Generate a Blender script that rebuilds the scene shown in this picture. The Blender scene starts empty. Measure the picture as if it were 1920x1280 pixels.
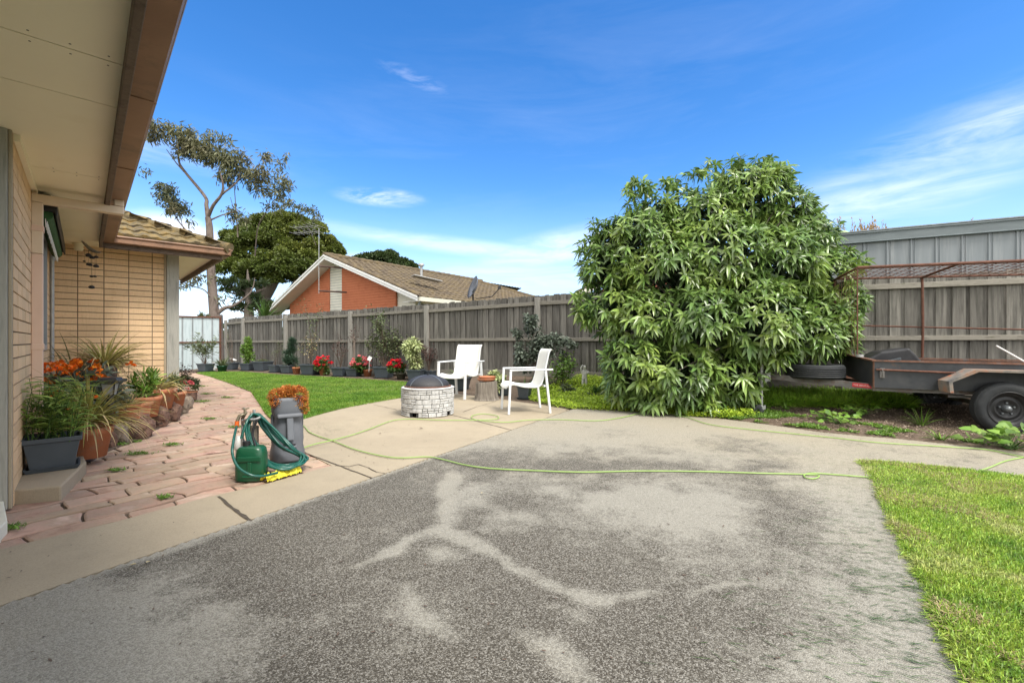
import bpy, bmesh, math, random
import numpy as np
from mathutils import Vector, Matrix, noise as mnoise
random.seed(7); rng = np.random.default_rng(7)
S = bpy.context.scene
R = math.radians
PI = math.pi
H0 = 1.05      # camera height
F = 853.0      # focal length in pixels of the 1920 px wide photograph

# ---------------------------------------------------------------- camera, sky, sun, exposure
cd = bpy.data.cameras.new('camera'); cam = bpy.data.objects.new('camera', cd)
S.collection.objects.link(cam); S.camera = cam
cam.location = (0, 0, H0); cam.rotation_euler = (R(90), 0, 0)
cd.sensor_width = 36; cd.lens = 36 * F / 1920; cd.clip_start = .05; cd.clip_end = 3000
S.view_settings.view_transform = 'Standard'; S.view_settings.look = 'None'
S.view_settings.gamma = 1; S.view_settings.exposure = 1.28
SUN_EL, SUN_AZ = 55, 140     # azimuth clockwise from +Y (behind the camera, to its right)
W = bpy.data.worlds.new('World'); S.world = W; W.use_nodes = True

class NT:
    def __init__(s, tree): s.t = tree; s.n = tree.nodes; s.l = tree.links
    def new(s, kind, **kw):
        n = s.n.new(kind)
        for k, v in kw.items():
            if k.startswith('i_'):
                key = k[2:]; key = int(key) if key.isdigit() else key
                n.inputs[key].default_value = v
            else: setattr(n, k, v)
        return n
    def link(s, a, b): s.l.new(a, b)
    def val(s, x, sock):
        if isinstance(x, (int, float)): sock.default_value = x
        elif isinstance(x, tuple): sock.default_value = x
        else: s.l.new(x, sock)
    def m(s, op, a, b=0.0, c=None):
        n = s.n.new('ShaderNodeMath'); n.operation = op
        s.val(a, n.inputs[0]); s.val(b, n.inputs[1])
        if c is not None: s.val(c, n.inputs[2])
        return n.outputs[0]
    def mix(s, f, a, b, mode='MIX'):
        n = s.n.new('ShaderNodeMix'); n.data_type = 'RGBA'; n.blend_type = mode
        s.val(f, n.inputs[0]); s.val(a, n.inputs[6]); s.val(b, n.inputs[7])
        return n.outputs[2]
    def noise(s, vec, scale, detail=4, rough=.55, dist=0):
        n = s.n.new('ShaderNodeTexNoise'); n.inputs['Scale'].default_value = scale
        n.inputs['Detail'].default_value = detail; n.inputs['Roughness'].default_value = rough
        n.inputs['Distortion'].default_value = dist
        if vec is not None: s.l.new(vec, n.inputs['Vector'])
        return n.outputs['Fac']
    def ramp(s, fac, stops):
        n = s.n.new('ShaderNodeValToRGB'); e = n.color_ramp.elements
        while len(e) < len(stops): e.new(.5)
        for el, (p, c) in zip(e, stops):
            el.position = p; el.color = (c, c, c, 1) if isinstance(c, (int, float)) else (*c[:3], 1)
        s.val(fac, n.inputs[0]); return n.outputs[0]
    def mapping(s, vec, scale=(1,1,1), rot=(0,0,0), loc=(0,0,0)):
        n = s.n.new('ShaderNodeMapping'); s.l.new(vec, n.inputs[0])
        n.inputs['Scale'].default_value = scale; n.inputs['Rotation'].default_value = rot
        n.inputs['Location'].default_value = loc; return n.outputs[0]

def build_world():
    t = NT(W.node_tree); t.n.clear()
    out = t.new('ShaderNodeOutputWorld'); bg = t.new('ShaderNodeBackground')
    t.link(bg.outputs[0], out.inputs[0])
    sky = t.new('ShaderNodeTexSky', sky_type='NISHITA', sun_disc=False)
    sky.sun_elevation = R(SUN_EL); sky.sun_rotation = R(SUN_AZ)
    sky.altitude = 50; sky.air_density = 1.0; sky.dust_density = .35; sky.ozone_density = 2.6
    tc = t.new('ShaderNodeTexCoord'); d = tc.outputs['Generated']
    sx = t.new('ShaderNodeSeparateXYZ'); t.link(d, sx.inputs[0])
    x, y, z = sx.outputs
    az = t.m('ARCTAN2', x, y)
    el = t.m('ARCTAN2', z, t.m('SQRT', t.m('ADD', t.m('MULTIPLY', x, x), t.m('MULTIPLY', y, y))))
    cb = t.new('ShaderNodeCombineXYZ'); t.link(az, cb.inputs[0]); t.link(el, cb.inputs[1])
    P = cb.outputs[0]
    def ae(px, py):
        a = math.atan((px - 960) / F); return a, math.atan((640 - py) / F * math.cos(a))
    def blob(px, py, rx, ry, tilt, stops, stretch, scale, dist=1.0, seed=0, det=8):
        a, e = ae(px, py)
        mp = t.new('ShaderNodeMapping', vector_type='TEXTURE'); t.link(P, mp.inputs[0])
        mp.inputs['Location'].default_value = (a, e, 0); mp.inputs['Rotation'].default_value = (0, 0, R(tilt))
        mp.inputs['Scale'].default_value = (rx / F * math.cos(a), ry / F * math.cos(a), 1)
        v = t.new('ShaderNodeVectorMath', operation='LENGTH'); t.link(mp.outputs[0], v.inputs[0])
        fall = t.new('ShaderNodeMapRange', interpolation_type='SMOOTHSTEP')
        t.link(v.outputs['Value'], fall.inputs[0]); fall.inputs[1].default_value = 0.15; fall.inputs[2].default_value = 1.0
        fall.inputs[3].default_value = 1; fall.inputs[4].default_value = 0
        mp2 = t.mapping(P, scale=stretch, rot=(0, 0, R(-tilt)), loc=(seed, seed * .7, seed))
        nz = t.noise(mp2, scale, det, .62, dist)
        nn = t.ramp(nz, stops)
        return t.m('MULTIPLY', fall.outputs[0], nn)
    soft = [(.36, 0.0), (.66, 1.0)]
    bl = [
        t.m('MULTIPLY', blob(1660, 345, 190, 30, 6, [(.4, 0), (.65, 1)], (1, 5, 1), 9, .5, 51), .4),
        t.m('MULTIPLY', blob(1790, 300, 430, 120, 14, [(.40, 0), (.72, 1)], (1, 6, 1), 4, .5, 3), .42),
        t.m('MULTIPLY', blob(1830, 250, 260, 48, 14, [(.3, 0), (.62, 1)], (1, 6, 1), 6, .4, 5), .4),
        t.m('MULTIPLY', blob(1640, 375, 330, 50, 4, [(.3, 0), (.7, 1)], (1, 6, 1), 5, .4, 8), .5),
        t.m('MULTIPLY', blob(715, 370, 100, 20, 0, [(.34, 0), (.56, 1)], (1, 3, 1), 11, .5, 2), .62),
        t.m('MULTIPLY', blob(1060, 462, 230, 42, 10, [(.25, 0), (.6, 1)], (1, 4, 1), 7, .8, 11), .5),
        t.m('MULTIPLY', blob(860, 462, 420, 22, -5.5, [(.25, 0), (.6, 1)], (1, 5, 1), 6, .5, 12), .38),
        t.m('MULTIPLY', blob(345, 440, 105, 42, -12, [(.3, 0), (.5, 1)], (1, 1.5, 1), 16, .4, 20), .95),
        t.m('MULTIPLY', blob(690, 495, 110, 25, 0, [(.3, 0), (.55, 1)], (1, 2, 1), 12, .4, 21), .8),
        t.m('MULTIPLY', blob(900, 520, 700, 40, 0, [(.3, 0), (.7, 1)], (1, 8, 1), 6, .7, 24), .3),
        t.m('MULTIPLY', blob(400, 580, 500, 30, 0, [(.35, 0), (.6, 1)], (1, 8, 1), 7, .5, 27), .5),
        t.m('MULTIPLY', blob(780, 150, 90, 22, -14, [(.45, 0), (.75, 1)], (1, 4, 1), 9, .4, 31), .28),
        t.m('MULTIPLY', blob(340, 290, 260, 40, 2, [(.35, 0), (.7, 1)], (1, 6, 1), 6, .3, 33), .25),
        t.m('MULTIPLY', blob(1000, 240, 1100, 260, 12, [(.45, 0), (.85, 1)], (1, 6, 1), 2.5, .4, 37), .06),
    ]
    acc = bl[0]
    for b in bl[1:]: acc = t.m('MAXIMUM', acc, b)
    # unseen broken white cloud added overhead and behind the camera for neutral fill light
    fill_cloud = t.m('MAXIMUM', t.ramp(el, [(.78, 0), (.95, 1)]), t.m('MULTIPLY', t.ramp(t.m('MULTIPLY', t.m('ABSOLUTE', az), .3), [(.36, 0), (.46, 1)]), t.ramp(el, [(0, .7), (.12, 1)])))
    fill_cloud = t.m('MULTIPLY', fill_cloud, t.ramp(t.noise(t.mapping(d, scale=(1, 1, 2)), 2.2, 6, .6, .3), [(.28, .35), (.5, 1)]))
    hs = t.new('ShaderNodeHueSaturation'); t.link(sky.outputs[0], hs.inputs['Color'])
    hs.inputs['Saturation'].default_value = 1.34; hs.inputs['Value'].default_value = 1.08; hs.inputs['Hue'].default_value = .506
    # thin bright veil low over the horizon
    low = t.new('ShaderNodeMapRange', interpolation_type='SMOOTHERSTEP'); t.link(el, low.inputs[0])
    low.inputs[1].default_value = 0.0; low.inputs[2].default_value = .36; low.inputs[3].default_value = .55; low.inputs[4].default_value = 0
    c1 = t.mix(low.outputs[0], hs.outputs[0], (4.1, 5.2, 7.7, 1))
    c2 = t.mix(acc, c1, (6.6, 6.7, 7.4, 1))
    c3 = t.mix(fill_cloud, c2, (9.2, 9.0, 8.6, 1))
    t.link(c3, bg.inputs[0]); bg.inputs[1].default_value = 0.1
build_world()
sl = bpy.data.lights.new('sun', 'SUN'); sun = bpy.data.objects.new('sun', sl); S.collection.objects.link(sun)
sl.energy = 1.8; sl.angle = R(18); sl.color = (1, .95, .87)
a = R(SUN_AZ); e = R(SUN_EL)
sd = Vector((math.sin(a) * math.cos(e), math.cos(a) * math.cos(e), math.sin(e)))
sun.rotation_euler = sd.to_track_quat('Z', 'Y').to_euler(); sun.location = (0, -5, 20)

# ---------------------------------------------------------------- helpers
def G(px, py, z=0.0):
    Z = F * (H0 - z) / (py - 640.0); return Vector(((px - 960) / F * Z, Z, z))
def Pt(px, py, Z): return Vector(((px - 960) / F * Z, Z, H0 + (640.0 - py) / F * Z))
def V(*a): return Vector(a)

class MB:
    def __init__(s): s.v = []; s.f = []; s.n = 0; s.smooth = []
    def add(s, verts, faces, smooth=False):
        verts = np.asarray(verts, dtype=np.float64).reshape(-1, 3)
        if isinstance(faces, np.ndarray): s.f.append((faces + s.n, smooth))
        else:
            by = {}
            for f in faces: by.setdefault(len(f), []).append(f)
            for k, fs in by.items(): s.f.append((np.array(fs, dtype=np.int64) + s.n, smooth))
        s.v.append(verts); s.n += len(verts); return s
    def box(s, c, size, rz=0.0, taper=1.0, tilt=None):
        hx, hy, hz = size[0] / 2, size[1] / 2, size[2] / 2
        pts = []
        for z, k in ((-hz, taper), (hz, 1.0)):
            for x, y in ((-hx, -hy), (hx, -hy), (hx, hy), (-hx, hy)): pts.append(Vector((x * k, y * k, z)))
        m = Matrix.Rotation(rz, 3, 'Z')
        if tilt is not None: m = m @ tilt
        pts = [m @ p + Vector(c) for p in pts]
        s.add(pts, [(0,3,2,1),(4,5,6,7),(0,1,5,4),(1,2,6,5),(2,3,7,6),(3,0,4,7)]); return s
    def obox(s, o, ax, ay, az):        # corner + three edge vectors
        o, ax, ay, az = map(Vector, (o, ax, ay, az))
        pts = [o, o+ax, o+ax+ay, o+ay, o+az, o+ax+az, o+ax+ay+az, o+ay+az]
        fs = [(0,3,2,1),(4,5,6,7),(0,1,5,4),(1,2,6,5),(2,3,7,6),(3,0,4,7)]
        if ax.cross(ay).dot(az) < 0: fs = [tuple(reversed(f)) for f in fs]
        s.add(pts, fs); return s
    def bar(s, p0, p1, w, h=None, up=(0,0,1)):
        h = w if h is None else h
        p0, p1 = Vector(p0), Vector(p1); d = (p1 - p0); up = Vector(up)
        if abs(d.normalized().dot(up)) > .98: up = Vector((0, 1, 0))
        sd_ = d.cross(up).normalized(); u = sd_.cross(d).normalized()
        s.obox(p0 - sd_ * w / 2 - u * h / 2, d, sd_ * w, u * h); return s
    def tube(s, pts, rad, n=8, cap=True, smooth=True):
        pts = [Vector(p) for p in pts]
        rad = [rad] * len(pts) if isinstance(rad, (int, float)) else rad
        vs = []; ref = None
        for i, p in enumerate(pts):
            d = (pts[min(i+1, len(pts)-1)] - pts[max(i-1, 0)])
            d = d.normalized() if d.length > 1e-9 else Vector((0, 0, 1))
            if ref is None: ref = Vector((0, 0, 1)) if abs(d.z) < .9 else Vector((1, 0, 0))
            a_ = d.cross(ref).normalized(); b_ = a_.cross(d).normalized(); ref = b_
            for k in range(n):
                t = 2 * PI * k / n; vs.append(p + (a_ * math.cos(t) + b_ * math.sin(t)) * rad[i])
        fs = [(i*n+k, i*n+(k+1) % n, (i+1)*n+(k+1) % n, (i+1)*n+k) for i in range(len(pts)-1) for k in range(n)]
        s.add(vs, fs, smooth)
        if cap:
            s.add(vs[:n], [tuple(range(n))]); s.add(vs[-n:], [tuple(reversed(range(n)))])
        return s
    def lathe(s, prof, c=(0,0,0), n=24, smooth=True, jit=0.0, m=None):
        vs = []; c = Vector(c)
        for r, z in prof:
            for k in range(n):
                t = 2 * PI * k / n; rr = r * (1 + jit * math.sin(3*t+1) + jit * .6 * math.sin(5*t))
                q = Vector((rr * math.cos(t), rr * math.sin(t), z))
                vs.append(c + (m @ q if m else q))
        fs = [(i*n+k, i*n+(k+1) % n, (i+1)*n+(k+1) % n, (i+1)*n+k) for i in range(len(prof)-1) for k in range(n)]
        s.add(vs, fs, smooth); return s
    def extrude(s, prof, p0, p1, out, up=(0,0,1), closed=True):   # prof [(out, up)] swept p0 -> p1
        p0, p1, out, up = map(Vector, (p0, p1, out, up)); n = len(prof)
        vs = [p0 + out*a_ + up*b_ for a_, b_ in prof] + [p1 + out*a_ + up*b_ for a_, b_ in prof]
        m_ = n if closed else n - 1
        fs = [(k, (k+1) % n, n+(k+1) % n, n+k) for k in range(m_)]
        if closed: fs += [tuple(reversed(range(n))), tuple(range(n, 2*n))]
        s.add(vs, fs); return s
    def prism(s, poly, z0, z1):
        n = len(poly); vs = [(p[0], p[1], z0) for p in poly] + [(p[0], p[1], z1) for p in poly]
        fs = [tuple(reversed(range(n))), tuple(range(n, 2*n))] + [(k, (k+1) % n, n+(k+1) % n, n+k) for k in range(n)]
        s.add(vs, fs); return s
    def leaves(s, pos, d, nrm, L, w, droop=.2, fold=0.0, smooth=False):
        pos = np.asarray(pos, float); d = np.asarray(d, float); nrm = np.asarray(nrm, float); N = len(pos)
        if N == 0: return s
        d = d / (np.linalg.norm(d, axis=1, keepdims=True) + 1e-9)
        side = np.cross(d, nrm); side /= (np.linalg.norm(side, axis=1, keepdims=True) + 1e-9)
        up = np.cross(side, d)
        L = np.broadcast_to(np.asarray(L, float), (N,))[:, None]; w = np.broadcast_to(np.asarray(w, float), (N,))[:, None]
        dr = np.broadcast_to(np.asarray(droop, float), (N,))[:, None]
        st = [(0, .18), (.35, 1.0), (.72, .72), (1.0, 0)]
        cols = []
        for t, ww in st:
            c = pos + d * L * t; c = c.copy(); c[:, 2:3] -= dr * L * t * t
            if ww == 0: cols.append(c); continue
            if fold:
                cols += [c - side * w * ww / 2 + up * w * ww * fold, c, c + side * w * ww / 2 + up * w * ww * fold]
            else: cols += [c - side * w * ww / 2, c + side * w * ww / 2]
        k = len(cols); vs = np.stack(cols, axis=1).reshape(-1, 3); base = (np.arange(N) * k)[:, None]
        if fold:
            q = np.array([[0,1,4,3],[1,2,5,4],[3,4,7,6],[4,5,8,7]]); tr = np.array([[6,7,9],[7,8,9]])
        else:
            q = np.array([[0,1,3,2],[2,3,5,4]]); tr = np.array([[4,5,6]])
        n0 = s.n; s.v.append(vs); s.n += len(vs)
        s.f.append(((base[:, :, None] + q[None]).reshape(-1, 4) + n0, smooth))
        s.f.append(((base[:, :, None] + tr[None]).reshape(-1, 3) + n0, smooth)); return s
    def mesh(s, name, origin=(0,0,0)):
        me = bpy.data.meshes.new(name)
        vs = np.concatenate(s.v) - np.array(origin)[None]
        me.vertices.add(len(vs)); me.vertices.foreach_set('co', vs.astype(np.float32).ravel())
        loops = np.concatenate([f.ravel() for f, _ in s.f]); tot = np.concatenate([np.full(len(f), f.shape[1]) for f, _ in s.f])
        sm = np.concatenate([np.full(len(f), b) for f, b in s.f])
        me.loops.add(len(loops)); me.loops.foreach_set('vertex_index', loops.astype(np.int32))
        st = np.concatenate([[0], np.cumsum(tot)[:-1]])
        me.polygons.add(len(tot)); me.polygons.foreach_set('loop_start', st.astype(np.int32))
        me.polygons.foreach_set('loop_total', tot.astype(np.int32))
        me.polygons.foreach_set('use_smooth', sm.astype(bool))
        me.update(calc_edges=True); me.validate(); return me
    def build(s, name, mat, parent=None, loc=None, bevel=0, seg=2, sub=0):
        if parent is not None:
            org = wloc(parent); o = bpy.data.objects.new(name, s.mesh(name, org)); o.parent = parent
        else:
            org = Vector(loc) if loc is not None else Vector((0, 0, 0))
            o = bpy.data.objects.new(name, s.mesh(name, org)); o.location = org
        S.collection.objects.link(o)
        if mat is not None: o.data.materials.append(mat)
        if bevel:
            b = o.modifiers.new('bevel', 'BEVEL'); b.width = bevel; b.segments = seg; b.limit_method = 'ANGLE'; b.angle_limit = R(40)
        if sub:
            b = o.modifiers.new('sub', 'SUBSURF'); b.levels = b.render_levels = sub
        return o
def wloc(o):
    l = Vector((0, 0, 0))
    while o is not None: l += o.location; o = o.parent
    return l
def tag(o, label=None, cat=None, group=None, kind=None):
    if label: o['label'] = label
    if cat: o['category'] = cat
    if group: o['group'] = group
    if kind: o['kind'] = kind
    return o
def thing(name, label, cat, loc, group=None):
    o = bpy.data.objects.new(name, None); S.collection.objects.link(o); o.location = loc; o.empty_display_size = .1
    return tag(o, label, cat, group)
def copy_tree(o, parent=None):
    c = o.copy(); S.collection.objects.link(c); c.parent = parent
    for ch in o.children: copy_tree(ch, c)
    return c
def smoothpath(pts, k=6, closed=False):
    pts = [Vector(p) for p in pts]; out = []; n = len(pts)
    rngi = range(n) if closed else range(n - 1)
    for i in rngi:
        if closed: p0, p1, p2, p3 = pts[(i-1) % n], pts[i], pts[(i+1) % n], pts[(i+2) % n]
        else: p0, p1, p2, p3 = pts[max(i-1, 0)], pts[i], pts[i+1], pts[min(i+2, n-1)]
        for j in range(k):
            t = j / k
            out.append(.5 * ((2*p1) + (p2-p0)*t + (2*p0-5*p1+4*p2-p3)*t*t + (3*p1-p0-3*p2+p3)*t**3))
    out.append(pts[0].copy() if closed else pts[-1].copy()); return out

# ---------------------------------------------------------------- materials
MATS = {}
def mat(name, cols, scale=6, rough=.8, bump=.15, bscale=60, island=0.0, metal=0.0, stretch=(1,1,1), transl=0.0,
        spec=.4, dirt=None, dirt_scale=3, dirt_at=(.5, .7), detail=5, hue=0.0, coat=0):
    m_ = bpy.data.materials.new(name); m_.use_nodes = True; t = NT(m_.node_tree)
    b = t.n['Principled BSDF']; out = t.n['Material Output']
    tc = t.new('ShaderNodeTexCoord'); co = tc.outputs['Object']
    mp = t.mapping(co, scale=stretch)
    nz = t.noise(mp, scale, detail, .6, .2)
    n = len(cols)
    stops = [(.3 + .4 * i / max(1, n-1), c) for i, c in enumerate(cols)]
    col = t.ramp(nz, stops)
    if dirt:
        dn = t.noise(t.mapping(co, scale=stretch, loc=(5, 3, 1)), dirt_scale, 6, .65)
        col = t.mix(t.ramp(dn, [(dirt_at[0], 0), (dirt_at[1], 1)]), col, (*dirt, 1))
    if island:
        g = t.new('ShaderNodeNewGeometry'); r_ = g.outputs['Random Per Island']
        hs = t.new('ShaderNodeHueSaturation'); t.link(col, hs.inputs['Color'])
        t.link(t.m('MULTIPLY_ADD', r_, 2*island, 1-island), hs.inputs['Value'])
        if hue:
            fr = t.m('FRACT', t.m('MULTIPLY', r_, 37.7)); t.link(t.m('MULTIPLY_ADD', fr, 2*hue, .5-hue), hs.inputs['Hue'])
        col = hs.outputs[0]
    t.link(col, b.inputs['Base Color']); b.inputs['Roughness'].default_value = rough
    b.inputs['Metallic'].default_value = metal; b.inputs['Specular IOR Level'].default_value = spec
    if coat: b.inputs['Coat Weight'].default_value = coat
    if bump:
        bn = t.noise(mp, bscale, 4, .6); bp = t.new('ShaderNodeBump'); bp.inputs['Strength'].default_value = bump
        bp.inputs['Distance'].default_value = .01; t.link(bn, bp.inputs['Height']); t.link(bp.outputs[0], b.inputs['Normal'])
    if transl:
        tr = t.new('ShaderNodeBsdfTranslucent'); t.link(col, tr.inputs[0]); mx = t.new('ShaderNodeMixShader')
        mx.inputs[0].default_value = transl; t.link(b.outputs[0], mx.inputs[1]); t.link(tr.outputs[0], mx.inputs[2])
        t.link(mx.outputs[0], out.inputs[0])
    MATS[name] = m_; return m_
def leafm(name, cols, island=.45, rough=.5, transl=.22, hue=.012, spec=.45, scale=3):
    return mat(name, cols, scale=scale, rough=rough, bump=0, island=island, transl=transl, hue=hue, spec=spec)

m_brick = mat('tan_brick', [(.64,.445,.26), (.72,.51,.31), (.67,.475,.285)], scale=9, rough=.85, bump=.5, bscale=140, stretch=(6,6,.6), island=.10, dirt=(.50,.35,.21), dirt_scale=2, dirt_at=(.62,.85))
m_mortar = mat('mortar', [(.15,.115,.08), (.22,.17,.12)], scale=30, rough=.95)
m_soffit = mat('soffit_paint', [(.85,.775,.58), (.88,.81,.63)], scale=1.2, rough=.6, bump=.05, bscale=20, dirt=(.78,.69,.49), dirt_scale=2.2, dirt_at=(.58,.85))
m_postgrey = mat('weathered_post', [(.24,.24,.215), (.36,.35,.31), (.29,.29,.26)], scale=5, stretch=(6,6,.5), rough=.9, bump=.5)
m_fascia = mat('brown_fascia', [(.07,.05,.04), (.14,.10,.075), (.10,.075,.06)], scale=4, stretch=(3,3,3), rough=.75, dirt=(.24,.21,.18), dirt_scale=9, dirt_at=(.62,.75))
m_gutter = mat('brown_gutter', [(.20,.105,.06), (.27,.15,.09)], scale=3, rough=.42, bump=.05, dirt=(.13,.075,.045), dirt_scale=4)
m_downp = mat('beige_pipe', [(.62,.50,.36), (.66,.54,.42)], scale=3, rough=.5, bump=.04, dirt=(.42,.33,.27), dirt_scale=14, dirt_at=(.68,.74))
m_downpink = mat('pink_pipe', [(.62,.44,.34), (.67,.49,.39)], scale=3, rough=.5, bump=.04, dirt=(.35,.27,.24), dirt_scale=17, dirt_at=(.68,.74))
m_white = mat('white_paint', [(.72,.72,.70), (.80,.80,.78)], scale=3, rough=.45, bump=.05)
m_cream = mat('cream_boards', [(.62,.60,.50), (.70,.68,.58)], scale=3, rough=.6, bump=.05)
m_black = mat('black_plastic', [(.012,.012,.014), (.03,.03,.033)], scale=5, rough=.45, bump=.1)
m_grey = mat('grey_frame', [(.25,.27,.28), (.32,.34,.35)], scale=5, rough=.4)
m_glass = mat('dark_glass', [(.03,.04,.045), (.05,.06,.065)], scale=2, rough=.08, bump=0, spec=.8)
m_greencanvas = mat('green_canvas', [(.02,.07,.025), (.04,.12,.04)], scale=5, rough=.8)
m_lichen_tile = mat('lichen_tile', [(.075,.062,.045), (.15,.115,.055), (.26,.17,.055)], scale=7, rough=.95, bump=.8, bscale=45, dirt=(.07,.055,.045), dirt_scale=9, dirt_at=(.55,.7), island=.12)
m_tile = mat('brown_tile', [(.082,.062,.043), (.125,.095,.058), (.16,.12,.058)], scale=2.5, rough=.95, bump=.6, bscale=30, dirt=(.06,.05,.04), dirt_scale=5, dirt_at=(.5,.75))
m_orange = mat('orange_brick', [(.42,.13,.06), (.50,.17,.08), (.45,.145,.07)], scale=3, rough=.85, bump=.2)
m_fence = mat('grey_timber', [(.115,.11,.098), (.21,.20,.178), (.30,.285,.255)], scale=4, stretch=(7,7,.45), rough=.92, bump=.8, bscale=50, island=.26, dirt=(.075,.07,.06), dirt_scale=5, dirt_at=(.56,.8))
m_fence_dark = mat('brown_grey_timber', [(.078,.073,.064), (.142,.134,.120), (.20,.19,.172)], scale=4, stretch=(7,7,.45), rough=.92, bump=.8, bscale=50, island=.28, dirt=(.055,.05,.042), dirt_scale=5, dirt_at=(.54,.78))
m_rail_dark = mat('brown_grey_rail', [(.12,.11,.092), (.22,.205,.175), (.17,.158,.135)], scale=5, stretch=(1,1,5), rough=.92, bump=.7, bscale=40, dirt=(.09,.10,.06), dirt_scale=4, dirt_at=(.6,.8))
m_fencerail = mat('grey_rail', [(.20,.185,.155), (.34,.315,.27), (.26,.245,.205)], scale=5, stretch=(1,1,5), rough=.92, bump=.7, bscale=40, dirt=(.12,.135,.07), dirt_scale=4, dirt_at=(.6,.8))
m_fencepost = mat('grey_fence_post', [(.16,.15,.135), (.27,.26,.235), (.21,.20,.18)], scale=5, stretch=(6,6,.5), rough=.92, bump=.6)
m_zinc = mat('zinc_sheet', [(.36,.43,.46), (.46,.53,.555), (.40,.47,.50)], scale=3, stretch=(5,5,.5), rough=.45, bump=.05, metal=.15)
m_zincrib = mat('zinc_rib', [(.17,.19,.20), (.26,.28,.29)], scale=3, rough=.5)
m_rust = mat('rust', [(.075,.035,.024), (.12,.052,.034), (.16,.075,.05)], scale=14, rough=.85, bump=.3)
m_shed = mat('grey_shed_steel', [(.21,.235,.25), (.26,.285,.30)], scale=3, stretch=(4,4,.3), rough=.55, bump=.04, dirt=(.30,.32,.33), dirt_scale=3)
m_shedtrim = mat('shed_trim', [(.13,.155,.165), (.18,.21,.22)], scale=4, stretch=(.6,.6,3), rough=.5)
m_concrete = None
m_soil = mat('soil', [(.06,.042,.028), (.12,.085,.06), (.17,.13,.095)], scale=22, rough=1, bump=1.0, bscale=90, dirt=(.30,.25,.20), dirt_scale=60, dirt_at=(.62,.7))
m_pot = mat('grey_plastic_pot', [(.048,.062,.076), (.068,.083,.10)], scale=3, rough=.48, bump=.04, dirt=(.11,.12,.13), dirt_scale=4, dirt_at=(.6,.9))
m_pot2 = mat('dark_grey_plastic_pot', [(.034,.044,.052), (.05,.062,.07)], scale=3, rough=.5, bump=.04, dirt=(.12,.13,.13), dirt_scale=5, dirt_at=(.6,.9))
m_terra = mat('terracotta', [(.36,.13,.06), (.46,.18,.09)], scale=5, rough=.85, bump=.15, dirt=(.30,.20,.14), dirt_scale=8)
m_purplepot = mat('mauve_pot', [(.20,.14,.145), (.28,.21,.21)], scale=9, rough=.8, bump=.2)
m_greenpot = mat('green_pot', [(.01,.06,.03), (.015,.085,.04)], scale=4, rough=.4)
m_brownpot = mat('olive_pot', [(.06,.06,.045), (.09,.085,.06)], scale=4, rough=.6)
m_rock = mat('scoria_rock', [(.07,.045,.035), (.16,.09,.065), (.24,.15,.11)], scale=7, rough=.97, bump=1.0, bscale=45, dirt=(.045,.03,.025), dirt_scale=28, dirt_at=(.55,.65), island=.2)
m_rock2 = mat('grey_brown_rock', [(.14,.12,.10), (.25,.20,.155), (.20,.15,.11)], scale=7, rough=.97, bump=1.0, bscale=40, dirt=(.06,.05,.04), dirt_scale=20, dirt_at=(.58,.68), island=.2)
m_moai = mat('slate_grey_planter', [(.10,.11,.125), (.14,.15,.17)], scale=4, rough=.55, bump=.1, dirt=(.22,.23,.24), dirt_scale=12, dirt_at=(.66,.8))
m_hose = mat('dark_green_hose', [(.003,.062,.048), (.006,.095,.07)], scale=5, rough=.3, bump=0, spec=.6)
m_hose2 = mat('lime_hose', [(.24,.38,.09), (.32,.47,.14)], scale=5, rough=.4, bump=0)
m_jug = mat('green_jug', [(.004,.055,.024), (.006,.08,.035)], scale=4, rough=.3, bump=.03, spec=.5)
m_yellow = mat('yellow_cloth', [(.62,.52,.02), (.75,.66,.05)], scale=12, rough=.7, bump=.5)
m_orangep = mat('orange_plastic', [(.75,.13,.02), (.8,.16,.03)], scale=5, rough=.4)
m_steel = mat('dull_steel', [(.25,.25,.25), (.38,.38,.38)], scale=9, rough=.4, metal=.7)
m_brass = mat('old_brass', [(.22,.19,.13), (.32,.28,.2)], scale=9, rough=.45, metal=.6)
m_oldwood = mat('old_wood', [(.10,.085,.07), (.20,.17,.14), (.27,.24,.20)], scale=6, stretch=(6,6,.5), rough=.95, bump=1, bscale=30)
m_stump = mat('stump_bark', [(.10,.085,.07), (.21,.185,.155), (.29,.26,.22)], scale=5, stretch=(5,5,.5), rough=.95, bump=1, bscale=26)
m_sling = mat('white_sling', [(.70,.69,.62), (.76,.75,.69)], scale=300, rough=.8, bump=.15, bscale=400)
m_chair = mat('white_metal', [(.72,.75,.77), (.78,.80,.82)], scale=3, rough=.3, bump=0)
m_mesh = mat('black_mesh', [(.02,.02,.022), (.045,.045,.05)], scale=200, rough=.5, bump=.3, bscale=500)
m_steelstrip = mat('grey_strip', [(.13,.145,.155), (.18,.195,.205)], scale=9, rough=.4, metal=.4)
m_armdark = mat('dark_arm', [(.05,.03,.025), (.09,.05,.04)], rough=.8)
m_trailer = mat('trailer_black_paint', [(.020,.023,.027), (.038,.041,.046), (.06,.06,.062)], scale=4, rough=.5, bump=.1, dirt=(.10,.055,.035), dirt_scale=5, dirt_at=(.62,.76))
m_trailrust = mat('rusty_edge', [(.07,.05,.042), (.17,.08,.05), (.12,.105,.10)], scale=9, rough=.8, bump=.3)
m_guard = mat('worn_mudguard', [(.10,.10,.10), (.22,.19,.16), (.32,.15,.08)], scale=6, rough=.7, bump=.15, dirt=(.42,.12,.05), dirt_scale=8, dirt_at=(.58,.68))
m_drawbar = mat('grey_drawbar', [(.11,.105,.10), (.18,.17,.16)], scale=7, rough=.7, bump=.2, dirt=(.12,.07,.05), dirt_scale=12)
m_galv = mat('galvanised', [(.30,.31,.31), (.42,.42,.41)], scale=12, rough=.5, metal=.4)
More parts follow.
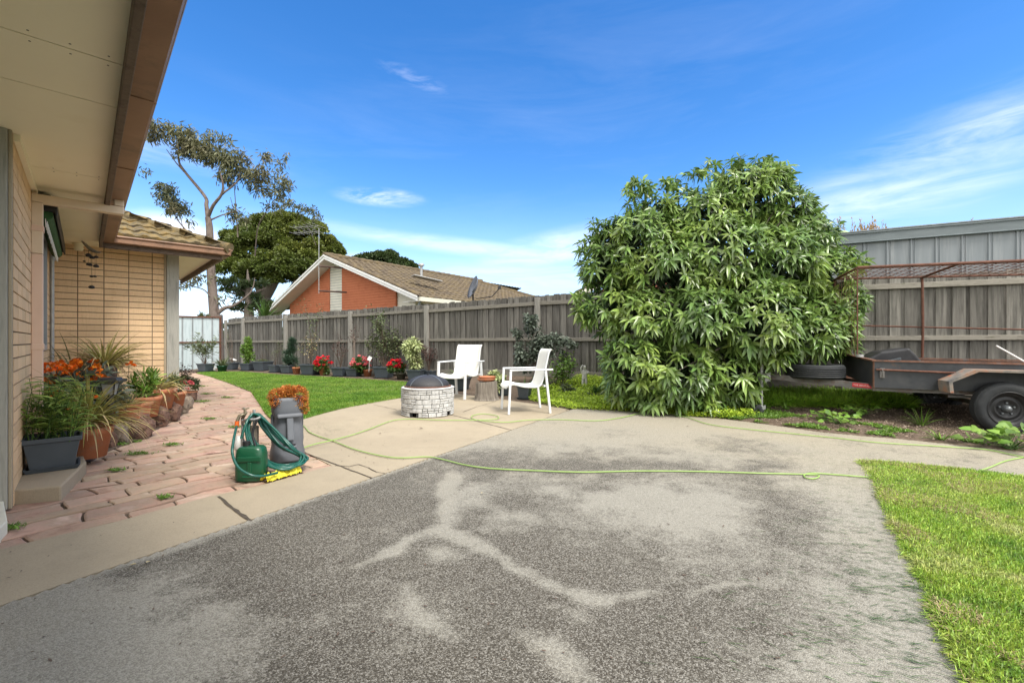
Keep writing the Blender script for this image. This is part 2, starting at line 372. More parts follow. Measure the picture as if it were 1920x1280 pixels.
m_tyre = mat('tyre_rubber', [(.016,.018,.02), (.03,.033,.036)], scale=8, rough=.7, bump=.2, dirt=(.06,.06,.058), dirt_scale=9, dirt_at=(.55,.85))
m_rim = mat('black_rim', [(.012,.013,.014), (.03,.03,.032)], scale=7, rough=.4, dirt=(.12,.075,.05), dirt_scale=11, dirt_at=(.66,.76))
m_red = mat('red_sticker', [(.55,.03,.04), (.6,.05,.06)], scale=20, rough=.4)
m_whitep = mat('white_print', [(.7,.68,.65), (.75,.73,.70)], scale=30, rough=.5)
m_bark = mat('grey_bark', [(.10,.08,.065), (.20,.165,.14), (.15,.12,.10)], scale=6, stretch=(3,3,.6), rough=.95, bump=.8, bscale=20)
m_gumbark = mat('gum_bark', [(.065,.045,.035), (.17,.135,.115), (.11,.085,.07)], scale=2.5, stretch=(2,2,.7), rough=.9, bump=.5)
m_twig = mat('twig_brown', [(.085,.062,.047), (.14,.10,.075)], scale=20, rough=.9)
m_statue = mat('pale_stone', [(.45,.45,.43), (.58,.57,.54)], scale=20, rough=.9, bump=.3, dirt=(.25,.25,.23), dirt_scale=20)
m_drygrass = leafm('dry_grass', [(.30,.19,.075), (.42,.28,.12)], island=.3)
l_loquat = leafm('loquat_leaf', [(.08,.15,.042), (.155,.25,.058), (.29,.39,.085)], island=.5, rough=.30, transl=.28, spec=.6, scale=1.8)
l_dense = leafm('dense_leaf', [(.065,.10,.022), (.12,.155,.028), (.19,.21,.04)], island=.4, scale=.35)
l_dark = leafm('dark_leaf', [(.032,.055,.018), (.06,.09,.024)], island=.4, scale=.4)
l_gum = leafm('gum_leaf', [(.085,.10,.045), (.14,.145,.07), (.12,.10,.055)], island=.4, scale=.6)
l_strap = leafm('strap_leaf', [(.20,.24,.05), (.38,.34,.10), (.50,.40,.19)], island=.35, scale=9)
l_dry = leafm('straw_leaf', [(.48,.37,.19), (.58,.46,.27)], island=.3, scale=9)
l_bright = leafm('bright_leaf', [(.10,.20,.025), (.18,.30,.045)], island=.4, scale=8)
l_mid = leafm('mid_leaf', [(.055,.12,.025), (.10,.18,.04)], island=.4, scale=8)
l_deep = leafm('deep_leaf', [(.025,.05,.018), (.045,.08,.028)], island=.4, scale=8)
l_olive = leafm('olive_leaf', [(.085,.11,.045), (.13,.16,.07)], island=.4, scale=8)
l_greyleaf = leafm('grey_green_leaf', [(.085,.11,.085), (.14,.17,.13), (.06,.085,.06)], island=.5, scale=8)
l_varieg = leafm('cream_green_leaf', [(.18,.26,.08), (.45,.50,.24), (.58,.60,.36)], island=.35, scale=14)
l_lime = leafm('lime_leaf', [(.32,.46,.035), (.46,.60,.06)], island=.35, scale=8)
l_conifer = leafm('conifer_leaf', [(.035,.075,.045), (.06,.11,.065)], island=.4, scale=8)
l_maroon = leafm('maroon_leaf', [(.06,.022,.022), (.11,.045,.035)], island=.4, scale=8)
l_succ = leafm('orange_succulent', [(.42,.10,.03), (.55,.22,.05), (.40,.27,.06)], island=.4, scale=14)
f_red = leafm('red_petal', [(.65,.01,.03), (.8,.03,.05)], island=.25, hue=.004)
f_pink = leafm('pink_petal', [(.75,.12,.15), (.85,.28,.28)], island=.25, hue=.004)
f_orange = leafm('orange_petal', [(.75,.10,.01), (.85,.28,.02)], island=.35, hue=.01)

def speck_concrete(name, base, dark, joint=None):
    m_ = bpy.data.materials.new(name); m_.use_nodes = True; t = NT(m_.node_tree); b = t.n['Principled BSDF']
    co = t.new('ShaderNodeTexCoord').outputs['Object']
    n1 = t.noise(co, .8, 6, .6); n2 = t.noise(co, 5, 6, .65); n3 = t.noise(co, 160, 2, .6)
    c = t.ramp(n1, [(.35, base), (.65, tuple(x * .84 for x in base))])
    c = t.mix(t.ramp(n2, [(.52, 0.), (.75, .5)]), c, (*dark, 1))
    c = t.mix(t.ramp(n3, [(.5, 0.), (.72, .35)]), c, tuple(x * .45 for x in base) + (1,))
    t.link(c, b.inputs['Base Color']); b.inputs['Roughness'].default_value = .9; b.inputs['Specular IOR Level'].default_value = .2
    bp = t.new('ShaderNodeBump'); bp.inputs['Strength'].default_value = .35; bp.inputs['Distance'].default_value = .004
    t.link(t.noise(co, 120, 4, .6), bp.inputs['Height']); t.link(bp.outputs[0], b.inputs['Normal']); return m_
m_concrete = speck_concrete('patio_concrete', (.385, .325, .235), (.27, .23, .17))
m_step = speck_concrete('step_concrete', (.36, .30, .22), (.2, .165, .12))
def driveway_mat():
    m_ = bpy.data.materials.new('exposed_aggregate'); m_.use_nodes = True; t = NT(m_.node_tree); b = t.n['Principled BSDF']
    co = t.new('ShaderNodeTexCoord').outputs['Object']
    at = t.new('ShaderNodeAttribute', attribute_name='clean'); cl = at.outputs['Fac']
    tn = t.new('ShaderNodeAttribute', attribute_name='tan'); tan = tn.outputs['Fac']
    vo = t.new('ShaderNodeTexVoronoi', feature='F1'); vo.inputs['Scale'].default_value = 230; t.link(co, vo.inputs['Vector'])
    sc = t.new('ShaderNodeSeparateColor'); t.link(vo.outputs['Color'], sc.inputs[0])
    n2 = t.noise(co, 240, 3, .7)
    st = t.m('ADD', t.m('MULTIPLY', sc.outputs[0], .62), t.m('MULTIPLY', n2, .42))
    lightc = t.mix(t.ramp(st, [(.25, 0.), (.8, 1.)]), (.20, .188, .158, 1), (.345, .33, .285, 1))
    darkc = t.ramp(st, [(.20, (.046, .040, .031)), (.50, (.094, .085, .069)), (.66, (.17, .158, .134)), (.88, (.33, .315, .28))])
    tanc = t.mix(t.ramp(st, [(.25, 0.), (.8, 1.)]), (.25, .222, .168, 1), (.39, .352, .275, 1))
    lc = t.mix(tan, lightc, tanc)
    n5 = t.noise(co, 34, 5, .7)
    edge = t.m('ADD', t.m('ADD', cl, t.m('MULTIPLY', t.m('SUBTRACT', n2, .5), .7)), t.m('MULTIPLY', t.m('SUBTRACT', n5, .5), 1.1))
    c = t.mix(t.ramp(edge, [(.24, 0.), (.76, 1.)]), darkc, lc)
    t.link(c, b.inputs['Base Color']); b.inputs['Roughness'].default_value = .92; b.inputs['Specular IOR Level'].default_value = .2
    bp = t.new('ShaderNodeBump'); bp.inputs['Strength'].default_value = .6; bp.inputs['Distance'].default_value = .004
    t.link(vo.outputs['Distance'], bp.inputs['Height']); bp.invert = True; t.link(bp.outputs[0], b.inputs['Normal']); return m_
m_drive = driveway_mat()
m_paver = mat('pink_sandstone', [(.27,.165,.12), (.41,.275,.205), (.35,.26,.19), (.48,.36,.285)], scale=5, rough=.92, bump=.9, bscale=26, island=.16, hue=.01, dirt=(.30,.215,.16), dirt_scale=11, dirt_at=(.56,.8), detail=8)
m_joint = mat('sandy_joint', [(.055,.040,.03), (.15,.11,.08)], scale=7, rough=1, bump=.8, dirt=(.05,.075,.02), dirt_scale=5, dirt_at=(.58,.66))
m_lawnbase = mat('lawn_soil', [(.075,.11,.025), (.13,.15,.04), (.20,.17,.08)], scale=4, rough=1, bump=.5, bscale=80)
m_ground = mat('outer_ground', [(.05,.07,.025), (.09,.10,.04)], scale=.4, rough=1, bump=.2)
l_grass = leafm('grass_blade', [(.085,.20,.016), (.15,.285,.028), (.24,.36,.05)], island=.4, rough=.55, transl=.3, scale=1.6, hue=.01)
l_grass2 = leafm('grass_blade_near', [(.13,.25,.03), (.27,.41,.05), (.33,.44,.07), (.47,.49,.19)], island=.5, rough=.5, transl=.3, scale=2.6, hue=.022)
l_clip = leafm('cut_grass', [(.035,.085,.02), (.07,.14,.03)], island=.4)

# ---------------------------------------------------------------- ground surfaces
def poly_struct(name, pts, z, m_, thick=.03, kind='structure'):
    b = MB(); b.prism([(p[0], p[1]) for p in pts], z - thick, z); return tag(b.build(name, m_), kind=kind)
def inpoly(P_, poly):
    x, y = P_[:, 0], P_[:, 1]; ins = np.zeros(len(x), bool); n = len(poly); j = n - 1
    for i in range(n):
        xi, yi = poly[i][0], poly[i][1]; xj, yj = poly[j][0], poly[j][1]
        c = ((yi > y) != (yj > y)) & (x < (xj - xi) * (y - yi) / (yj - yi + 1e-12) + xi)
        ins ^= c; j = i
    return ins
g = MB(); g.add([(-900,-60,-.06),(900,-60,-.06),(900,1500,-.06),(-900,1500,-.06)], [(0,1,2,3)])
tag(g.build('ground', m_ground), kind='structure')

def FZ(px): return 14900.0 / (px + 380.0)            # fence line depth for an image column
def FP(px, z=0.0): Z = FZ(px); return Vector(((px - 960) / F * Z, Z, z))
FD = Vector((-.8437, .537, 0)); FN = Vector((.537, .8437, 0))

edge_far = [(854,737),(920,745),(983,754),(1040,761),(1079,765),(1200,771),(1256,776),(1361,785),(1440,795),(1537,809),(1620,817),(1687,822),(1800,834),(1920,847),(2300,890)]
drive_left = [(1068,770),(1000,793),(958,805),(838,850),(700,896),(470,977),(310,1035),(109,1099),(0,1133)]
DL = [G(*p) for p in drive_left]
# straightened left edge of the driveway
dl0, dl1 = G(1068, 768), G(0, 1133)
dd = (dl1 - dl0).normalized(); dn = Vector((-dd.y, dd.x, 0))
edgeR = [G(*p) for p in edge_far if p[0] > 1070]
lawnR = [G(*p) for p in [(1617,866),(1645,905),(1669,967),(1690,1010),(1717,1057),(1752,1132),(1776,1187),(1803,1245),(1860,1400),(1950,1750)]]
lawnR_top = [G(*p) for p in [(1617,866),(1700,872),(1815,884),(1920,897),(2400,955)]]
drive_poly = [dl0] + edgeR + [V(12, 4.0, 0), V(12, -1.5, 0), dl1 + dd * 3.2]
# driveway as a fine grid carrying its stains
def seg_dist(P_, a_, b_):
    a_ = np.array(a_[:2]); b_ = np.array(b_[:2]); ab = b_ - a_
    t = np.clip(((P_ - a_) @ ab) / (ab @ ab), 0, 1); return np.linalg.norm(P_ - (a_ + t[:, None] * ab), axis=1)
def vnoise(P_, sc, seed=0, oct=3):
    out = np.zeros(len(P_)); amp = 1; tot = 0
    for o in range(oct):
        r_ = np.random.default_rng(seed + o); T = r_.random((64, 64)); q = P_ * sc * 2 ** o + 100
        i = np.floor(q).astype(int); f = q - i; f = f * f * (3 - 2 * f)
        x0, y0 = i[:, 0] % 64, i[:, 1] % 64; x1, y1 = (x0 + 1) % 64, (y0 + 1) % 64
        v = (T[x0, y0] * (1 - f[:, 0]) + T[x1, y0] * f[:, 0]) * (1 - f[:, 1]) + (T[x0, y1] * (1 - f[:, 0]) + T[x1, y1] * f[:, 0]) * f[:, 1]
        out += v * amp; tot += amp; amp *= .55
    return out / tot
def build_drive():
    st = .025; xs = np.arange(-3.2, 7.6, st); ys = np.arange(.25, 7.15, st)
    X, Y = np.meshgrid(xs, ys, indexing='ij'); P_ = np.stack([X.ravel(), Y.ravel()], 1); nx, ny = X.shape
    ins = inpoly(P_, [(p[0], p[1]) for p in drive_poly])
    W_ = P_ + np.stack([vnoise(P_, 4, 3) - .5, vnoise(P_, 4, 9) - .5], 1) * .16
    c = np.zeros(len(P_))
    def sg(pts, w, a_=1.0):
        nonlocal c
        for p, q in zip(pts[:-1], pts[1:]):
            d = seg_dist(W_, G(*p), G(*q)); c = np.maximum(c, a_ * np.clip(1.25 - d / w, 0, 1))
    def el(px, py, rx, ry, a_=1.0):
        nonlocal c
        p = G(px, py); pr = G(px + rx, py); pu = G(px, py - ry); ex = (pr - p).length; ey = (pu - p).length
        d = np.sqrt(((W_[:, 0] - p.x) / ex) ** 2 + ((W_[:, 1] - p.y) / ey) ** 2); c = np.maximum(c, a_ * np.clip(1.4 - d, 0, 1))
    sg([(850,888),(838,925),(832,960),(835,995)], .085, .66)
    sg([(832,985),(760,1025),(690,1062)], .05, .5)
    sg([(832,990),(905,1020),(960,1055),(1030,1090),(1120,1120)], .062, .68)
    sg([(1120,1122),(1180,1122),(1240,1112)], .028, .6)
    sg([(1290,1108),(1350,1104),(1430,1098)], .03, .6)
    sg([(1020,1205),(1060,1250),(1100,1310)], .09, .65)
    sg([(765,1110),(800,1150),(830,1190)], .05, .42)
    sg([(830,1035),(860,1050)], .09, .4); sg([(1040,1130),(1080,1150)], .06, .4)
    el(1260, 945, 230, 70, .72); el(1100, 905, 160, 30, .5); el(1400, 985, 80, 40, .55); el(1210, 1000, 60, 25, .6)
    el(960, 970, 70, 25, .62); el(880, 930, 50, 25, .4); el(328, 1084, 9, 5, .95); el(1090, 1060, 60, 15, .12)
    # cleaner concrete along the edges
    de = np.abs((P_ - np.array(dl0[:2])) @ np.array(dn[:2]))
    c = np.maximum(c, np.clip(1.2 - de / .10, 0, 1) * .8)
    dr = np.min([seg_dist(P_, a_, b_) for a_, b_ in zip(lawnR[:-1], lawnR[1:])], axis=0)
    c = np.maximum(c, np.clip(1.15 - dr / .75, 0, .92))
    far = np.clip((P_[:, 1] - 3.4) / 2.0, 0, 1); c = np.maximum(c, far * .95)
    rr = np.clip((P_[:, 0] - 1.7) / 1.3, 0, 1) * np.clip((P_[:, 1] - 1.9) / 1.2, 0, 1); c = np.maximum(c, rr * .8)
    bl = np.clip(1 - np.hypot(P_[:, 0] + 1.75, (P_[:, 1] - 1.0)) / 1.25, 0, 1) * 2.2; c = np.maximum(c, np.clip(bl, 0, .95))
    nz = vnoise(P_, 1.7, 21, 6); nz2 = vnoise(P_, 11, 41, 4)
    c = np.clip(c + .06 + (nz - .5) * 1.1 + (nz2 - .5) * .6, 0, 1)
    tan = np.clip((P_[:, 1] - 3.2) / 2.5, 0, 1) * .8 + np.clip((P_[:, 0] - 1.5) / 1.5, 0, 1) * .5 * np.clip((P_[:, 1] - 2) / 1.5, 0, 1) + (vnoise(P_, 1.1, 77) - .5) * .8
    tan = np.clip(tan, 0, 1)
    z = (vnoise(P_, .8, 5, 2) - .5) * .006
    idx = np.arange(nx * ny).reshape(nx, ny)
    q = np.stack([idx[:-1, :-1].ravel(), idx[1:, :-1].ravel(), idx[1:, 1:].ravel(), idx[:-1, 1:].ravel()], 1)
    q = q[ins[q].all(1)]
    used = np.unique(q); mp = -np.ones(nx * ny, int); mp[used] = np.arange(len(used))
    b = MB(); b.add(np.stack([P_[used, 0], P_[used, 1], z[used]], 1), mp[q], True)
    o = b.build('driveway', m_drive)
    for nm, arr in (('clean', c), ('tan', tan)):
        at = o.data.attributes.new(nm, 'FLOAT', 'POINT'); at.data.foreach_set('value', arr[used].astype(np.float32))
    tag(o, kind='structure')
build_drive()
# the bed under driveway so its cut edges stay closed, and the pale concrete patio + strip with joints
strip_top = [(-60,1043),(0,1028),(219,976),(386,931),(494,907),(622,872)]
patio_poly = [dl0 + V(0, .02, 0)] + [G(*p) for p in [(1040,761),(983,754),(920,745),(854,737),(800,738),(750,746),(700,753),(640,766),(600,776),(560,788),(548,800),(556,838),(622,872)]]
patio_poly += [G(*p) for p in reversed(strip_top[:-1])] + [dl1 + dd * .8, dl1]
pp = MB()
pl2 = [(p[0], p[1]) for p in patio_poly]
pp.prism(pl2, -.05, -.003)
tag(pp.build('patio', m_concrete), kind='structure')
jb = MB()
def joint(a_, b_, w=.012, z=.0012):
    p, q = G(*a_), G(*b_); d = (q - p).normalized(); n_ = V(-d.y, d.x, 0) * w / 2
    k = max(2, int((q - p).length / .06)); pts = []
    for i in range(k + 1):
        c_ = p.lerp(q, i / k) + n_ * random.uniform(-.5, .5); wv = random.uniform(.6, 1.3)
        pts += [(c_.x - n_.x * wv, c_.y - n_.y * wv, z), (c_.x + n_.x * wv, c_.y + n_.y * wv, z)]
    jb.add(pts, [(2*i, 2*i+1, 2*i+3, 2*i+2) for i in range(k)])
joint((410, 930), (470, 977), .022); joint((558, 843), (698, 896), .012); joint((700, 895), (720, 889), .004)
joint((838, 775), (960, 806), .012); joint((700, 758), (745, 768), .01); joint((868, 772), (892, 763), .01); joint((892, 763), (930, 752), .008)
ck = [(628,872),(655,874),(672,870),(690,876),(705,884),(722,887)]
for a_, b_ in zip(ck[:-1], ck[1:]): joint(a_, b_, .008)
joint((1060,768),(1068,770),.01)
m_jdark = mat('joint_dark', [(.05,.04,.03), (.10,.08,.06)], scale=20, rough=1)
tag(jb.build('patio_joints', m_jdark), kind='structure')

# flat bases: back lawn, near lawn, pot bed, garden bed
lawn_px = [(367,699),(400,697),(455,697),(520,702),(600,706),(680,711),(760,716),(806,717),(835,727),(848,736),(800,738),(750,746),(700,753),(640,766),(600,776),(560,788),(525,800),(497,775),(485,750),(470,734),(430,718),(395,706)]
lawn_poly = [G(*p) for p in lawn_px]
poly_struct('lawn', lawn_poly, .0, m_lawnbase, .04)
lawnR_poly = lawnR_top + [V(7.5, .2, 0), V(1.6, .2, 0)] + list(reversed(lawnR[1:]))
b = MB(); b.prism([(p[0], p[1]) for p in lawnR_poly], .006, .014); tag(b.build('lawn', m_lawnbase), kind='structure')
# pot bed: between lawn and fence
bed = MB()
bp_ = [G(*p, 0) for p in [(330,697),(367,699),(400,697),(455,697),(520,702),(600,706),(680,711),(760,716),(806,717),(840,731),(860,737)]]
bq_ = [FP(x) + FN * .05 for x in (405,418,440,470,530,600,670,740,790,840,880)]
vs = []
for p, q in zip(bp_, bq_):
    for t in np.linspace(0, 1, 6): c_ = p.lerp(q, t); vs.append((c_.x, c_.y, .004 + .03 * t + random.uniform(-.006, .006)))
bed.add(vs, [(i*6+j, i*6+j+6, i*6+j+7, i*6+j+1) for i in range(len(bp_)-1) for j in range(5)])
tag(bed.build('garden_bed', m_soil), kind='structure')
# garden bed climbing to the fence behind chairs, tree, trailer
def bedz(t): return .008 + .21 * max(0, min(1, (t - .08) / .92)) ** 1.5
gb = MB(); cols_ = [(p, p[0]) for p in edge_far]
nj = 22; vs = []
xs_f = [860, 925, 985, 1040, 1079, 1190, 1250, 1340, 1410, 1500, 1580, 1650, 1780, 1920, 2300]
dense_e, dense_f = [], []
for i in range(len(edge_far) - 1):
    for t in np.linspace(0, 1, 6)[:-1]:
        dense_e.append((edge_far[i][0] + (edge_far[i+1][0] - edge_far[i][0]) * t, edge_far[i][1] + (edge_far[i+1][1] - edge_far[i][1]) * t)); dense_f.append(xs_f[i] + (xs_f[i+1] - xs_f[i]) * t)
for (ex, ey), fx in zip(dense_e, dense_f):
    p = G(ex, ey) - V(0, .05, 0); q = FP(fx) + FN * .06
    for t in np.linspace(0, 1, nj):
        c_ = p.lerp(q, t); vs.append((c_.x, c_.y, (-.012 if t == 0 else bedz(t) + random.uniform(-.008, .008))))
gb.add(vs, [(i*nj+j, i*nj+j+nj, i*nj+j+nj+1, i*nj+j+1) for i in range(len(dense_e)-1) for j in range(nj-1)], True)
tag(gb.build('garden_bed', m_soil), kind='structure')
def bed_height(x, y):
    px = 960 + F * x / y
    ex = [p[0] for p in edge_far]; ey = np.interp(px, ex, [p[1] for p in edge_far]); p = G(px, ey)
    Zf = 14900.0 / (px + 380); t = (y - p.y) / max(.05, Zf - p.y); return bedz(t) if t > 0 else 0

# paved path of irregular sandstone
path_px = [(-60,1043),(0,1028),(219,976),(386,931),(494,907),(622,872),(556,840),(548,800),(525,800),(497,775),(485,750),(470,734),(430,718),(395,706),(367,699),(330,697),(322,699),(330,715),(352,745),(362,762),(330,785),(290,806),(245,830),(200,845),(165,868),(150,878),(110,935),(26,944),(0,965),(-60,985)]
path_poly = [G(*p) for p in path_px]
pbase = MB(); pbase.prism([(p[0], p[1]) for p in path_poly], -.05, -.026); tag(pbase.build('path', m_joint), kind='structure')
def build_pavers():
    ua = Vector((.60, .80, 0)).normalized(); va = Vector((-.80, .60, 0))   # along strip, away from it
    o0 = G(0, 1028); b = MB(); poly2 = [(p[0], p[1]) for p in path_poly]
    rr = random.Random(5); v = 0.0
    nodes = {}
    while v < 17:
        h = rr.uniform(.12, .23) * (1 + v * .02); u = -6 + rr.random() * .3
        while u < 14:
            w = rr.uniform(.24, .52)
            cx, cy = (o0 + ua * (u + w/2) + va * (v + h/2))[:2]
            gap = rr.uniform(.005, .008); gv = rr.uniform(.010, .018)
            q = []
            # subdivided rectangle with wobbling outline
            for (a0, b0, a1, b1, k) in ((0,0,1,0,5), (1,0,1,1,3), (1,1,0,1,5), (0,1,0,0,3)):
                for i in range(k):
                    t = i / k; a_ = a0 + (a1 - a0) * t; c_ = b0 + (b1 - b0) * t
                    P0 = o0 + ua * (u + gap + a_ * (w - 2*gap)) + va * (v + gv + c_ * (h - 2*gv))
                    nv = mnoise.noise_vector(Vector((P0.x * 2.6, P0.y * 2.6, 0))) * .085 + mnoise.noise_vector(Vector((P0.x * 14, P0.y * 14, 3))) * .014
                    q.append((P0.x + nv.x, P0.y + nv.y))
            inside = inpoly(np.array(q), poly2)
            if inside.any():
                zt = rr.uniform(-.014, -.006); n = len(q); cxm = sum(p[0] for p in q) / n; cym = sum(p[1] for p in q) / n
                r0 = [(p[0], p[1], -.05) for p in q]; r1 = [(p[0], p[1], zt - .006) for p in q]
                r2 = [(cxm + (p[0]-cxm)*.965, cym + (p[1]-cym)*.94, zt) for p in q]
                tl = (rr.uniform(-.01, .01), rr.uniform(-.01, .01))
                cen = [(cxm, cym, zt + .001)]
                vs = r0 + r1 + r2 + cen
                fs = [(k, (k+1) % n, n+(k+1) % n, n+k) for k in range(n)] + [(n+k, n+(k+1) % n, 2*n+(k+1) % n, 2*n+k) for k in range(n)] + [(2*n+k, 2*n+(k+1) % n, 3*n) for k in range(n)]
                b.add(vs, fs)
            u += w
        v += h
    tag(b.build('path', m_paver), kind='structure')
build_pavers()

# ---------------------------------------------------------------- grass
def sample_poly(poly, n, r=rng):
    P2 = np.array([(p[0], p[1]) for p in poly]); lo, hi = P2.min(0), P2.max(0); out = []; c = 0
    while c < n:
        q = lo + r.random((n, 2)) * (hi - lo); q = q[inpoly(q, P2)]; out.append(q); c += len(q)
    return np.concatenate(out)[:n]
def grass(name, P_, z, L, w, m_, lean=.5, kindlab=None, cam_w=False):
    n = len(P_); pos = np.concatenate([P_, np.full((n, 1), z) if np.isscalar(z) else z[:, None]], 1)
    th = rng.random(n) * 2 * PI; ln = rng.random(n) ** 1.2 * lean
    d = np.stack([np.cos(th) * ln, np.sin(th) * ln, np.ones(n)], 1)
    nr = np.stack([-np.sin(th) * .3 + np.cos(th), np.cos(th) * .3 + np.sin(th), np.zeros(n)], 1)
    fl = rng.random(n); d[fl > .85, 2] = .25
    b = MB(); b.leaves(pos, d, nr, L * (.5 + rng.random(n) * .8), w * (.7 + .6 * rng.random(n)), .15 + .3 * rng.random(n))
    return b.build(name, m_)
q = sample_poly(lawn_poly, 90000)
# more blades nearer the camera
q2 = sample_poly([G(*p) for p in [(470,734),(640,740),(830,728),(848,736),(750,746),(640,766),(560,788),(525,800),(497,775)]], 50000)
o = grass('grass', np.concatenate([q, q2]), 0.0, .042, .007, l_grass, .7)
tag(o, 'mown green lawn between the paved path and the row of pots', 'grass', kind='stuff')
vis = sample_poly([G(*p) for p in [(1617,866),(1700,872),(1815,884),(1945,899),(1960,1290),(1815,1290),(1803,1245),(1776,1187),(1752,1132),(1717,1057),(1669,967)]], 72000)
dens = vnoise(vis, 2.5, 61, 3) ; keep = rng.random(len(vis)) < np.clip((dens - .25) * 3.0, .35, 1)
vis = vis[keep] + rng.normal(0, .022, (keep.sum(), 2))
o = grass('grass', vis, .012, .035, .0038, l_grass2, 1.9)
tag(o, 'bright green patch of lawn at the lower right beside the driveway', 'grass', kind='stuff')
eb_ = []
for _ in range(2600):
    i = random.randrange(len(lawnR) - 2); p = lawnR[i].lerp(lawnR[i+1], random.random()); eb_.append((p.x + abs(random.gauss(0, .02)) - .008 + .05 * mnoise.noise(Vector((p.y * 6, 0, 0))), p.y + random.gauss(0, .01)))
for _ in range(1200):
    i = random.randrange(2); p = lawnR_top[i].lerp(lawnR_top[i+1], random.random()); eb_.append((p.x, p.y - abs(random.gauss(0, .03)) + .03))
eb_ = np.array(eb_); n = len(eb_); d = np.c_[-.9 + rng.normal(0, .5, n), rng.normal(0, .5, n), .25 + .6 * rng.random(n)]
b = MB(); b.leaves(np.c_[eb_, np.full(n, .006)], d, np.tile([0, 0, 1.], (n, 1)) + rng.normal(0, .3, (n, 3)), .045 * (.4 + rng.random(n)), .0042, .35)
tag(b.build('grass', l_grass2), 'ragged creeping grass fringe along the near lawn edge', 'grass', kind='stuff')
far_r = sample_poly(lawnR_poly, 42000)
far_r = far_r[(far_r[:, 0] > far_r[:, 1] * 1.12) | (far_r[:, 1] < 1.25)]
tag(grass('grass', far_r, .012, .042, .007, l_grass2, 1.5), 'bright lawn continuing to the right beyond the driveway', 'grass', kind='stuff')
# dead thatch
vis2 = vis[rng.random(len(vis)) < .38]; d2 = vnoise(vis2, 2.0, 61, 3); vis2 = vis2[d2 < .52]
n = len(vis2); th = rng.random(n) * 2 * PI
b = MB(); b.leaves(np.c_[vis2, np.full(n, .02)], np.c_[np.cos(th), np.sin(th), rng.random(n) * .35], np.tile([0, 0, 1.], (n, 1)), .045, .0036, .1)
tag(b.build('dry_clippings', leafm('thatch', [(.30,.24,.10), (.42,.35,.18)])), 'pale dry grass thatch lying in the near lawn', 'grass clippings', kind='stuff')
# cut grass scattered on driveway
cl = []
def scat(px0, px1, py0, py1, n, k=1.0):
    for _ in range(n): cl.append(G(random.uniform(px0, px1), random.uniform(py0, py1)))
for _ in range(900):
    i = random.randrange(len(lawnR) - 2); p = lawnR[i].lerp(lawnR[i+1], random.random()); cl.append(p - V(abs(random.gauss(0, .33)), random.uniform(-.05, .05), 0))
for _ in range(500): cl.append(G(random.uniform(1300, 1900), random.uniform(812, 866)) - V(0, 0, 0))
for _ in range(150):
    c0 = G(random.choice([1595, 1655, 1700, 1790, 1700]), random.choice([1160, 1075, 1100])); cl.append(c0 + V(random.gauss(0, .03), random.gauss(0, .015), 0))
for _ in range(220): cl.append(G(random.gauss(600, 30), random.gauss(800, 9)))
cl = [p for p in cl if p.y > .6 and not inpoly(np.array([[p.x, p.y]]), [(a_[0], a_[1]) for a_ in lawnR_poly])[0]]
n = len(cl); P3 = np.array([(p.x, p.y, .004) for p in cl]); th = rng.normal(-.45, .35, n)
b = MB(); b.leaves(P3, np.c_[np.cos(th), np.sin(th), np.full(n, .05)], np.tile([0, 0, 1.], (n, 1)), .02 + rng.random(n) * .065, .0028, .02)
tag(b.build('grass_clippings', l_clip), 'dark green grass clippings strewn over the concrete', 'grass clippings', kind='stuff')

# ---------------------------------------------------------------- the brick house on the left
D1 = Vector((-.684, .729, 0)); D2 = Vector((.729, .684, 0)); UZ = Vector((0, 0, 1))
def WA(a, Z, z=0.0): return Vector((a - .938 * Z, Z, z))     # line parallel to the house side, offset a
AW = -.475; SOF = 2.38
house = thing('brick_house', 'tan brick house with deep cream eaves and brown gutter at the left', 'house', (*WA(AW, 6.1)[:2], 0))
def bricks(b, o, d, nrm, length, z0, z1, bl, ch, gap=.010, proud=.012):
    nz = int(round((z1 - z0) / ch)); nx = int(math.ceil(length / bl - .01))
    for j in range(nz):
        for i in range(nx):
            L = min(bl, length - i * bl) - gap
            if L < .01: continue
            p = o + d * (i * bl + gap / 2) + UZ * (z0 + j * ch)
            pr = proud + random.uniform(-.0015, .0015)
            b.obox(p - nrm * .03, d * L, nrm * (.03 + pr), UZ * (ch - gap))
wm = MB(); wi = WA(AW, 6.1); wo = wi + D2 * 1.35
wm.obox(WA(AW, 2.9) - D2 * .20, D1 * 4.49, D2 * .20, UZ * SOF)
wm.obox(wi + D1 * .2, D2 * 1.35, -D1 * .2, UZ * SOF)
wm.obox(wi + D1 * .2 + D2 * 1.35, D1 * 6, -D2 * .2, UZ * SOF)
wm.obox(WA(AW, 2.9) - D2 * .18, -D2 * 2.0, D1 * .2, UZ * SOF)
walls = wm.build('wall', m_mortar, house)
por = MB(); por.obox(WA(AW, 2.9) - D2 * 2.0, -D1 * 6, -D2 * .2, UZ * SOF); por.build('porch_wall', m_soffit, house)
wb = MB()
bricks(wb, WA(AW, 2.9), D1, D2, (WA(AW, 4.15) - WA(AW, 2.9)).length, .0, SOF, .27, .086)
bricks(wb, WA(AW, 5.02), D1, D2, (WA(AW, 6.1) - WA(AW, 5.02)).length, .0, SOF, .27, .086)
bricks(wb, WA(AW, 4.15), D1, D2, (WA(AW, 5.02) - WA(AW, 4.15)).length, .0, .946, .27, .086)
bricks(wb, wi, D2, -D1, 1.35, .0, SOF, .27, .086)
bricks(wb, WA(AW, 2.9) - D2 * 2.0, D2, -D1, 1.68, .0, SOF, .27, .086)
bricks(wb, wo, D1, D2, 6, .0, SOF, .27, .086)
wb.build('brickwork', m_brick, house)
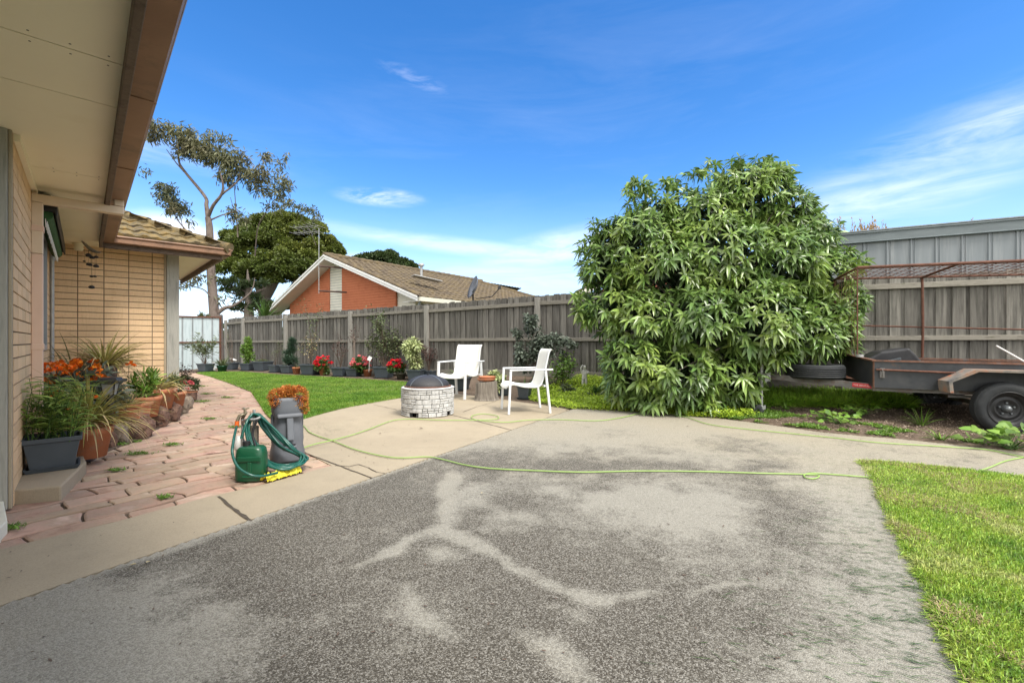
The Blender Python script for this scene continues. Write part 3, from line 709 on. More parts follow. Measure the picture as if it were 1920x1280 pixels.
# window beneath the awning
fr = MB(); w0 = WA(AW, 4.17); w1 = WA(AW, 5.0); wl = (w1 - w0).length
fr.obox(w0 + UZ * .96 - D2 * .02, D1 * wl, D2 * .06, UZ * .05); fr.obox(w0 + UZ * 2.15 - D2 * .02, D1 * wl, D2 * .06, UZ * .05)
fr.obox(w0 + UZ * 1.01 - D2 * .02, D1 * .05, D2 * .06, UZ * 1.14); fr.obox(w1 - D1 * .05 + UZ * 1.01 - D2 * .02, D1 * .05, D2 * .06, UZ * 1.14)
win = fr.build('window', m_grey, house)
MB().obox(w0 + UZ * 1.01 + D1 * .05, D1 * (wl - .1), D2 * .008, UZ * 1.14).build('pane', m_glass, win)
# soffit with its joints, moulding
sf = MB()
def plate(b, pts, z, th): b.prism([(p[0], p[1]) for p in pts], z, z + th)
AF = .182
s_edge = [WA(AF, -2.5), WA(AF, 5.95)]
iw = WA(AF, 0); # intersection of both eave lines
ti = .48; ei = wi - D1 * .5 + D2 * ti; eo = wi - D1 * .5 + D2 * 1.85
cuts = [-2.5, -.2, 1.2, 2.2, 2.6, 3.75, 5.2]
for z0_, z1_ in zip(cuts[:-1], cuts[1:]):
    a_, b__ = WA(AF + .01, z0_ + .003), WA(AF + .01, z1_ - .003); c_, d_ = WA(AW - .3, z1_ - .003), WA(AW - .3, z0_ + .003)
    k0 = (a_ - D2 * .95, b__ - D2 * .95)
    plate(sf, [a_, b__, k0[1], k0[0]], SOF, .012)
plate(sf, [WA(AF + .01, 5.203), ei + V(.01,0,0), wi + D1 * .1 - D2 * .1, WA(AW, 5.0) + V(-.1,.1,0) - D2 * .1, WA(AF+.01, 5.203) - D2 * .9], SOF, .012)
plate(sf, [ei, eo, eo + D1 * 4, wo + D1 * 4 - D2 * .1, wo + D1 * .1 - D2 * .1, wi + D1 * .1 - D2 * .1], SOF + .0005, .012)
sf.build('soffit', m_soffit, house)
MB().obox(WA(AW, -1) + UZ * (SOF + .02) - D2 * 1.5, D1 * 9.8, D2 * 2.03, UZ * .03).build('eave_backing', m_black, house)
mo = MB(); mo.obox(WA(AW, 2.93) + UZ * (SOF - .045) + D2 * .012, D1 * ((WA(AW, 6.1) - WA(AW, 2.93)).length), D2 * .03, UZ * .043)
mo.obox(WA(AW, 2.93) + UZ * (SOF - .045) + D2 * .042, -D2 * 1.0, -D1 * .03, UZ * .043)
mo.build('soffit_moulding', m_soffit, house)
# fascias
fa = MB()
fl = (WA(AF, 6.0) - WA(AF, -2.5)).length
fa.obox(WA(AF, -2.5) + UZ * 2.30, D1 * ((ei - WA(AF, -2.5)).length), D2 * .035, UZ * .2)
fa.obox(ei + UZ * 2.30, D2 * ((eo - ei).length), -D1 * .035, UZ * .2)
fa.obox(eo + UZ * 2.30 - D1 * .035, D1 * 4, D2 * .035, UZ * .2)
fa.build('fascia', m_fascia, house, bevel=.004)
prof = [(0, 0), (.105, 0), (.115, .012), (.115, .075), (.122, .085), (.135, .09), (.14, .10), (.136, .112), (.124, .118), (.112, .115), (.106, .105), (.104, .02), (.01, .02), (.01, .12), (0, .12)]
gu = MB()
gz = 2.365
gu.extrude(prof, WA(AF, -2.5) + D2 * .037 + UZ * gz, ei + D2 * .037 - D1 * .12 + UZ * gz, D2)
gu.extrude([(a_ * .85, b_ * .85) for a_, b_ in prof], ei - D1 * .037 + UZ * gz + D2 * .05, eo - D1 * .037 + D2 * .12 + UZ * gz, -D1)
gu.extrude([(a_ * .85, b_ * .85) for a_, b_ in prof], eo + D2 * .037 - D1 * .12 + UZ * gz, eo + D2 * .037 + D1 * 4 + UZ * gz, D2)
gu.build('gutter', m_gutter, house)
# posts
po = MB(); po.obox(WA(AW, 2.845) - D2 * .30, D1 * .07, D2 * .292, UZ * SOF)
po.build('post', m_postgrey, house, bevel=.006)
po = MB(); po.obox(WA(AW, 2.855) - D2 * .007, D1 * .05, D2 * .018, UZ * SOF); po.build('post', m_concrete, house, bevel=.004)
po = MB(); po.obox(wo - D2 * .10 - D1 * .05, D2 * .155, D1 * .06, UZ * SOF); po.build('post', m_postgrey, house, bevel=.006)
po = MB(); po.obox(wo - D2 * .128 - D1 * .03, D2 * .026, D1 * .03, UZ * SOF); po.build('post', m_concrete, house)
# downpipe
dz = 2.27; dp0 = WA(AW, 3.84) + D2 * .012
d1_ = MB(); d1_.obox(dp0 + UZ * 1.80, D1 * .09, D2 * .07, UZ * (dz - 1.80 - .035))
dp = d1_.build('downpipe', m_downp, house, bevel=.006)
MB().obox(dp0 + UZ * .02, D1 * .09, D2 * .07, UZ * 1.778).build('lower_pipe', m_downpink, dp, bevel=.006)
k = MB(); k.obox(dp0 + UZ * (dz - .033), D1 * .09, D2 * .60, UZ * .07); k.obox(dp0 + D2 * .53 + UZ * (dz + .04), D1 * .09, D2 * .07, UZ * .12)
k.build('elbow', m_downp, dp, bevel=.005)
for zz in (1.99, .98): MB().obox(dp0 - D1 * .004 + UZ * zz, D1 * .098, D2 * .076, UZ * .05).build('bracket', m_downpink, dp, bevel=.003)
# corner conduit
cd_ = MB(); c0_ = WA(AW, 5.83) + D2 * .035
cd_.tube([c0_ + UZ * .5, c0_ + UZ * 2.1], .022, 10); cd_.tube([c0_ + UZ * 2.09, c0_ + UZ * SOF], .036, 10)
cd_.tube([c0_ + D1*.08 + UZ * 1.0, c0_ + D1 * .08 + UZ * 2.1], .015, 8)
cd_.build('wall_conduit', m_galv, house)
lf = MB(); lf.lathe([(.0, 0), (.04, 0), (.055, .03), (.045, .06), (.06, .075), (.06, .10), (0, .10)], wi - D1 * .18 + D2 * .28 + UZ * (SOF - .10), 14); lf.build('soffit_light', m_soffit, house)
# awning rolled up above the window
aw = MB(); a0 = WA(AW, 3.98) + D2 * .015
aw.extrude([(0, .06), (0, .21), (.10, .21), (.145, .16), (.15, .03), (.135, .03), (.128, .06)], a0 + UZ * 2.15, a0 + D1 * 2.35 + UZ * 2.12, D2)
awn = aw.build('awning', m_black, house, bevel=.006)
gc = MB(); gc.tube([a0 + D2 * .07 + UZ * 2.185 + D1 * .03, a0 + D2 * .07 + UZ * 2.155 + D1 * 2.3], .052, 14); gc.build('canvas', m_greencanvas, awn)
sc_ = MB()
for i in range(34):
    p = a0 + D1 * (.05 + i * .067) + D2 * .075 + UZ * (2.115 - i * .0009)
    w_ = .033; hgt = .045 + .006 * math.sin(i * 1.7)
    arc = [p - D1 * w_ + UZ * .03] + [p + D1 * (w_ * math.cos(PI + PI * k / 6)) - UZ * (hgt * math.sin(PI * k / 6)) for k in range(7)] + [p + D1 * w_ + UZ * .03]
    tw = D2 * .004 * (1 if i % 2 else -1); n_ = len(arc)
    sc_.add([q + tw for q in arc] + [q + tw + D2 * .004 for q in arc], [tuple(range(n_)), tuple(reversed(range(n_, 2*n_)))] + [(k, n_+k, n_+(k+1) % n_, (k+1) % n_) for k in range(n_)])
sc_.build('scalloped_trim', m_white, awn)
# tiled roof of the wing (hip)
rf = MB(); sl_ = math.tan(R(24)); eb = wi - D1 * .62; L_w = 1.97
up = (D1 + UZ * sl_).normalized(); nrm = up.cross(D2); nrm = nrm if nrm.z > 0 else -nrm
row = .30; ns = 7
for j in range(9):
    d0 = j * row; w_hi = L_w - d0 * math.cos(R(24))
    t0 = -2.6
    if w_hi < t0 + .1: break
    nx = int((w_hi - t0) / .04)
    vs = []
    for i in range(nx + 1):
        t = t0 + (w_hi - t0) * i / nx
        wv = .012 * math.sin(2 * PI * t / .15 + j * .6) + .008 * math.sin(2 * PI * t / .30)
        for dv, hz in ((0, -.012), (0.0, .034), (row + .04, .008)):
            dd_ = d0 + dv
            tt = min(t, L_w - dd_ * math.cos(R(24)) + .05)
            vs.append(eb + D2 * tt + D1 * (dd_ * math.cos(R(24))) + UZ * (2.475 + dd_ * math.sin(R(24))) + nrm * (hz + wv))
    rf.add(vs, [(i*3+k, i*3+3+k, i*3+4+k, i*3+1+k) for i in range(nx) for k in range(2)], False)
# side slope of the hip, facing the gate
L2 = 5
for j in range(9):
    d0 = j * row; vs = []; nx = 100
    for i in range(nx + 1):
        t = d0 * .9 + (L2 - d0 * .9) * i / nx; wv = .018 * math.sin(2 * PI * t / .16 + j)
        for dv, hz in ((0, -.012), (0, .034), (row + .04, .008)):
            vs.append(eb + D2 * (L_w - (d0 + dv) * math.cos(R(24))) + D1 * max(t, 0) + UZ * (2.475 + (d0 + dv) * math.sin(R(24)) + hz + wv))
    rf.add(vs, [(i*3+k, i*3+3+k, i*3+4+k, i*3+1+k) for i in range(nx) for k in range(2)], False)
# ridge caps along hip
hipd = (D1 - D2).normalized()
hs_ = eb + D2 * (L_w - .02) + UZ * 2.50; hdir = ((D1 - D2) * math.cos(R(24)) + UZ * math.sin(R(24)))
for i in range(12):
    p0_ = hs_ + hdir * (i * .25 - .02); p1_ = hs_ + hdir * (i * .25 + .27)
    rf.tube([p0_ - UZ * .02, p1_ - UZ * .035], [.085, .072], 10)
rf.build('roof', m_lichen_tile, house)
mr = MB(); e0 = WA(AF, -2.5) + D2 * .08 + UZ * 2.47; ln = (ei - WA(AF, -2.5)).length
mr.add([e0, e0 + D1 * ln, e0 + D1 * ln - D2 * 3 + UZ * 1.2, e0 - D2 * 3 + UZ * 1.2], [(0,1,2,3)]); mr.build('roof_slope', m_lichen_tile, house)

# step by the wall, threshold
sp = [G(*p, .0) for p in [(24,943),(115,934),(162,884)]]; spz = .085
st = MB(); stp = [V(*sp[0][:2], 0), V(*sp[1][:2], 0), V(*sp[2][:2], 0), WA(AW, 4.6) + D2 * .25, WA(AW, 4.6) - D2 * .05, WA(AW, 2.93) - D2 * .05]
st.prism([(p[0], p[1]) for p in stp], -.05, spz)
tag(st.build('concrete_step', m_step, None, sp[1], bevel=.012), 'low angled concrete step along the brick wall under the large grey planter', 'step')
th_ = MB(); th_.prism([(p[0], p[1]) for p in [G(14,996), G(-2,1012), G(-40,1010), G(-40,955), G(6,952)]], -.05, .06)
tag(th_.build('door_threshold', m_cream, None, G(0, 985), bevel=.006), 'small cream door threshold at the far left edge by the grey post', 'threshold')

# wind chime
wc = thing('wind_chime', 'metal crescent wind chime with dark shells hanging under the eaves corner', 'wind chime', ei - D1 * .02 + UZ * 2.28 - D2 * .03)
cp = wloc(wc)
b = MB(); arc = []
for i in range(9):
    t = i / 8; arc.append(cp + V(-.14 + .25 * t, -.05, .09 - .15 * math.sin(t * PI * .55)))
b.tube(arc, [.006, .015, .019, .022, .024, .022, .019, .015, .006], 6); b.build('crescent_hanger', m_steel, wc)
for (dx, dz_, r_) in [(-.07,-.10,.03),(-.03,-.10,.032),(.0,-.13,.03),(.04,-.12,.026),(-.05,-.22,.024),(.0,-.23,.026),(.045,-.24,.032),(.01,-.38,.02),(.06,-.38,.02),(.01,-.52,.034),(-.09,-.18,.016)]:
    p = cp + V(dx, -.05 + random.uniform(-.03, .03), dz_)
    b = MB(); b.lathe([(0, r_*.8), (r_*.6, r_*.5), (r_, -.1*r_), (r_*.7, -.5*r_), (0, -.6*r_)], p, 9, True, .12); b.tube([p + UZ*r_*.7, V(p.x, p.y, cp.z - .03)], .0012, 4); b.build('shell', m_black, wc)

# ---------------------------------------------------------------- timber fence
def ftop(px): return float(np.interp(px, [405, 440, 1000, 1120, 1605, 1920, 2400], [1.93, 2.0, 2.135, 2.13, 2.10, 2.075, 2.07]))
def fbase(px): return float(np.interp(px, [405, 700, 860, 1000, 2400], [-.03, .03, .17, .22, .22]))
fence = thing('timber_fence', 'long weathered grey paling fence with posts and rails behind the yard', 'fence', FP(1000))
posts_px = [424, 456, 536, 657, 800, 1008, 1322, 1585, 1990, 2350]
def s_of(px): return (FP(px) - FP(1000)).dot(-FD)
def px_of(s):
    lo, hi = 380, 3000
    for _ in range(40):
        mid = (lo + hi) / 2
        if s_of(mid) < s: lo = mid
        else: hi = mid
    return lo
for a_, b_ in zip(posts_px[:-1], posts_px[1:]):
    s0, s1 = s_of(a_), s_of(b_); pb = MB(); s = s0 + .05; i = 0
    while s < s1:
        px = px_of(s); under = i % 2; w = random.uniform(.13, .15) if not under else random.uniform(.10, .12)
        pos = FP(px) + FN * (.052 if not under else .074) ; zt = ftop(px) + random.uniform(-.018, .018)
        z0 = fbase(px) - .1
        d_ = -FD
        tw = random.uniform(-.006, .006)
        pb.obox(pos + UZ * z0 + FN * tw, d_ * w + V(0, 0, 0), FN * .014, UZ * (zt - z0) + d_ * random.uniform(-.006, .006))
        s += (w - .022 if not under else w - .045) ; i += 1
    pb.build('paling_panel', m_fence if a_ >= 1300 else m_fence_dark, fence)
    rb = MB()
    for fr_, hh in ((.0, .15), (.5, .075), (.885, .085)):
        za = fbase(a_) + fr_ * (ftop(a_) - fbase(a_)); zb = fbase(b_) + fr_ * (ftop(b_) - fbase(b_))
        if fr_ == .5: za = 1.01 if a_ < 700 else 1.06; zb = 1.03 if b_ < 700 else 1.07
        j = random.uniform(-.012, .012); rb = MB()
        rb.obox(FP(a_) + UZ * (za + j) - FD * .02 + FN * .004, (FP(b_) - FP(a_)) + UZ * (zb - za) + FD * .02, FN * .045, UZ * hh)
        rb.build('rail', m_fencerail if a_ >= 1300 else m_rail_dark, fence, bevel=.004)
for px in posts_px:
    pb = MB(); pb.obox(FP(px) - FN * .055 + FD * .06 + UZ * (fbase(px) - .1), -FD * (.12 if px != 424 else .09), FN * .10, UZ * (ftop(px) - fbase(px) + .05))
    pb.build('post', m_fencepost, fence, bevel=.008)

# metal side gate
ga = Vector(Pt(322, 640, 16.8)); gbp = Vector(Pt(413, 640, 17.6)); ga.z = gbp.z = 0; ga = ga - (gbp - ga) * .5
gt = thing('metal_gate', 'pale ribbed sheet metal gate with rusty frame between the house and the fence', 'gate', gbp)
gd = (gbp - ga).normalized(); gn = V(-gd.y, gd.x, 0); gl = (gbp - ga).length; gh = 1.98
MB().obox(ga + UZ * -.02, gd * gl, gn * .012, UZ * gh).build('sheet', m_zinc, gt)
rb = MB(); s = .12
while s < gl:
    rb.obox(ga + gd * s - gn * .012 + UZ * -.01, gd * .05, gn * .03, UZ * (gh - .01)); s += .31
rb.build('rib', m_zincrib, gt)
fb = MB(); fb.bar(ga - gn * .03 + UZ * gh, gbp - gn * .03 + UZ * gh, .05); fb.bar(ga - gn * .035 + UZ * 1.0, gbp - gn * .035 + UZ * 1.03, .05, .05)
fb.bar(gbp - gn * .03, gbp - gn * .03 + UZ * gh, .05); fb.build('frame', m_rust, gt)

# ---------------------------------------------------------------- neighbour's orange brick house
Rr = V(-3.1, 15.0, 0); Ll = V(-11.0, 20.6, 0); gdir = (Ll - Rr).normalized(); rdir = V(-gdir.y, gdir.x, 0); rdir = rdir if rdir.y > 0 else -rdir
glen = (Ll - Rr).length; mid = Rr + gdir * glen * .55
eH = 2.55; aH = H0 + 162 * mid.y / F
nh = thing('orange_brick_house', 'orange brick house with white gable verge and brown tiled roof beyond the fence', 'house', mid)
wallin = .55
g0 = Rr + gdir * .75 + rdir * wallin; g1 = Ll - gdir * .75 + rdir * wallin
def roof_z(p): # height under the roof along gable
    s = (p - Rr).dot(gdir); m_ = glen * .55
    return eH + (aH - eH) * (s / m_ if s < m_ else (glen - s) / (glen - m_))
def gable(b, s0, s1, off, z0, drop=.14, th=.2):
    P0 = Rr + gdir * s0 + rdir * off; P1 = Rr + gdir * s1 + rdir * off; pts = [(P0, z0), (P1, z0), (P1, roof_z(P1) - drop)]
    m_ = glen * .55
    if s0 < m_ < s1: pts.append((Rr + gdir * m_ + rdir * off, aH - drop))
    pts.append((P0, roof_z(P0) - drop)); n = len(pts)
    vs = [(p.x, p.y, z) for p, z in pts] + [(p.x + rdir.x * th, p.y + rdir.y * th, z) for p, z in pts]
    b.add(vs, [tuple(range(n)), tuple(reversed(range(n, 2*n)))] + [(k, n+k, n+(k+1) % n, (k+1) % n) for k in range(n)])
b = MB(); gable(b, 1.75, 5.0, wallin, 0); gable(b, 5.85, glen - .75, wallin, 0); gable(b, .75, 1.75, wallin + .25, 0, 1.0)
b.obox(Rr + gdir * .75 + rdir * (wallin + .25), rdir * 12, gdir * .2, UZ * 2.1)
b.build('wall', m_orange, nh)
# course lines scratched in as thin recess strips
b = MB()
for i in range(26):
    z = 1.6 + i * .1
    for (a_, c_) in ((1.76, 4.99), (5.86, glen - .76)):
        ss = [x for x in np.linspace(a_, c_, 40) if roof_z(Rr + gdir * x) - .2 > z]
        if len(ss) > 1: b.obox(Rr + gdir * ss[0] + rdir * (wallin - .012) + UZ * z, gdir * (ss[-1] - ss[0]), rdir * .010, UZ * .012)
b.build('mortar_course', mat('orange_mortar', [(.36,.10,.04), (.42,.13,.055)], rough=.9), nh)
b = MB(); gable(b, 5.0, 5.85, wallin + .03, 0); b.build('weatherboards', m_cream, nh)
b = MB(); gable(b, .8, 1.74, wallin + .08, 1.9); b.build('weatherboards', m_cream, nh)
b = MB()
for i in range(20):
    z = 1.9 + i * .11
    if z < aH - .35: b.obox(Rr + gdir * 5.0 + rdir * (wallin + .015) + UZ * z, gdir * .85, rdir * .014, UZ * .012)
b.build('board_joint', m_grey, nh)
bw = MB(); bw.obox(Rr + gdir * 5.15 + rdir * (wallin - .01) + UZ * 1.1, gdir * .9, rdir * .05, UZ * 1.0)
wn = bw.build('window', m_white, nh); MB().obox(Rr + gdir * 5.2 + rdir * (wallin - .02) + UZ * 1.15, gdir * .8, rdir * .008, UZ * .88).build('pane', m_glass, wn)
apx = mid + UZ * aH
b = MB()
for A_, sgn in ((Rr, 1), (Ll, -1)):
    e_ = A_ + UZ * eH; dv = apx - e_
    b.obox(e_ - rdir * .03 - UZ * .17, dv, rdir * .04, UZ * .17)
    b.obox(e_ - rdir * .065 - UZ * .05, dv, rdir * .034, UZ * .055)
b.build('bargeboard', m_white, nh)
b = MB()
for A_ in (Rr, Ll):
    e_ = A_ + UZ * eH; b.obox(e_ + rdir * .01 - UZ * .165, apx - e_, rdir * .62, UZ * .012)
b.obox(Rr + UZ * (eH - .17) + gdir * .0, rdir * 13, gdir * .75, UZ * .012)
b.build('soffit', m_white, nh)
# roof slopes of stepped tiles, right slope with a hip at its far end
def tiles(b, o, along, slope_h, rise, length, hip, step=.34, px_=.1):
    run = slope_h.length; sh = slope_h.normalized(); rows = int(run / step * 1.0); a_ = math.atan2(rise, run)
    for j in range(rows + 1):
        d0 = j * step; d1x = min(run, d0 + step + .03)
        if d0 >= run: break
        Lr = length - (d0 if hip else 0); nx = int(Lr / px_); vs = []
        for i in range(nx + 1):
            t = Lr * i / nx; wv = .018 * math.sin(2 * PI * t / .30 + (j % 2) * PI)
            for dx_, hz in ((d0, -.005), (d0, .035), (d1x, .004)):
                vs.append(o + along * t + sh * dx_ + UZ * (rise * dx_ / run + hz + wv))
        b.add(vs, [(i*3+k, i*3+3+k, i*3+4+k, i*3+1+k) for i in range(nx) for k in range(2)], False)
rb = MB(); o_ = Rr - rdir * .05 - gdir * .1 + UZ * (eH - .02)
tiles(rb, o_, rdir, (mid - Rr) + gdir * .1, aH - eH + .03, 14.0, True)
tiles(rb, Ll - rdir * .05 + UZ * (eH - .02), rdir, (mid - Ll), aH - eH + .03, 14.0, False)
for i in range(26): rb.tube([apx + rdir * (i * .38 - .05) + UZ * .02, apx + rdir * (i * .38 + .36) + UZ * .03], [.09, .11], 8)
hpt = apx + rdir * (13.95 - (mid - Rr).length); hend = Rr + rdir * 13.95 + UZ * eH
for i in range(20):
    rb.tube([hpt.lerp(hend, i / 20) + UZ * .04, hpt.lerp(hend, (i + 1.1) / 20) + UZ * .03], [.09, .11], 8)
for A_ in (Rr, Ll):
    e_ = A_ + UZ * eH
    for i in range(14): rb.tube([e_.lerp(apx, i / 14) + UZ * .015 + rdir * .06, e_.lerp(apx, (i + 1.08) / 14) + UZ * .03 + rdir * .06], [.075, .09], 7)
nroof = rb.build('roof', m_tile, nh)
gb_ = MB(); gb_.obox(Rr - gdir * .12 + UZ * (eH - .17), rdir * 13.9, gdir * .1, UZ * .14); gb_.build('gutter', m_cream, nh)
gp = MB(); gp.tube([Rr + UZ * (eH - .17) + rdir * .1, Rr + gdir * .5 + rdir * .3 + UZ * (eH - .7), Rr + gdir * .72 + rdir * .4 + UZ * 1.0], .045, 8); gp.build('downpipe', m_grey, nh)
def roofpt(px, t):   # point on the right slope
    pass
fl_ = Pt(790, 516, 17.6); b = MB(); b.tube([fl_ - UZ * .1, fl_ + UZ * .38], .05, 10); b.tube([fl_ + UZ * .38, fl_ + UZ * .44], [.13, .11], 12); b.tube([fl_ + UZ*.33, fl_ + UZ*.38], .08, 10)
b.build('flue', m_galv, nh)
bl_ = MB(); q0 = Pt(800, 524, 17.2); bl_.box(q0 + UZ * .03, (1.1, .5, .03), rz=.5, tilt=Matrix.Rotation(.15, 3, 'Y')); bl_.build('skylight', m_galv, nh, bevel=.01)
# satellite dish
dc = Pt(893, 541, 15.6); b = MB(); mdish = Matrix.Rotation(R(-70), 3, 'Y') @ Matrix.Rotation(R(20), 3, 'X')
b.lathe([(0, 0), (.15, .02), (.30, .075), (.40, .14), (.41, .15), (.30, .09), (.15, .035), (0, .015)], dc, 22, True, 0, mdish)
dish = b.build('satellite_dish', mat('dish_grey', [(.12,.13,.15), (.17,.18,.20)], rough=.5), nh)
b = MB(); base_ = dc + V(-.12, .1, -.55); b.tube([base_, base_ + UZ * .45, dc + V(-.05, 0, -.02)], .028, 8); b.tube([dc + V(0, 0, -.35), dc + V(.55, -.1, -.28), dc + V(.8, -.1, 0.0)], .018, 6); b.box(dc + V(.8, -.1, .02), (.1, .1, .1)); b.build('arm', m_black, dish)
# TV antenna on the gable
ap = mid + gdir * 0.05 - rdir * .12; ap = Pt(598, 560, mid.y - .55); ap.z = 0
b = MB(); b.tube([ap + UZ * 2.9, ap + UZ * 5.4], .014, 7); ant = b.build('antenna', m_galv, nh)
for z in (3.0, 3.95): b = MB(); b.tube([ap + UZ * z, ap + UZ * (z - .02) + V(.95, .35, 0)], .032, 7); b.build('bracket_arm', m_armdark, ant)
b = MB(); boom0 = ap + UZ * 5.28 + V(-.0, 0, 0)
for zz in (0, .22): b.tube([boom0 + UZ * zz, boom0 + V(-1.15, .35, zz + .02)], .009, 5)
for i in range(6):
    c_ = boom0 + V(-1.1, .33, .0) * (i / 5); l_ = .55 - .03 * i
    b.tube([c_ + V(-.35, -1, .0) * l_ * .6, c_ - V(-.35, -1, .0) * l_ * .6], .007, 4)
    b.tube([c_ + UZ * .22 + V(-.5, -.8, .12) * l_ * .6, c_ + UZ * .22 - V(-.5, -.8, .12) * l_ * .6], .006, 4)
b.build('antenna_element', m_galv, ant)

# far house at the right of the fence: only its gable corner shows
fh0 = Pt(1085, 549, 24.0); b = MB()
fh = thing('distant_gable_house', 'gable end of a distant house with cream verge just left of the big tree', 'house', V(fh0.x + 4, fh0.y, 0))
pe = fh0; pa = fh0 + V(5.5, .5, 2.6); pe2 = fh0 + V(11, 1, 0)
b.add([V(pe.x + .6, pe.y + .6, 0), V(pe2.x, pe2.y + .6, 0), pe2 + V(0, .6, -.3), pa + V(0, .6, -.35), pe + V(.6, .6, -.1)], [(0,1,2,3,4)]); b.build('wall', mat('red_brown_brick', [(.22,.07,.045), (.28,.10,.06)], rough=.9), fh)
b = MB(); b.obox(pe - UZ * .2, pa - pe, V(0, .05, 0), UZ * .26); b.obox(pe2 - UZ * .2, pa - pe2, V(0, .05, 0), UZ * .26); b.obox(pe - UZ*.21, pa - pe, V(0, .7, 0), UZ * .02); b.build('bargeboard', m_cream, fh)
b = MB(); b.obox(pe + UZ * .07 - V(.1, .05, .02), pa - pe, V(0, 10, 0), UZ * .08); b.obox(pe2 + UZ * .07, pa - pe2, V(0, 10, 0), UZ * .08); b.build('roof', m_tile, fh)

# grey steel shed behind the fence
s0 = V(5.70, 8.40, 0); s1 = V(8.07, 7.17, 0); sdv = (s1 - s0).normalized(); sn = V(-sdv.y, sdv.x, 0); s0 = s0 - sdv * .1; sl2 = 6.5
sh = thing('steel_shed', 'grey ribbed steel shed with low roof edge behind the fence and trailer', 'shed', s0)
MB().obox(s0, sdv * sl2, sn * .03, UZ * 2.9).obox(s0, sdv * .03, sn * 5, UZ * 2.9).build('wall', m_shed, sh)
b = MB(); s = .07
while s < sl2:
    b.extrude([(0, 0), (.022, .012), (.022, .030), (0, .042)], s0 + sdv * s + UZ * .3, s0 + sdv * s + UZ * 2.86, -sn, sdv)
    b.extrude([(0, 0), (.012, .006), (.012, .014), (0, .020)], s0 + sdv * (s + .06) + UZ * .3, s0 + sdv * (s + .06) + UZ * 2.86, -sn, sdv)
    s += .325
b.build('wall_rib', m_shed, sh)
b = MB(); b.extrude([(-.02, 0), (.055, 0), (.06, .012), (.05, .02), (.05, .15), (.065, .165), (.065, .185), (-.02, .20)], s0 - sdv * .12 + UZ * 2.80, s0 + sdv * sl2 + UZ * 2.80, -sn)
b.build('gutter', m_shedtrim, sh)
b = MB(); b.obox(s0 + UZ * 3.0 - sdv * .1 - sn * .05, sdv * (sl2 + .1), sn * 5 + UZ * .5, UZ * .02); b.build('roof', m_shed, sh)
# soil strip between house and path
b = MB(); b.prism([(p[0], p[1]) for p in [WA(AW, 3.6), WA(AW, 6.1), wo, wo + D1 * 6, G(322, 699), G(330, 715), G(352, 745), G(362, 762), G(330, 785), G(290, 806), G(245, 830), G(200, 845), G(165, 868)]], -.05, .0)
tag(b.build('garden_bed', m_soil), kind='structure')

# ---------------------------------------------------------------- chairs
def make_chair(label):
    t = thing('garden_chair', label, 'chair', (0, 0, 0), 'white sling garden chairs on the patio')
    w = .28      # half width; chair faces +X
    def leg(p0, p1, a_, b_):
        m = MB(); m.bar(p0, p1, a_, b_, up=(1, 0, 0)); m.build('leg', m_chair, t, bevel=.004)
    for s in (-1, 1):
        leg((.30, s*w, 0), (.27, s*w, .62), .042, .03)
        leg((-.32, s*w, 0), (-.25, s*w, .62), .042, .03)
        m = MB(); m.bar((.285, s*w, .635), (-.36, s*w, .64), .045, .022); m.build('armrest', m_chair, t, bevel=.005)
    m = MB()
    for s in (-1, 1):
        yy = s * (w - .035)
        m.tube(smoothpath([(.30, yy, .40), (.22, yy, .425), (.05, yy, .39), (-.13, yy, .385), (-.20, yy, .44), (-.26, yy, .66), (-.31, yy, .88), (-.35, yy, .935)], 4), .013, 7)
    m.bar((.28, -w, .385), (.28, w, .385), .025); m.bar((-.24, -w, .40), (-.24, w, .40), .025)
    m.build('frame', m_chair, t)
    path = smoothpath([(.325, 0, .375), (.30, 0, .412), (.22, 0, .432), (.05, 0, .392), (-.13, 0, .39), (-.19, 0, .44), (-.25, 0, .66), (-.295, 0, .87), (-.335, 0, .935), (-.36, 0, .925)], 5)
    def sling(name, pts):
        m = MB(); n = len(pts); ny = 9; vs = []
        for off in (0, -.007):
            for i, p in enumerate(pts):
                for k in range(ny):
                    y = -1 + 2 * k / (ny - 1); sag = .016 * (1 - y*y)
                    vs.append((p.x + (0 if p.z < .5 else -sag), y * (w - .02), p.z - (sag if p.z < .5 else 0) + off))
        N = n * ny
        fs = [(i*ny+k, i*ny+k+1, (i+1)*ny+k+1, (i+1)*ny+k) for i in range(n-1) for k in range(ny-1)]
        fs += [tuple(N + q for q in reversed(f)) for f in fs]
        ring = [k for k in range(ny)] + [i*ny+ny-1 for i in range(1, n)] + [(n-1)*ny+k for k in range(ny-2, -1, -1)] + [i*ny for i in range(n-2, 0, -1)]
        fs += [(ring[i], ring[(i+1) % len(ring)], N + ring[(i+1) % len(ring)], N + ring[i]) for i in range(len(ring))]
        m.add(vs, fs, True); return m.build(name, m_sling, t)
    k = next(i for i, p in enumerate(path) if p.x < -.155)
    sling('seat', path[:k+1]); sling('backrest', path[k:])
    return t
c1 = make_chair('white sling chair left of the tree stump, turned towards the stone fire pit')
c2 = copy_tree(c1); c2['label'] = 'white sling chair right of the tree stump, seen side on facing left'
c1.location = (-.98, 8.62, 0); c1.rotation_euler = (0, 0, math.atan2(-.86, -.42)); c1.scale = (1.05, 1.05, 1.05)
c2.location = (.19, 6.88, 0); c2.rotation_euler = (0, 0, math.atan2(-.20, -.97))

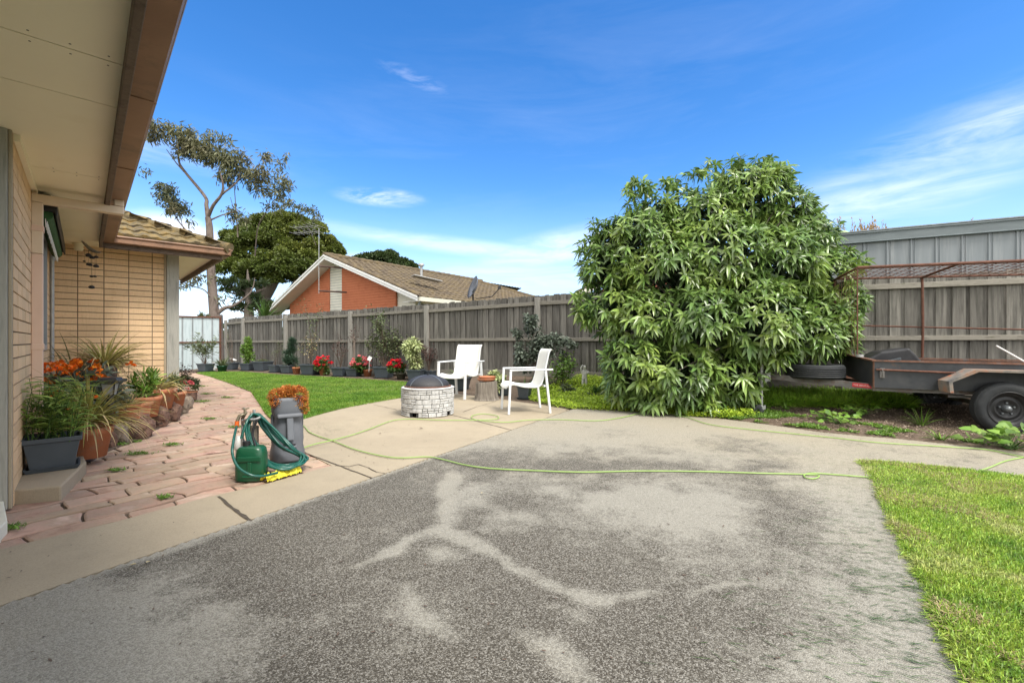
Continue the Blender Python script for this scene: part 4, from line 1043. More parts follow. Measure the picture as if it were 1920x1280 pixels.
# ---------------------------------------------------------------- fire pit
fc = V(-1.225, 6.62, 0)
fp = thing('fire_pit', 'round white stone-look fire pit with domed black mesh cover', 'fire pit', fc)
m_stonew = mat('whitewashed_stone', [(.34,.34,.335), (.52,.52,.51), (.42,.42,.41)], scale=9, rough=.9, bump=.9, bscale=40, island=.10, dirt=(.22,.22,.22), dirt_scale=16, dirt_at=(.58,.7))
m_stoned = mat('stone_groove', [(.05,.05,.05), (.09,.09,.09)], scale=20, rough=1)
b = MB(); rr_ = .375
nn = 48
def cut(k): a_ = 2*PI*k/nn + PI/2*0; q = (k / nn * 4) % 1; return .42 < q < .58
b.lathe([(rr_-.05, .06), (rr_-.012, .06), (rr_-.012, .37), (rr_-.06, .37)], fc, 48)
for k in range(nn):
    if not cut(k + 30.5 + 3):
        a0_, a1_ = 2*PI*k/nn, 2*PI*(k+1)/nn
        vs = [fc + V(math.cos(a_) * r_, math.sin(a_) * r_, z) for z in (0, .065) for a_ in (a0_, a1_) for r_ in (rr_-.06, rr_-.012)]
        b.add(vs, [(0,1,3,2),(4,6,7,5),(0,4,5,1),(2,3,7,6),(0,2,6,4),(1,5,7,3)])
b.build('base_ring', m_stoned, fp)
b = MB(); z = .0; rs = random.Random(3)
rows = [.062, .06, .055, .07, .065, .06]
for h in rows:
    a_ = rs.random()
    end = a_ + 2 * PI
    while a_ < end - .05:
        da = min(rs.uniform(.14, .42), end - a_)
        if rs.random() < .3 : subs = [(z, h*.5), (z + h*.5, h*.5)]
        else: subs = [(z, h)]
        for z0_, hh in subs:
            if z0_ < .06 and cut(((a_ + da/2) / (2*PI) * nn + 33.5)): continue
            n = max(2, int(da / .06)); pr = rs.uniform(-.004, .006); vs = []
            for i in range(n + 1):
                aa = a_ + .010 + (da - .020) * i / n
                for (r_, zz) in ((rr_-.02, z0_+.003), (rr_+pr-.004, z0_+.003), (rr_+pr+rs.uniform(0,.004), z0_+.010), (rr_+pr+rs.uniform(-.001,.004), z0_+hh-.008), (rr_+pr-.004, z0_+hh-.002), (rr_-.02, z0_+hh-.002)):
                    vs.append(fc + V(math.cos(aa) * r_, math.sin(aa) * r_, zz))
            m_ = 6
            fs = [(i*m_+k, (i+1)*m_+k, (i+1)*m_+k+1, i*m_+k+1) for i in range(n) for k in range(m_-1)]
            fs += [tuple(range(m_)), tuple(reversed(range(n*m_, n*m_+m_)))]
            b.add(vs, fs)
        a_ += da
    z += h
b.build('stone_facing', m_stonew, fp)
b = MB(); b.lathe([(rr_-.08, .345), (rr_-.03, .372), (rr_+.004, .378), (rr_+.010, .388), (rr_-.01, .398), (rr_-.06, .40), (rr_-.09, .39)], fc, 48, True, .006); b.build('rim', m_stonew, fp)
b = MB(); b.lathe([(.325, .395), (.335, .40), (.335, .412), (.318, .418), (.30, .41)], fc, 48); b.build('bowl_rim', m_rust, fp)
b = MB(); dome = [(.315 * math.cos(t), .412 + .155 * math.sin(t) ** 1.15) for t in np.linspace(0, PI/2, 12)]; dome[-1] = (0.001, dome[-1][1])
b.lathe(dome, fc, 40); dm = b.build('mesh_cover', m_mesh, fp)
b = MB()
for k in range(4):
    a_ = k * PI / 2 + .9; pts = [fc + V(math.cos(a_) * r_ * 1.01, math.sin(a_) * r_ * 1.01, z + .003) for r_, z in dome]
    d_ = V(-math.sin(a_), math.cos(a_), 0) * .011
    vs = [q for p in pts for q in (p - d_, p + d_)] ; b.add(vs, [(2*i, 2*i+1, 2*i+3, 2*i+2) for i in range(len(pts)-1)])
b.build('cover_strap', m_steelstrip, dm)
b = MB(); b.tube([fc + V(0, 0, .560), fc + V(0, 0, .578)], .012, 8); b.tube([fc + V(0, 0, .578), fc + V(0, 0, .588)], .022, 10); b.build('knob', m_black, dm)

# ---------------------------------------------------------------- stump and terracotta saucers
sc0 = V((912-960)/F*8.22, 8.22, 0)
b = MB(); prof = [(.225, 0), (.208, .03), (.19, .12), (.185, .22), (.183, .30), (.178, .325)]
vs = []; n = 40
for r_, z in prof:
    for k in range(n):
        a_ = 2*PI*k/n; q = r_ * (1 + .05*math.sin(2*a_+1) + .035*math.sin(5*a_) + .03*mnoise.noise(Vector((math.cos(a_)*6, math.sin(a_)*6, z*2))) + (.03 if k % 3 == 0 else 0)); vs.append(sc0 + V(q*math.cos(a_), q*math.sin(a_), z + .015*math.sin(a_+2)*(z>.3)))
b.add(vs, [(i*n+k, i*n+(k+1) % n, (i+1)*n+(k+1) % n, (i+1)*n+k) for i in range(len(prof)-1) for k in range(n)])
stump = thing('tree_stump', 'grey weathered tree stump standing between the two white chairs', 'stump', sc0)
b.build('bark', m_stump, stump)
b = MB(); b.add(vs[-n:] + [sc0 + V(0, 0, .322)], [(k, (k+1) % n, n) for k in range(n)]); b.build('cut_top', m_oldwood, stump)
def saucer(z, r_, label, dx=0):
    b = MB(); c_ = sc0 + V(dx, -.01, z); b.lathe([(0.001, .0), (r_*.78, 0), (r_, .035), (r_, .048), (r_-.012, .048), (r_*.76, .012), (0.001, .012)], c_, 30)
    tag(b.build('plant_saucer', m_terra, None, c_), label, 'saucer', 'terracotta saucers stacked on the stump')
saucer(.338, .165, 'lower terracotta saucer resting on the tree stump'); saucer(.374, .155, 'upper terracotta saucer stacked on another on the stump', .012)

# ---------------------------------------------------------------- plant builders
def rectpot(t, c, w, h, m_=None, d=None, rz=0.0, saucer_=True, taper=.78):
    m_ = m_ or m_pot; d = d or w; b = MB(); Rm = Matrix.Rotation(rz, 3, 'Z'); sz = .012 if saucer_ else 0
    def ring(k, z, off=0): return [Vector(c) + Rm @ Vector((sx*(w/2*k+off), sy*(d/2*k+off), z)) for sx, sy in ((-1,-1),(1,-1),(1,1),(-1,1))]
    rings = [ring(taper, sz), ring(.97, h*.86), ring(1, h*.86, .008), ring(1, h, .010), ring(1, h, -.006), ring(.95, h*.8, -.01)]
    vs = [p for r_ in rings for p in r_]
    b.add(vs, [(i*4+k, i*4+(k+1) % 4, i*4+4+(k+1) % 4, i*4+4+k) for i in range(5) for k in range(4)] + [(3,2,1,0)])
    b.build('pot', m_, t, bevel=min(.012, w*.03))
    b = MB(); s_ = ring(.95, h*.84, -.01); b.add(s_, [(0,1,2,3)]); b.build('soil', m_soil, t)
    if saucer_:
        b = MB(); r0 = ring(taper*1.06, 0, .01); r1 = ring(taper*1.12, .03, .02); r2 = ring(taper*1.12, .03, .008); r3 = ring(taper*1.04, .010, .004)
        vs = r0 + r1 + r2 + r3; b.add(vs, [(3,2,1,0)] + [(i*4+k, i*4+(k+1) % 4, i*4+4+(k+1) % 4, i*4+4+k) for i in range(3) for k in range(4)] + [(12,13,14,15)])
        b.build('saucer', m_, t)
    return Vector(c) + UZ * h * .84
def roundpot(t, c, r_, h, m_=None, taper=.72, tilt=None):
    m_ = m_ or m_terra; b = MB()
    b.lathe([(0.001, 0), (r_*taper, 0), (r_*.93, h*.78), (r_, h*.79), (r_*1.02, h), (r_*.93, h), (r_*.90, h*.82), (r_*.85, h*.8)], c, 24, True, 0, tilt); b.build('pot', m_, t)
    b = MB(); b.lathe([(r_*.9, h*.86), (0.001, h*.87)], c, 16, False, 0, tilt); b.build('soil', m_soil, t)
    return Vector(c) + UZ * h * .84
def rdirs(n, zmin=-1.0, r=rng):
    z = zmin + (1 - zmin) * r.random(n); a_ = r.random(n) * 2 * PI; s = np.sqrt(np.maximum(0, 1 - z*z)); return np.stack([s*np.cos(a_), s*np.sin(a_), z], 1)
def bushleaves(b, c, rad, n, L, w, clumps=0, fill=.55, droop=.3, up=.35, fold=0):
    c = np.array(c, float); rad = np.array(rad, float)
    d = rdirs(n); rr_ = fill + (1 - fill) * rng.random(n)
    if clumps:
        cl_ = rdirs(clumps) * (.55 + .4 * rng.random((clumps, 1))); pick = rng.integers(0, clumps, n)
        p = cl_[pick] + d * rr_[:, None] * (1.05 / clumps ** .38); pos = c + p * rad
    else: pos = c + d * rr_[:, None] * rad
    out = d + rng.normal(0, .5, (n, 3)); out[:, 2] += up
    nr = rng.normal(0, .4, (n, 3)); nr[:, 2] += 1
    b.leaves(pos, out, nr, L * (.6 + .8 * rng.random(n)), w * (.7 + .6 * rng.random(n)), droop, fold)
def stems(b, c, tips, r0=.008, wob=.05):
    for tp in tips:
        c_ = Vector(c) + V(random.gauss(0, .02), random.gauss(0, .02), 0); tp = Vector(tp); mid_ = c_.lerp(tp, .5) + V(random.gauss(0, wob), random.gauss(0, wob), random.uniform(0, wob))
        b.tube(smoothpath([c_, mid_, tp], 4), [r0 * (1 - .085 * i) for i in range(9)], 5, False)
def strappy(t, c, n, L, w, m_, spread=1.0, droop=.9, name='foliage', seg=7, zb=.75, aim=None):
    b = MB(); c = Vector(c)
    for i in range(n):
        a_ = random.random() * 2 * PI; el_ = random.uniform(.25, 1.35) / spread; l = L * random.uniform(.55, 1.1); h = V(math.cos(a_), math.sin(a_), 0)
        if aim is not None and random.random() < .5: h = (h * .6 + aim).normalized()
        p = c + h * random.uniform(0, .03); d = (h * math.cos(el_) + UZ * math.sin(el_)).normalized(); pts = [p.copy()]
        dr = droop * random.uniform(.5, 1.5)
        for k in range(seg):
            d = (d - UZ * dr / seg * (.4 + k / seg * 1.4)).normalized(); p = p + d * l / seg; pts.append(p.copy())
        sd_ = V(-h.y, h.x, 0); vs = []
        for k, p in enumerate(pts):
            ww = w * (.6 + .4 * math.sin(PI * min(1, k / seg + .2))) * (1 - (k / seg) ** 3) * .5 + .0006
            vs += [p - sd_ * ww + UZ * ww * .5, p, p + sd_ * ww + UZ * ww * .5]
        b.add(vs, [(k*3+j, k*3+j+1, k*3+4+j, k*3+3+j) for k in range(seg) for j in range(2)])
    return b.build(name, m_, t)
def blooms(b, pts, r_, petals=9):
    n = len(pts); P_ = np.repeat(np.array([tuple(p) for p in pts]), petals, 0); d = rdirs(n * petals, -.2)
    b.leaves(P_ + d * r_ * .2, d, rng.normal(0, 1, (n*petals, 3)), r_ * (.8 + .5 * rng.random(n*petals)), r_ * .8, .1)
def twigs(b, c, h, n, spread, r0=.006):
    ends = []
    for i in range(n):
        a_ = random.random() * 2 * PI; p = Vector(c); d = (UZ + V(math.cos(a_), math.sin(a_), 0) * random.uniform(.05, spread)).normalized(); pts = [p.copy()]; l = h * random.uniform(.6, 1.05)
        for k in range(6):
            d = (d + V(random.gauss(0, .13), random.gauss(0, .13), .05)).normalized(); p = p + d * l / 6; pts.append(p.copy())
            if k >= 2:
                e_ = p + (d + V(random.gauss(0, .7), random.gauss(0, .7), .2)).normalized() * l * random.uniform(.12, .3); b.tube([p, p.lerp(e_, .5) + V(0, 0, .01), e_], [r0*.4, r0*.3, r0*.15], 4, False); ends += [e_, p.lerp(e_, .6)]
        b.tube(pts, [r0 * (1 - .12 * k) for k in range(7)], 5, False); ends.append(p.copy())
    return ends
def leafat(b, ends, per, L, w, spread=.03, droop=.3):
    E = np.array([tuple(e_) for e_ in ends]); n = len(E) * per; P_ = np.repeat(E, per, 0) + rng.normal(0, spread, (n, 3))
    d = rdirs(n, -.5); nr = rng.normal(0, .5, (n, 3)); nr[:, 2] += 1
    b.leaves(P_, d, nr, L * (.6 + .8 * rng.random(n)), w * (.7 + .5 * rng.random(n)), droop)

POTG = 'potted plants in a row along the timber fence'
def potloc(px, py, z=.015): p = G(px, py, z); return p
def m2(px_w, Z): return px_w * Z / F
def potted(label, px, py, w, h, kind='rect', m_=None, group=POTG, rz=None, wide=None):
    p = potloc(px, py); Z = p.y; W_ = m2(w, Z); H_ = m2(h, Z); p = p + V(0, W_ * .4, 0); Z = p.y
    t = thing('potted_plant', label, 'potted plant', p, group)
    if rz is None: rz = random.uniform(-.15, .15) - .3
    if kind == 'rect': top = rectpot(t, p, W_ * .88, H_, m_, (wide or W_) * .8, rz)
    else: top = roundpot(t, p, W_ / 2, H_, m_)
    return t, top, Z
random.seed(11)
# 1 oleander by the gate
t, top, Z = potted('slender oleander in a grey pot standing against the metal gate', 379, 697, 25, 15)
b = MB(); ends = twigs(b, top, m2(52, Z), 9, .75, .010); b.build('stem', m_twig, t); b = MB(); leafat(b, ends, 7, .17, .03, .06, .1); b.build('foliage', l_olive, t)
# 2 green pot
t, top, Z = potted('low spreading succulent in a small dark green pot near the gate', 412, 696.5, 18, 11, 'round', m_greenpot)
strappy(t, top, 60, .42, .035, l_olive, 1.2, .3)
# 3 bare plant
t, top, Z = potted('grey pot with bare leaning twigs at the fence corner', 431, 693.5, 19, 14)
b = MB(); twigs(b, top, m2(60, Z), 5, .35, .009); b.build('stem', m_twig, t)
# 4 bushy
t, top, Z = potted('dense upright glossy green bush in a grey pot, leftmost bush of the row', 459, 695, 23, 14)
b = MB(); bushleaves(b, top + UZ * m2(22, Z), (m2(12, Z), m2(12, Z), m2(21, Z)), 1500, .075, .04, 14, .4); bushleaves(b, top + UZ * m2(44, Z), (m2(6, Z), m2(6, Z), m2(8, Z)), 220, .07, .035); b.build('foliage', l_bright, t)
b = MB(); stems(b, top, [top + UZ * m2(30, Z)], .012); b.build('stem', m_twig, t)
# 5 wide
t, top, Z = potted('widest grey planter of the row holding low patchy foliage', 486, 695.5, 31, 18)
b = MB(); bushleaves(b, top + UZ * .03, (m2(14, Z), m2(9, Z), .09), 420, .05, .025); b.build('foliage', l_olive, t); b = MB(); twigs(b, top, m2(22, Z), 5, .7, .006); b.build('stem', m_twig, t)
# 6
t, top, Z = potted('small grey pot with wispy thin stems left of the feathery conifer', 512, 698.5, 22, 14)
b = MB(); ends = twigs(b, top, m2(42, Z), 8, .35, .005); b.build('stem', m_twig, t); b = MB(); leafat(b, ends, 3, .05, .015, .04); b.build('foliage', l_olive, t)
# 7 conifer
t, top, Z = potted('feathery blue-green conifer in a grey pot', 536, 700, 27, 15)
b = MB(); bushleaves(b, top + UZ * m2(17, Z) + V(m2(6, Z), 0, 0), (m2(15, Z), m2(13, Z), m2(17, Z)), 2400, .10, .014, 18, .3, .1, .8); bushleaves(b, top + UZ * m2(37, Z) + V(m2(5, Z), 0, 0), (m2(9, Z), m2(8, Z), m2(14, Z)), 1100, .09, .012, 8, .3, .1, 1); b.build('foliage', l_conifer, t)
b = MB(); stems(b, top, [top + UZ * m2(35, Z) + V(m2(5, Z), 0, 0)], .014); b.build('stem', m_twig, t)
# 8 small terracotta
t, top, Z = potted('small terracotta pot with short shoots between two grey pots', 553, 701.5, 15, 13, 'round')
strappy(t, top, 24, .18, .02, l_olive, 1.2, .2)
# 9 tall thin
t, top, Z = potted('large grey pot with a tall thin rose bush reaching above the fence rail', 577, 703, 35, 20)
b = MB(); ends = twigs(b, top, m2(55, Z), 8, .55, .008); e2 = twigs(b, top, m2(108, Z), 2, .12, .011); b.build('stem', m_twig, t); b = MB(); leafat(b, ends[::2], 5, .055, .03, .06); leafat(b, e2, 12, .06, .035, .09); b.build('foliage', l_olive, t)
b = MB(); leafat(b, ends[1::3], 4, .06, .035, .05); b.build('dry_leaf', l_dry, t)
def geranium(label, px, py, w, h, fx, fy, rx, ry, fm, pm=None, nfl=26, r_=.05):
    t, top, Z = potted(label, px, py, w, h, 'round', pm or m_terra)
    c = Pt(fx, fy, Z); b = MB(); bushleaves(b, c - UZ * m2(ry * .25, Z), (m2(rx, Z), m2(rx*.8, Z), m2(ry, Z)), 1000, .055, .05, 12, .2); b.build('foliage', l_mid, t)
    b = MB(); stems(b, top, [c + V(random.gauss(0, m2(rx*.5, Z)), random.gauss(0, .08), 0) for _ in range(7)], .006); b.build('stem', m_twig, t)
    d = rdirs(nfl, -.35); pts = [c + V(q[0] * m2(rx, Z), -abs(q[1]) * m2(rx * .8, Z), q[2] * m2(ry, Z) + m2(ry*.12, Z)) for q in d]
    b = MB(); blooms(b, pts, r_, 16); b.build('flowers', fm, t)
geranium('red geranium in a terracotta pot, left of the two red ones', 604, 703.5, 19, 16, 607, 683, 17, 15, f_red, None, 24)
t, top, Z = potted('grey pot with dark twiggy growth right of the left red geranium', 634, 706, 29, 17)
b = MB(); ends = twigs(b, top, m2(52, Z), 10, .4, .007); b.build('stem', m_twig, t); b = MB(); leafat(b, ends[::2], 4, .05, .025, .05); b.build('foliage', l_maroon, t)
t, top, Z = potted('grey pot with a bare straight trunk in front of a fence post', 660, 706.5, 28, 16)
b = MB(); b.tube([top, top + UZ * m2(62, Z)], .035, 8); ends = twigs(b, top + UZ * m2(45, Z), m2(32, Z), 7, 1.2, .006); b.build('stem', m_bark, t); b = MB(); leafat(b, ends[::3], 4, .05, .03, .05); b.build('foliage', l_maroon, t)
geranium('pink geranium in a terracotta pot with a white plant tag', 687, 706.5, 17, 14, 677, 683, 18, 14, f_pink, None, 22)
# 14 airy shrub
t, top, Z = potted('tall airy green shrub in a grey pot spreading against the fence', 716, 709.5, 36, 22)
b = MB(); ends = twigs(b, top, m2(70, Z), 16, .75, .011); e2 = twigs(b, top + UZ * m2(35, Z), m2(62, Z), 6, .3, .010); b.build('stem', m_twig, t)
b = MB(); leafat(b, ends, 7, .075, .042, .09); leafat(b, e2, 7, .075, .042, .08); b.build('foliage', l_olive, t)
geranium('red geranium in an olive pot beside the variegated shrub', 750, 712, 19, 13, 744, 687, 15, 12, f_red, m_brownpot, 20)
# 16 variegated
t, top, Z = potted('cream and green variegated shrub in a grey pot left of the white chair', 777, 714, 31, 21)
b = MB(); bushleaves(b, Pt(775, 652, Z), (m2(20, Z), m2(17, Z), m2(20, Z)), 1500, .10, .045, 16, .3, .4, .1); bushleaves(b, Pt(778, 682, Z), (m2(11, Z), m2(10, Z), m2(14, Z)), 300, .10, .045); b.build('foliage', l_varieg, t)
b = MB(); stems(b, top, [Pt(775 + random.gauss(0, 8), 660, Z) for _ in range(5)], .012); b.build('stem', m_twig, t)
t, top, Z = potted('grey pot with dark maroon twigs behind the left chair', 803, 712, 25, 17)
b = MB(); ends = twigs(b, top, m2(52, Z), 8, .35, .007); b.build('stem', m_twig, t); b = MB(); leafat(b, ends, 5, .05, .025, .04); b.build('foliage', l_maroon, t)
t, top, Z = potted('large dark grey pot showing under the left chair', 856, 733, 48, 25, m_=m_pot2)
strappy(t, top, 50, .35, .02, l_mid, 1.3, .6)
t, top, Z = potted('yellow-green leafy plant in a dark pot behind the tree stump', 944, 742, 26, 20, m_=m_pot2)
b = MB(); bushleaves(b, Pt(930, 712, Z), (m2(17, Z), m2(14, Z), m2(15, Z)), 700, .09, .045, 9, .3, .4, .4); b.build('foliage', l_varieg, t)
b = MB(); stems(b, top, [Pt(930 + random.gauss(0, 8), 715, Z) for _ in range(5)], .007); b.build('stem', m_twig, t)
t, top, Z = potted('dark grey pot under the seat of the right chair', 984, 749, 27, 26, m_=m_pot2)
strappy(t, top, 30, .28, .018, l_mid, 1.2, .6)
t, top, Z = potted('shallow dark pot with leafy rosettes right of the right chair', 1066, 729, 32, 9, m_=m_pot2)
b = MB(); bushleaves(b, top + UZ * .05, (m2(17, Z), m2(10, Z), .10), 420, .07, .035, 8); b.build('foliage', l_mid, t)
t, top, Z = potted('shallow dark pot sunk in the lime ground cover nearest the right chair', 1062, 745, 30, 9, m_=m_pot2)
b = MB(); bushleaves(b, top + UZ * .05, (m2(15, Z), m2(9, Z), .10), 380, .06, .028, 8); b.build('foliage', l_olive, t)
t, top, Z = potted('grey rectangular pot of spiky shoots beside the big leafy tree', 1121, 749, 39, 12, m_=m_pot)
strappy(t, top, 90, .26, .018, l_mid, 1.1, .3)
t, top, Z = potted('grey pot with a small pink flowered bush behind the stone figurine', 1117, 722, 33, 11, m_=m_pot)
c = Pt(1112, 690, Z); b = MB(); bushleaves(b, c, (m2(24, Z), m2(15, Z), m2(18, Z)), 700, .06, .035, 12, .2); b.build('foliage', l_olive, t)
b = MB(); twigs(b, top, m2(40, Z), 6, .5, .006); b.build('stem', m_twig, t)
b = MB(); blooms(b, [c + V(random.gauss(0, m2(13, Z)), random.gauss(-.1, .08), random.gauss(0, m2(9, Z))) for _ in range(12)], .035, 10); b.build('flowers', f_pink, t)
# shrub against the fence behind the chairs
sp_ = V(.52, 9.75, bed_height(.52, 9.75)); t = thing('shrub', 'dark grey-green round leafed shrub growing against the fence behind the chairs', 'shrub', sp_)
b = MB(); b.tube(smoothpath([sp_, sp_ + V(-.03, 0, .25), sp_ + V(0, 0, .5)], 4), .025, 7); ends = twigs(b, sp_ + UZ * .25, .75, 12, 1.0, .012); b.build('stem', m_twig, t)
b = MB()
for (px, py, rx, ry, n_) in [(1005, 640, 26, 24, 900), (985, 655, 22, 22, 600), (1030, 640, 26, 18, 700), (1000, 612, 16, 20, 350), (988, 596, 7, 8, 80), (1060, 645, 18, 11, 350), (990, 680, 25, 20, 450), (968, 626, 12, 12, 160), (1045, 668, 20, 16, 250)]:
    Z = 9.7 + random.uniform(-.15, .1); bushleaves(b, Pt(px, py, Z), (m2(rx, Z), m2(min(rx, 18), Z), m2(ry, Z)), n_, .065, .045, 9, .3, .3, .2)
b.build('foliage', l_greyleaf, t)
# second leafy plant under the shrub
sp_ = V(1.0, 9.2, bed_height(1.0, 9.2)); t = thing('shrub', 'young bright green shoots below the dark shrub near the right chair', 'shrub', sp_)
b = MB(); ends = twigs(b, sp_, .55, 10, .5, .006); b.build('stem', m_twig, t); b = MB(); leafat(b, ends, 5, .07, .035, .05); b.build('foliage', l_bright, t)
# lime ground cover
def cover(name, label, region, n, L, w, m_, zoff=0.0, hgt=.07, dens_sc=3, thr=.3):
    P_ = sample_poly(region, n); dn_ = vnoise(P_, dens_sc, 91, 3); P_ = P_[dn_ > thr]; z = np.array([bed_height(x, y) for x, y in P_]) + zoff
    k = len(P_); hz = vnoise(P_, 4, 17, 3) * hgt; zz = z + hz * rng.random(k); d = rdirs(k, .0); nr = rng.normal(0, .4, (k, 3)); nr[:, 2] += 1
    b = MB(); b.leaves(np.c_[P_, zz], d, nr, L * (.5 + rng.random(k)), w, .2); return tag(b.build(name, m_), label, 'ground cover', kind='stuff')
reg = [G(*p) for p in [(978,748),(1000,742),(1040,735),(1090,728),(1180,728),(1260,745),(1330,760),(1420,785),(1361,786),(1256,778),(1200,773),(1079,767),(1040,763)]]
cover('ground_cover', 'lime green creeping ground cover along the patio edge', reg, 52000, .036, .015, l_lime, 0, .17, 2.2, .22)
reg2 = [G(*p) for p in [(985,742),(1000,722),(1130,722),(1260,735),(1300,760),(1100,745)]]
cover('ground_cover', 'mixed green low weeds behind the lime ground cover', reg2, 9000, .045, .018, l_mid, 0, .12, 2.5, .4)
reg3 = [V(3.75, 6.95, 0), V(3.95, 7.75, 0), V(5.0, 7.3, 0), V(5.9, 6.9, 0), V(5.6, 6.35, 0)]
cover('ground_cover', 'dense grassy weeds growing under the trailer drawbar', reg3, 34000, .17, .012, leafm('lush_grass', [(.24,.44,.04), (.38,.56,.07)], island=.4), 0, .10, 1.5, .2)
reg4 = [G(*p) for p in [(1290,776),(1420,770),(1530,790),(1640,800),(1780,822),(1860,836),(1700,822),(1540,807),(1400,790)]]
cover('ground_cover', 'sparse small weeds on the bare soil by the driveway edge', reg4, 20000, .035, .013, l_bright, 0, .03, 2.2, .46)
# single weeds
def weed(px, py, s, kind, label):
    p = G(px, py, 0); p.z = bed_height(p.x, p.y) if py < 830 and px > 1200 else .0
    t = thing('weed', label, 'weed', p, 'weeds in the bed beside the trailer')
    if kind == 'broad':
        b = MB(); ends = []
        for i in range(int(26 * s)):
            a_ = random.random() * 2 * PI; r_ = random.uniform(.03, .20) * s; ends.append(p + V(math.cos(a_) * r_, math.sin(a_) * r_, random.uniform(.03, .11) * s))
        stems(b, p, ends, .003, .01); b.build('stem', l_mid, t)
        b = MB(); n = len(ends); E = np.array([tuple(e_) for e_ in ends]); d = rdirs(n, 0); d[:, 2] *= .3; nr = np.tile([0, -.5, 1.], (n, 1)) + rng.normal(0, .25, (n, 3)); b.leaves(E, d, nr, .058 * s, .062 * s, .15, .12, True); b.build('leaf', l_bright, t)
    else: strappy(t, p, int(26 * s), .22 * s, .012, l_bright, 1.0, .7, 'leaf')
weed(1545, 790, 1.0, 'broad', 'leafy broad weed just right of the jockey wheel'); weed(1570, 797, 1.2, 'broad', 'tall pale stemmed weed in the middle of the bare soil')
weed(1610, 788, 1.3, 'broad', 'broad leafed weed below the red sticker of the trailer'); weed(1728, 803, 1.2, 'strap', 'grassy weed tuft in front of the dark gap under the trailer')
weed(1795, 770, 1.1, 'strap', 'bright weed tuft just left of the trailer wheel'); weed(1765, 826, .9, 'strap', 'small seeding grass tuft near the driveway edge')
weed(1895, 842, 1.8, 'broad', 'large broad green leaves in front of the trailer tyre'); weed(1860, 828, 1.0, 'broad', 'low green weed touching the trailer tyre')
weed(1475, 775, .9, 'strap', 'thin grass tuft behind the jockey wheel')
def tuft(px, py, s, label):
    p = G(px, py, 0); t = MB(); n = int(160 * s); q = rng.normal(0, 1, (n, 2)) * np.array([.045, .022]) * s; d = rdirs(n, .1); nr = rng.normal(0, .4, (n, 3)); nr[:, 2] += 1
    t.leaves(np.c_[p.x + q[:, 0], p.y + q[:, 1], np.full(n, .0)], d, nr, .032 * (.4 + rng.random(n)), .008, .2); tag(t.build('weed_tuft', l_bright, None, p), label, 'weed', 'weed tufts growing between the path stones')
for a_ in [(215,833,1.6,'weed tuft at the foot of the nearest rocks'), (258,850,1.2,'flat weed tuft in the paving left of the green jug'), (217,881,.8,'small weed tuft right of the concrete step'), (322,833,.9,'weed tuft in the middle of the path between rocks and hose'),
           (258,827,.5,'tiny weed sprig beside the rock row'), (378,752,1.5,'weed patch where the path passes the pink geranium'), (388,738,1.5,'second weed patch on the path past the rocks'), (392,785,1.1,'weed tuft left of the orange topped planter'),
           (345,712,2.0,'weed patch near the house corner post'), (376,724,1.6,'weed patch on the far narrow part of the path'), (442,800,.9,'weed sprig behind the green hose tap'), (308,932,.6,'sprig at the border of path and concrete strip'),
           (12,990,1.0,'mossy weeds at the left edge near the threshold'), (425,745,1.4,'weed patch at the lawn side of the path')]: tuft(*a_)

# ---------------------------------------------------------------- planted pots and rocks by the house
random.seed(21)
HG = 'potted plants beside the brick wall'
def hthing(label, p, name='potted_plant', cat='potted plant', group=HG): return thing(name, label, cat, p, group)
# big grey planter on the step
pc = G(92, 884, .09); pc = V(-3.51, 3.48, .086)
t = hthing('large grey square planter with tall bamboo-like foliage on the concrete step', pc)
top = rectpot(t, pc, .31, .25, m_pot, .31, R(43.2), True, .76)
b = MB(); ends = []; lv = [[], []]
for i in range(30):
    a_ = random.random() * 2 * PI; h = random.uniform(.28, .56); sp0 = random.uniform(.05, .7)
    p = top + V(random.gauss(0, .07), random.gauss(0, .07), 0); d = (UZ + V(math.cos(a_), math.sin(a_), 0) * sp0).normalized(); pts = [p.copy()]
    for k in range(6): d = (d + V(random.gauss(0, .06), random.gauss(0, .06), 0)).normalized(); p = p + d * h / 6; pts.append(p.copy())
    b.tube(pts, [.005 - .0006 * k for k in range(7)], 5, False)
    for k in range(18):
        q = pts[1 + int(k / 18 * 5)].lerp(pts[2 + int(k / 18 * 5)], random.random()); aa = k * 2.4; lv[0].append(tuple(q)); lv[1].append((math.cos(aa), math.sin(aa), random.uniform(.1, .7)))
b.build('stem', l_mid, t)
b = MB(); n = len(lv[0]); b.leaves(np.array(lv[0]), np.array(lv[1]), np.tile([0, 0, 1.], (n, 1)) + rng.normal(0, .2, (n, 3)), .15 * (.7 + .6 * rng.random(n)), .021, .35, .15); b.build('foliage', mat('bamboo_leaf', [(.17,.28,.05), (.30,.41,.10)], island=.4, transl=.3, bump=0, rough=.45, hue=.012), t)
# strappy plant in terracotta behind the grey planter
p = V(-3.68, 3.95, 0.05); t = hthing('arching yellow-green strappy plant in a terracotta pot behind the large grey planter', p)
top = roundpot(t, p, .17, .26, m_terra); strappy(t, top + UZ * .06, 150, .58, .016, l_strap, 1.0, 1.25, aim=V(.7, -.3, 0)); strappy(t, top + UZ * .04, 45, .52, .014, l_dry, 1.3, 1.9, 'dry_leaf', aim=V(.5, -.4, 0))
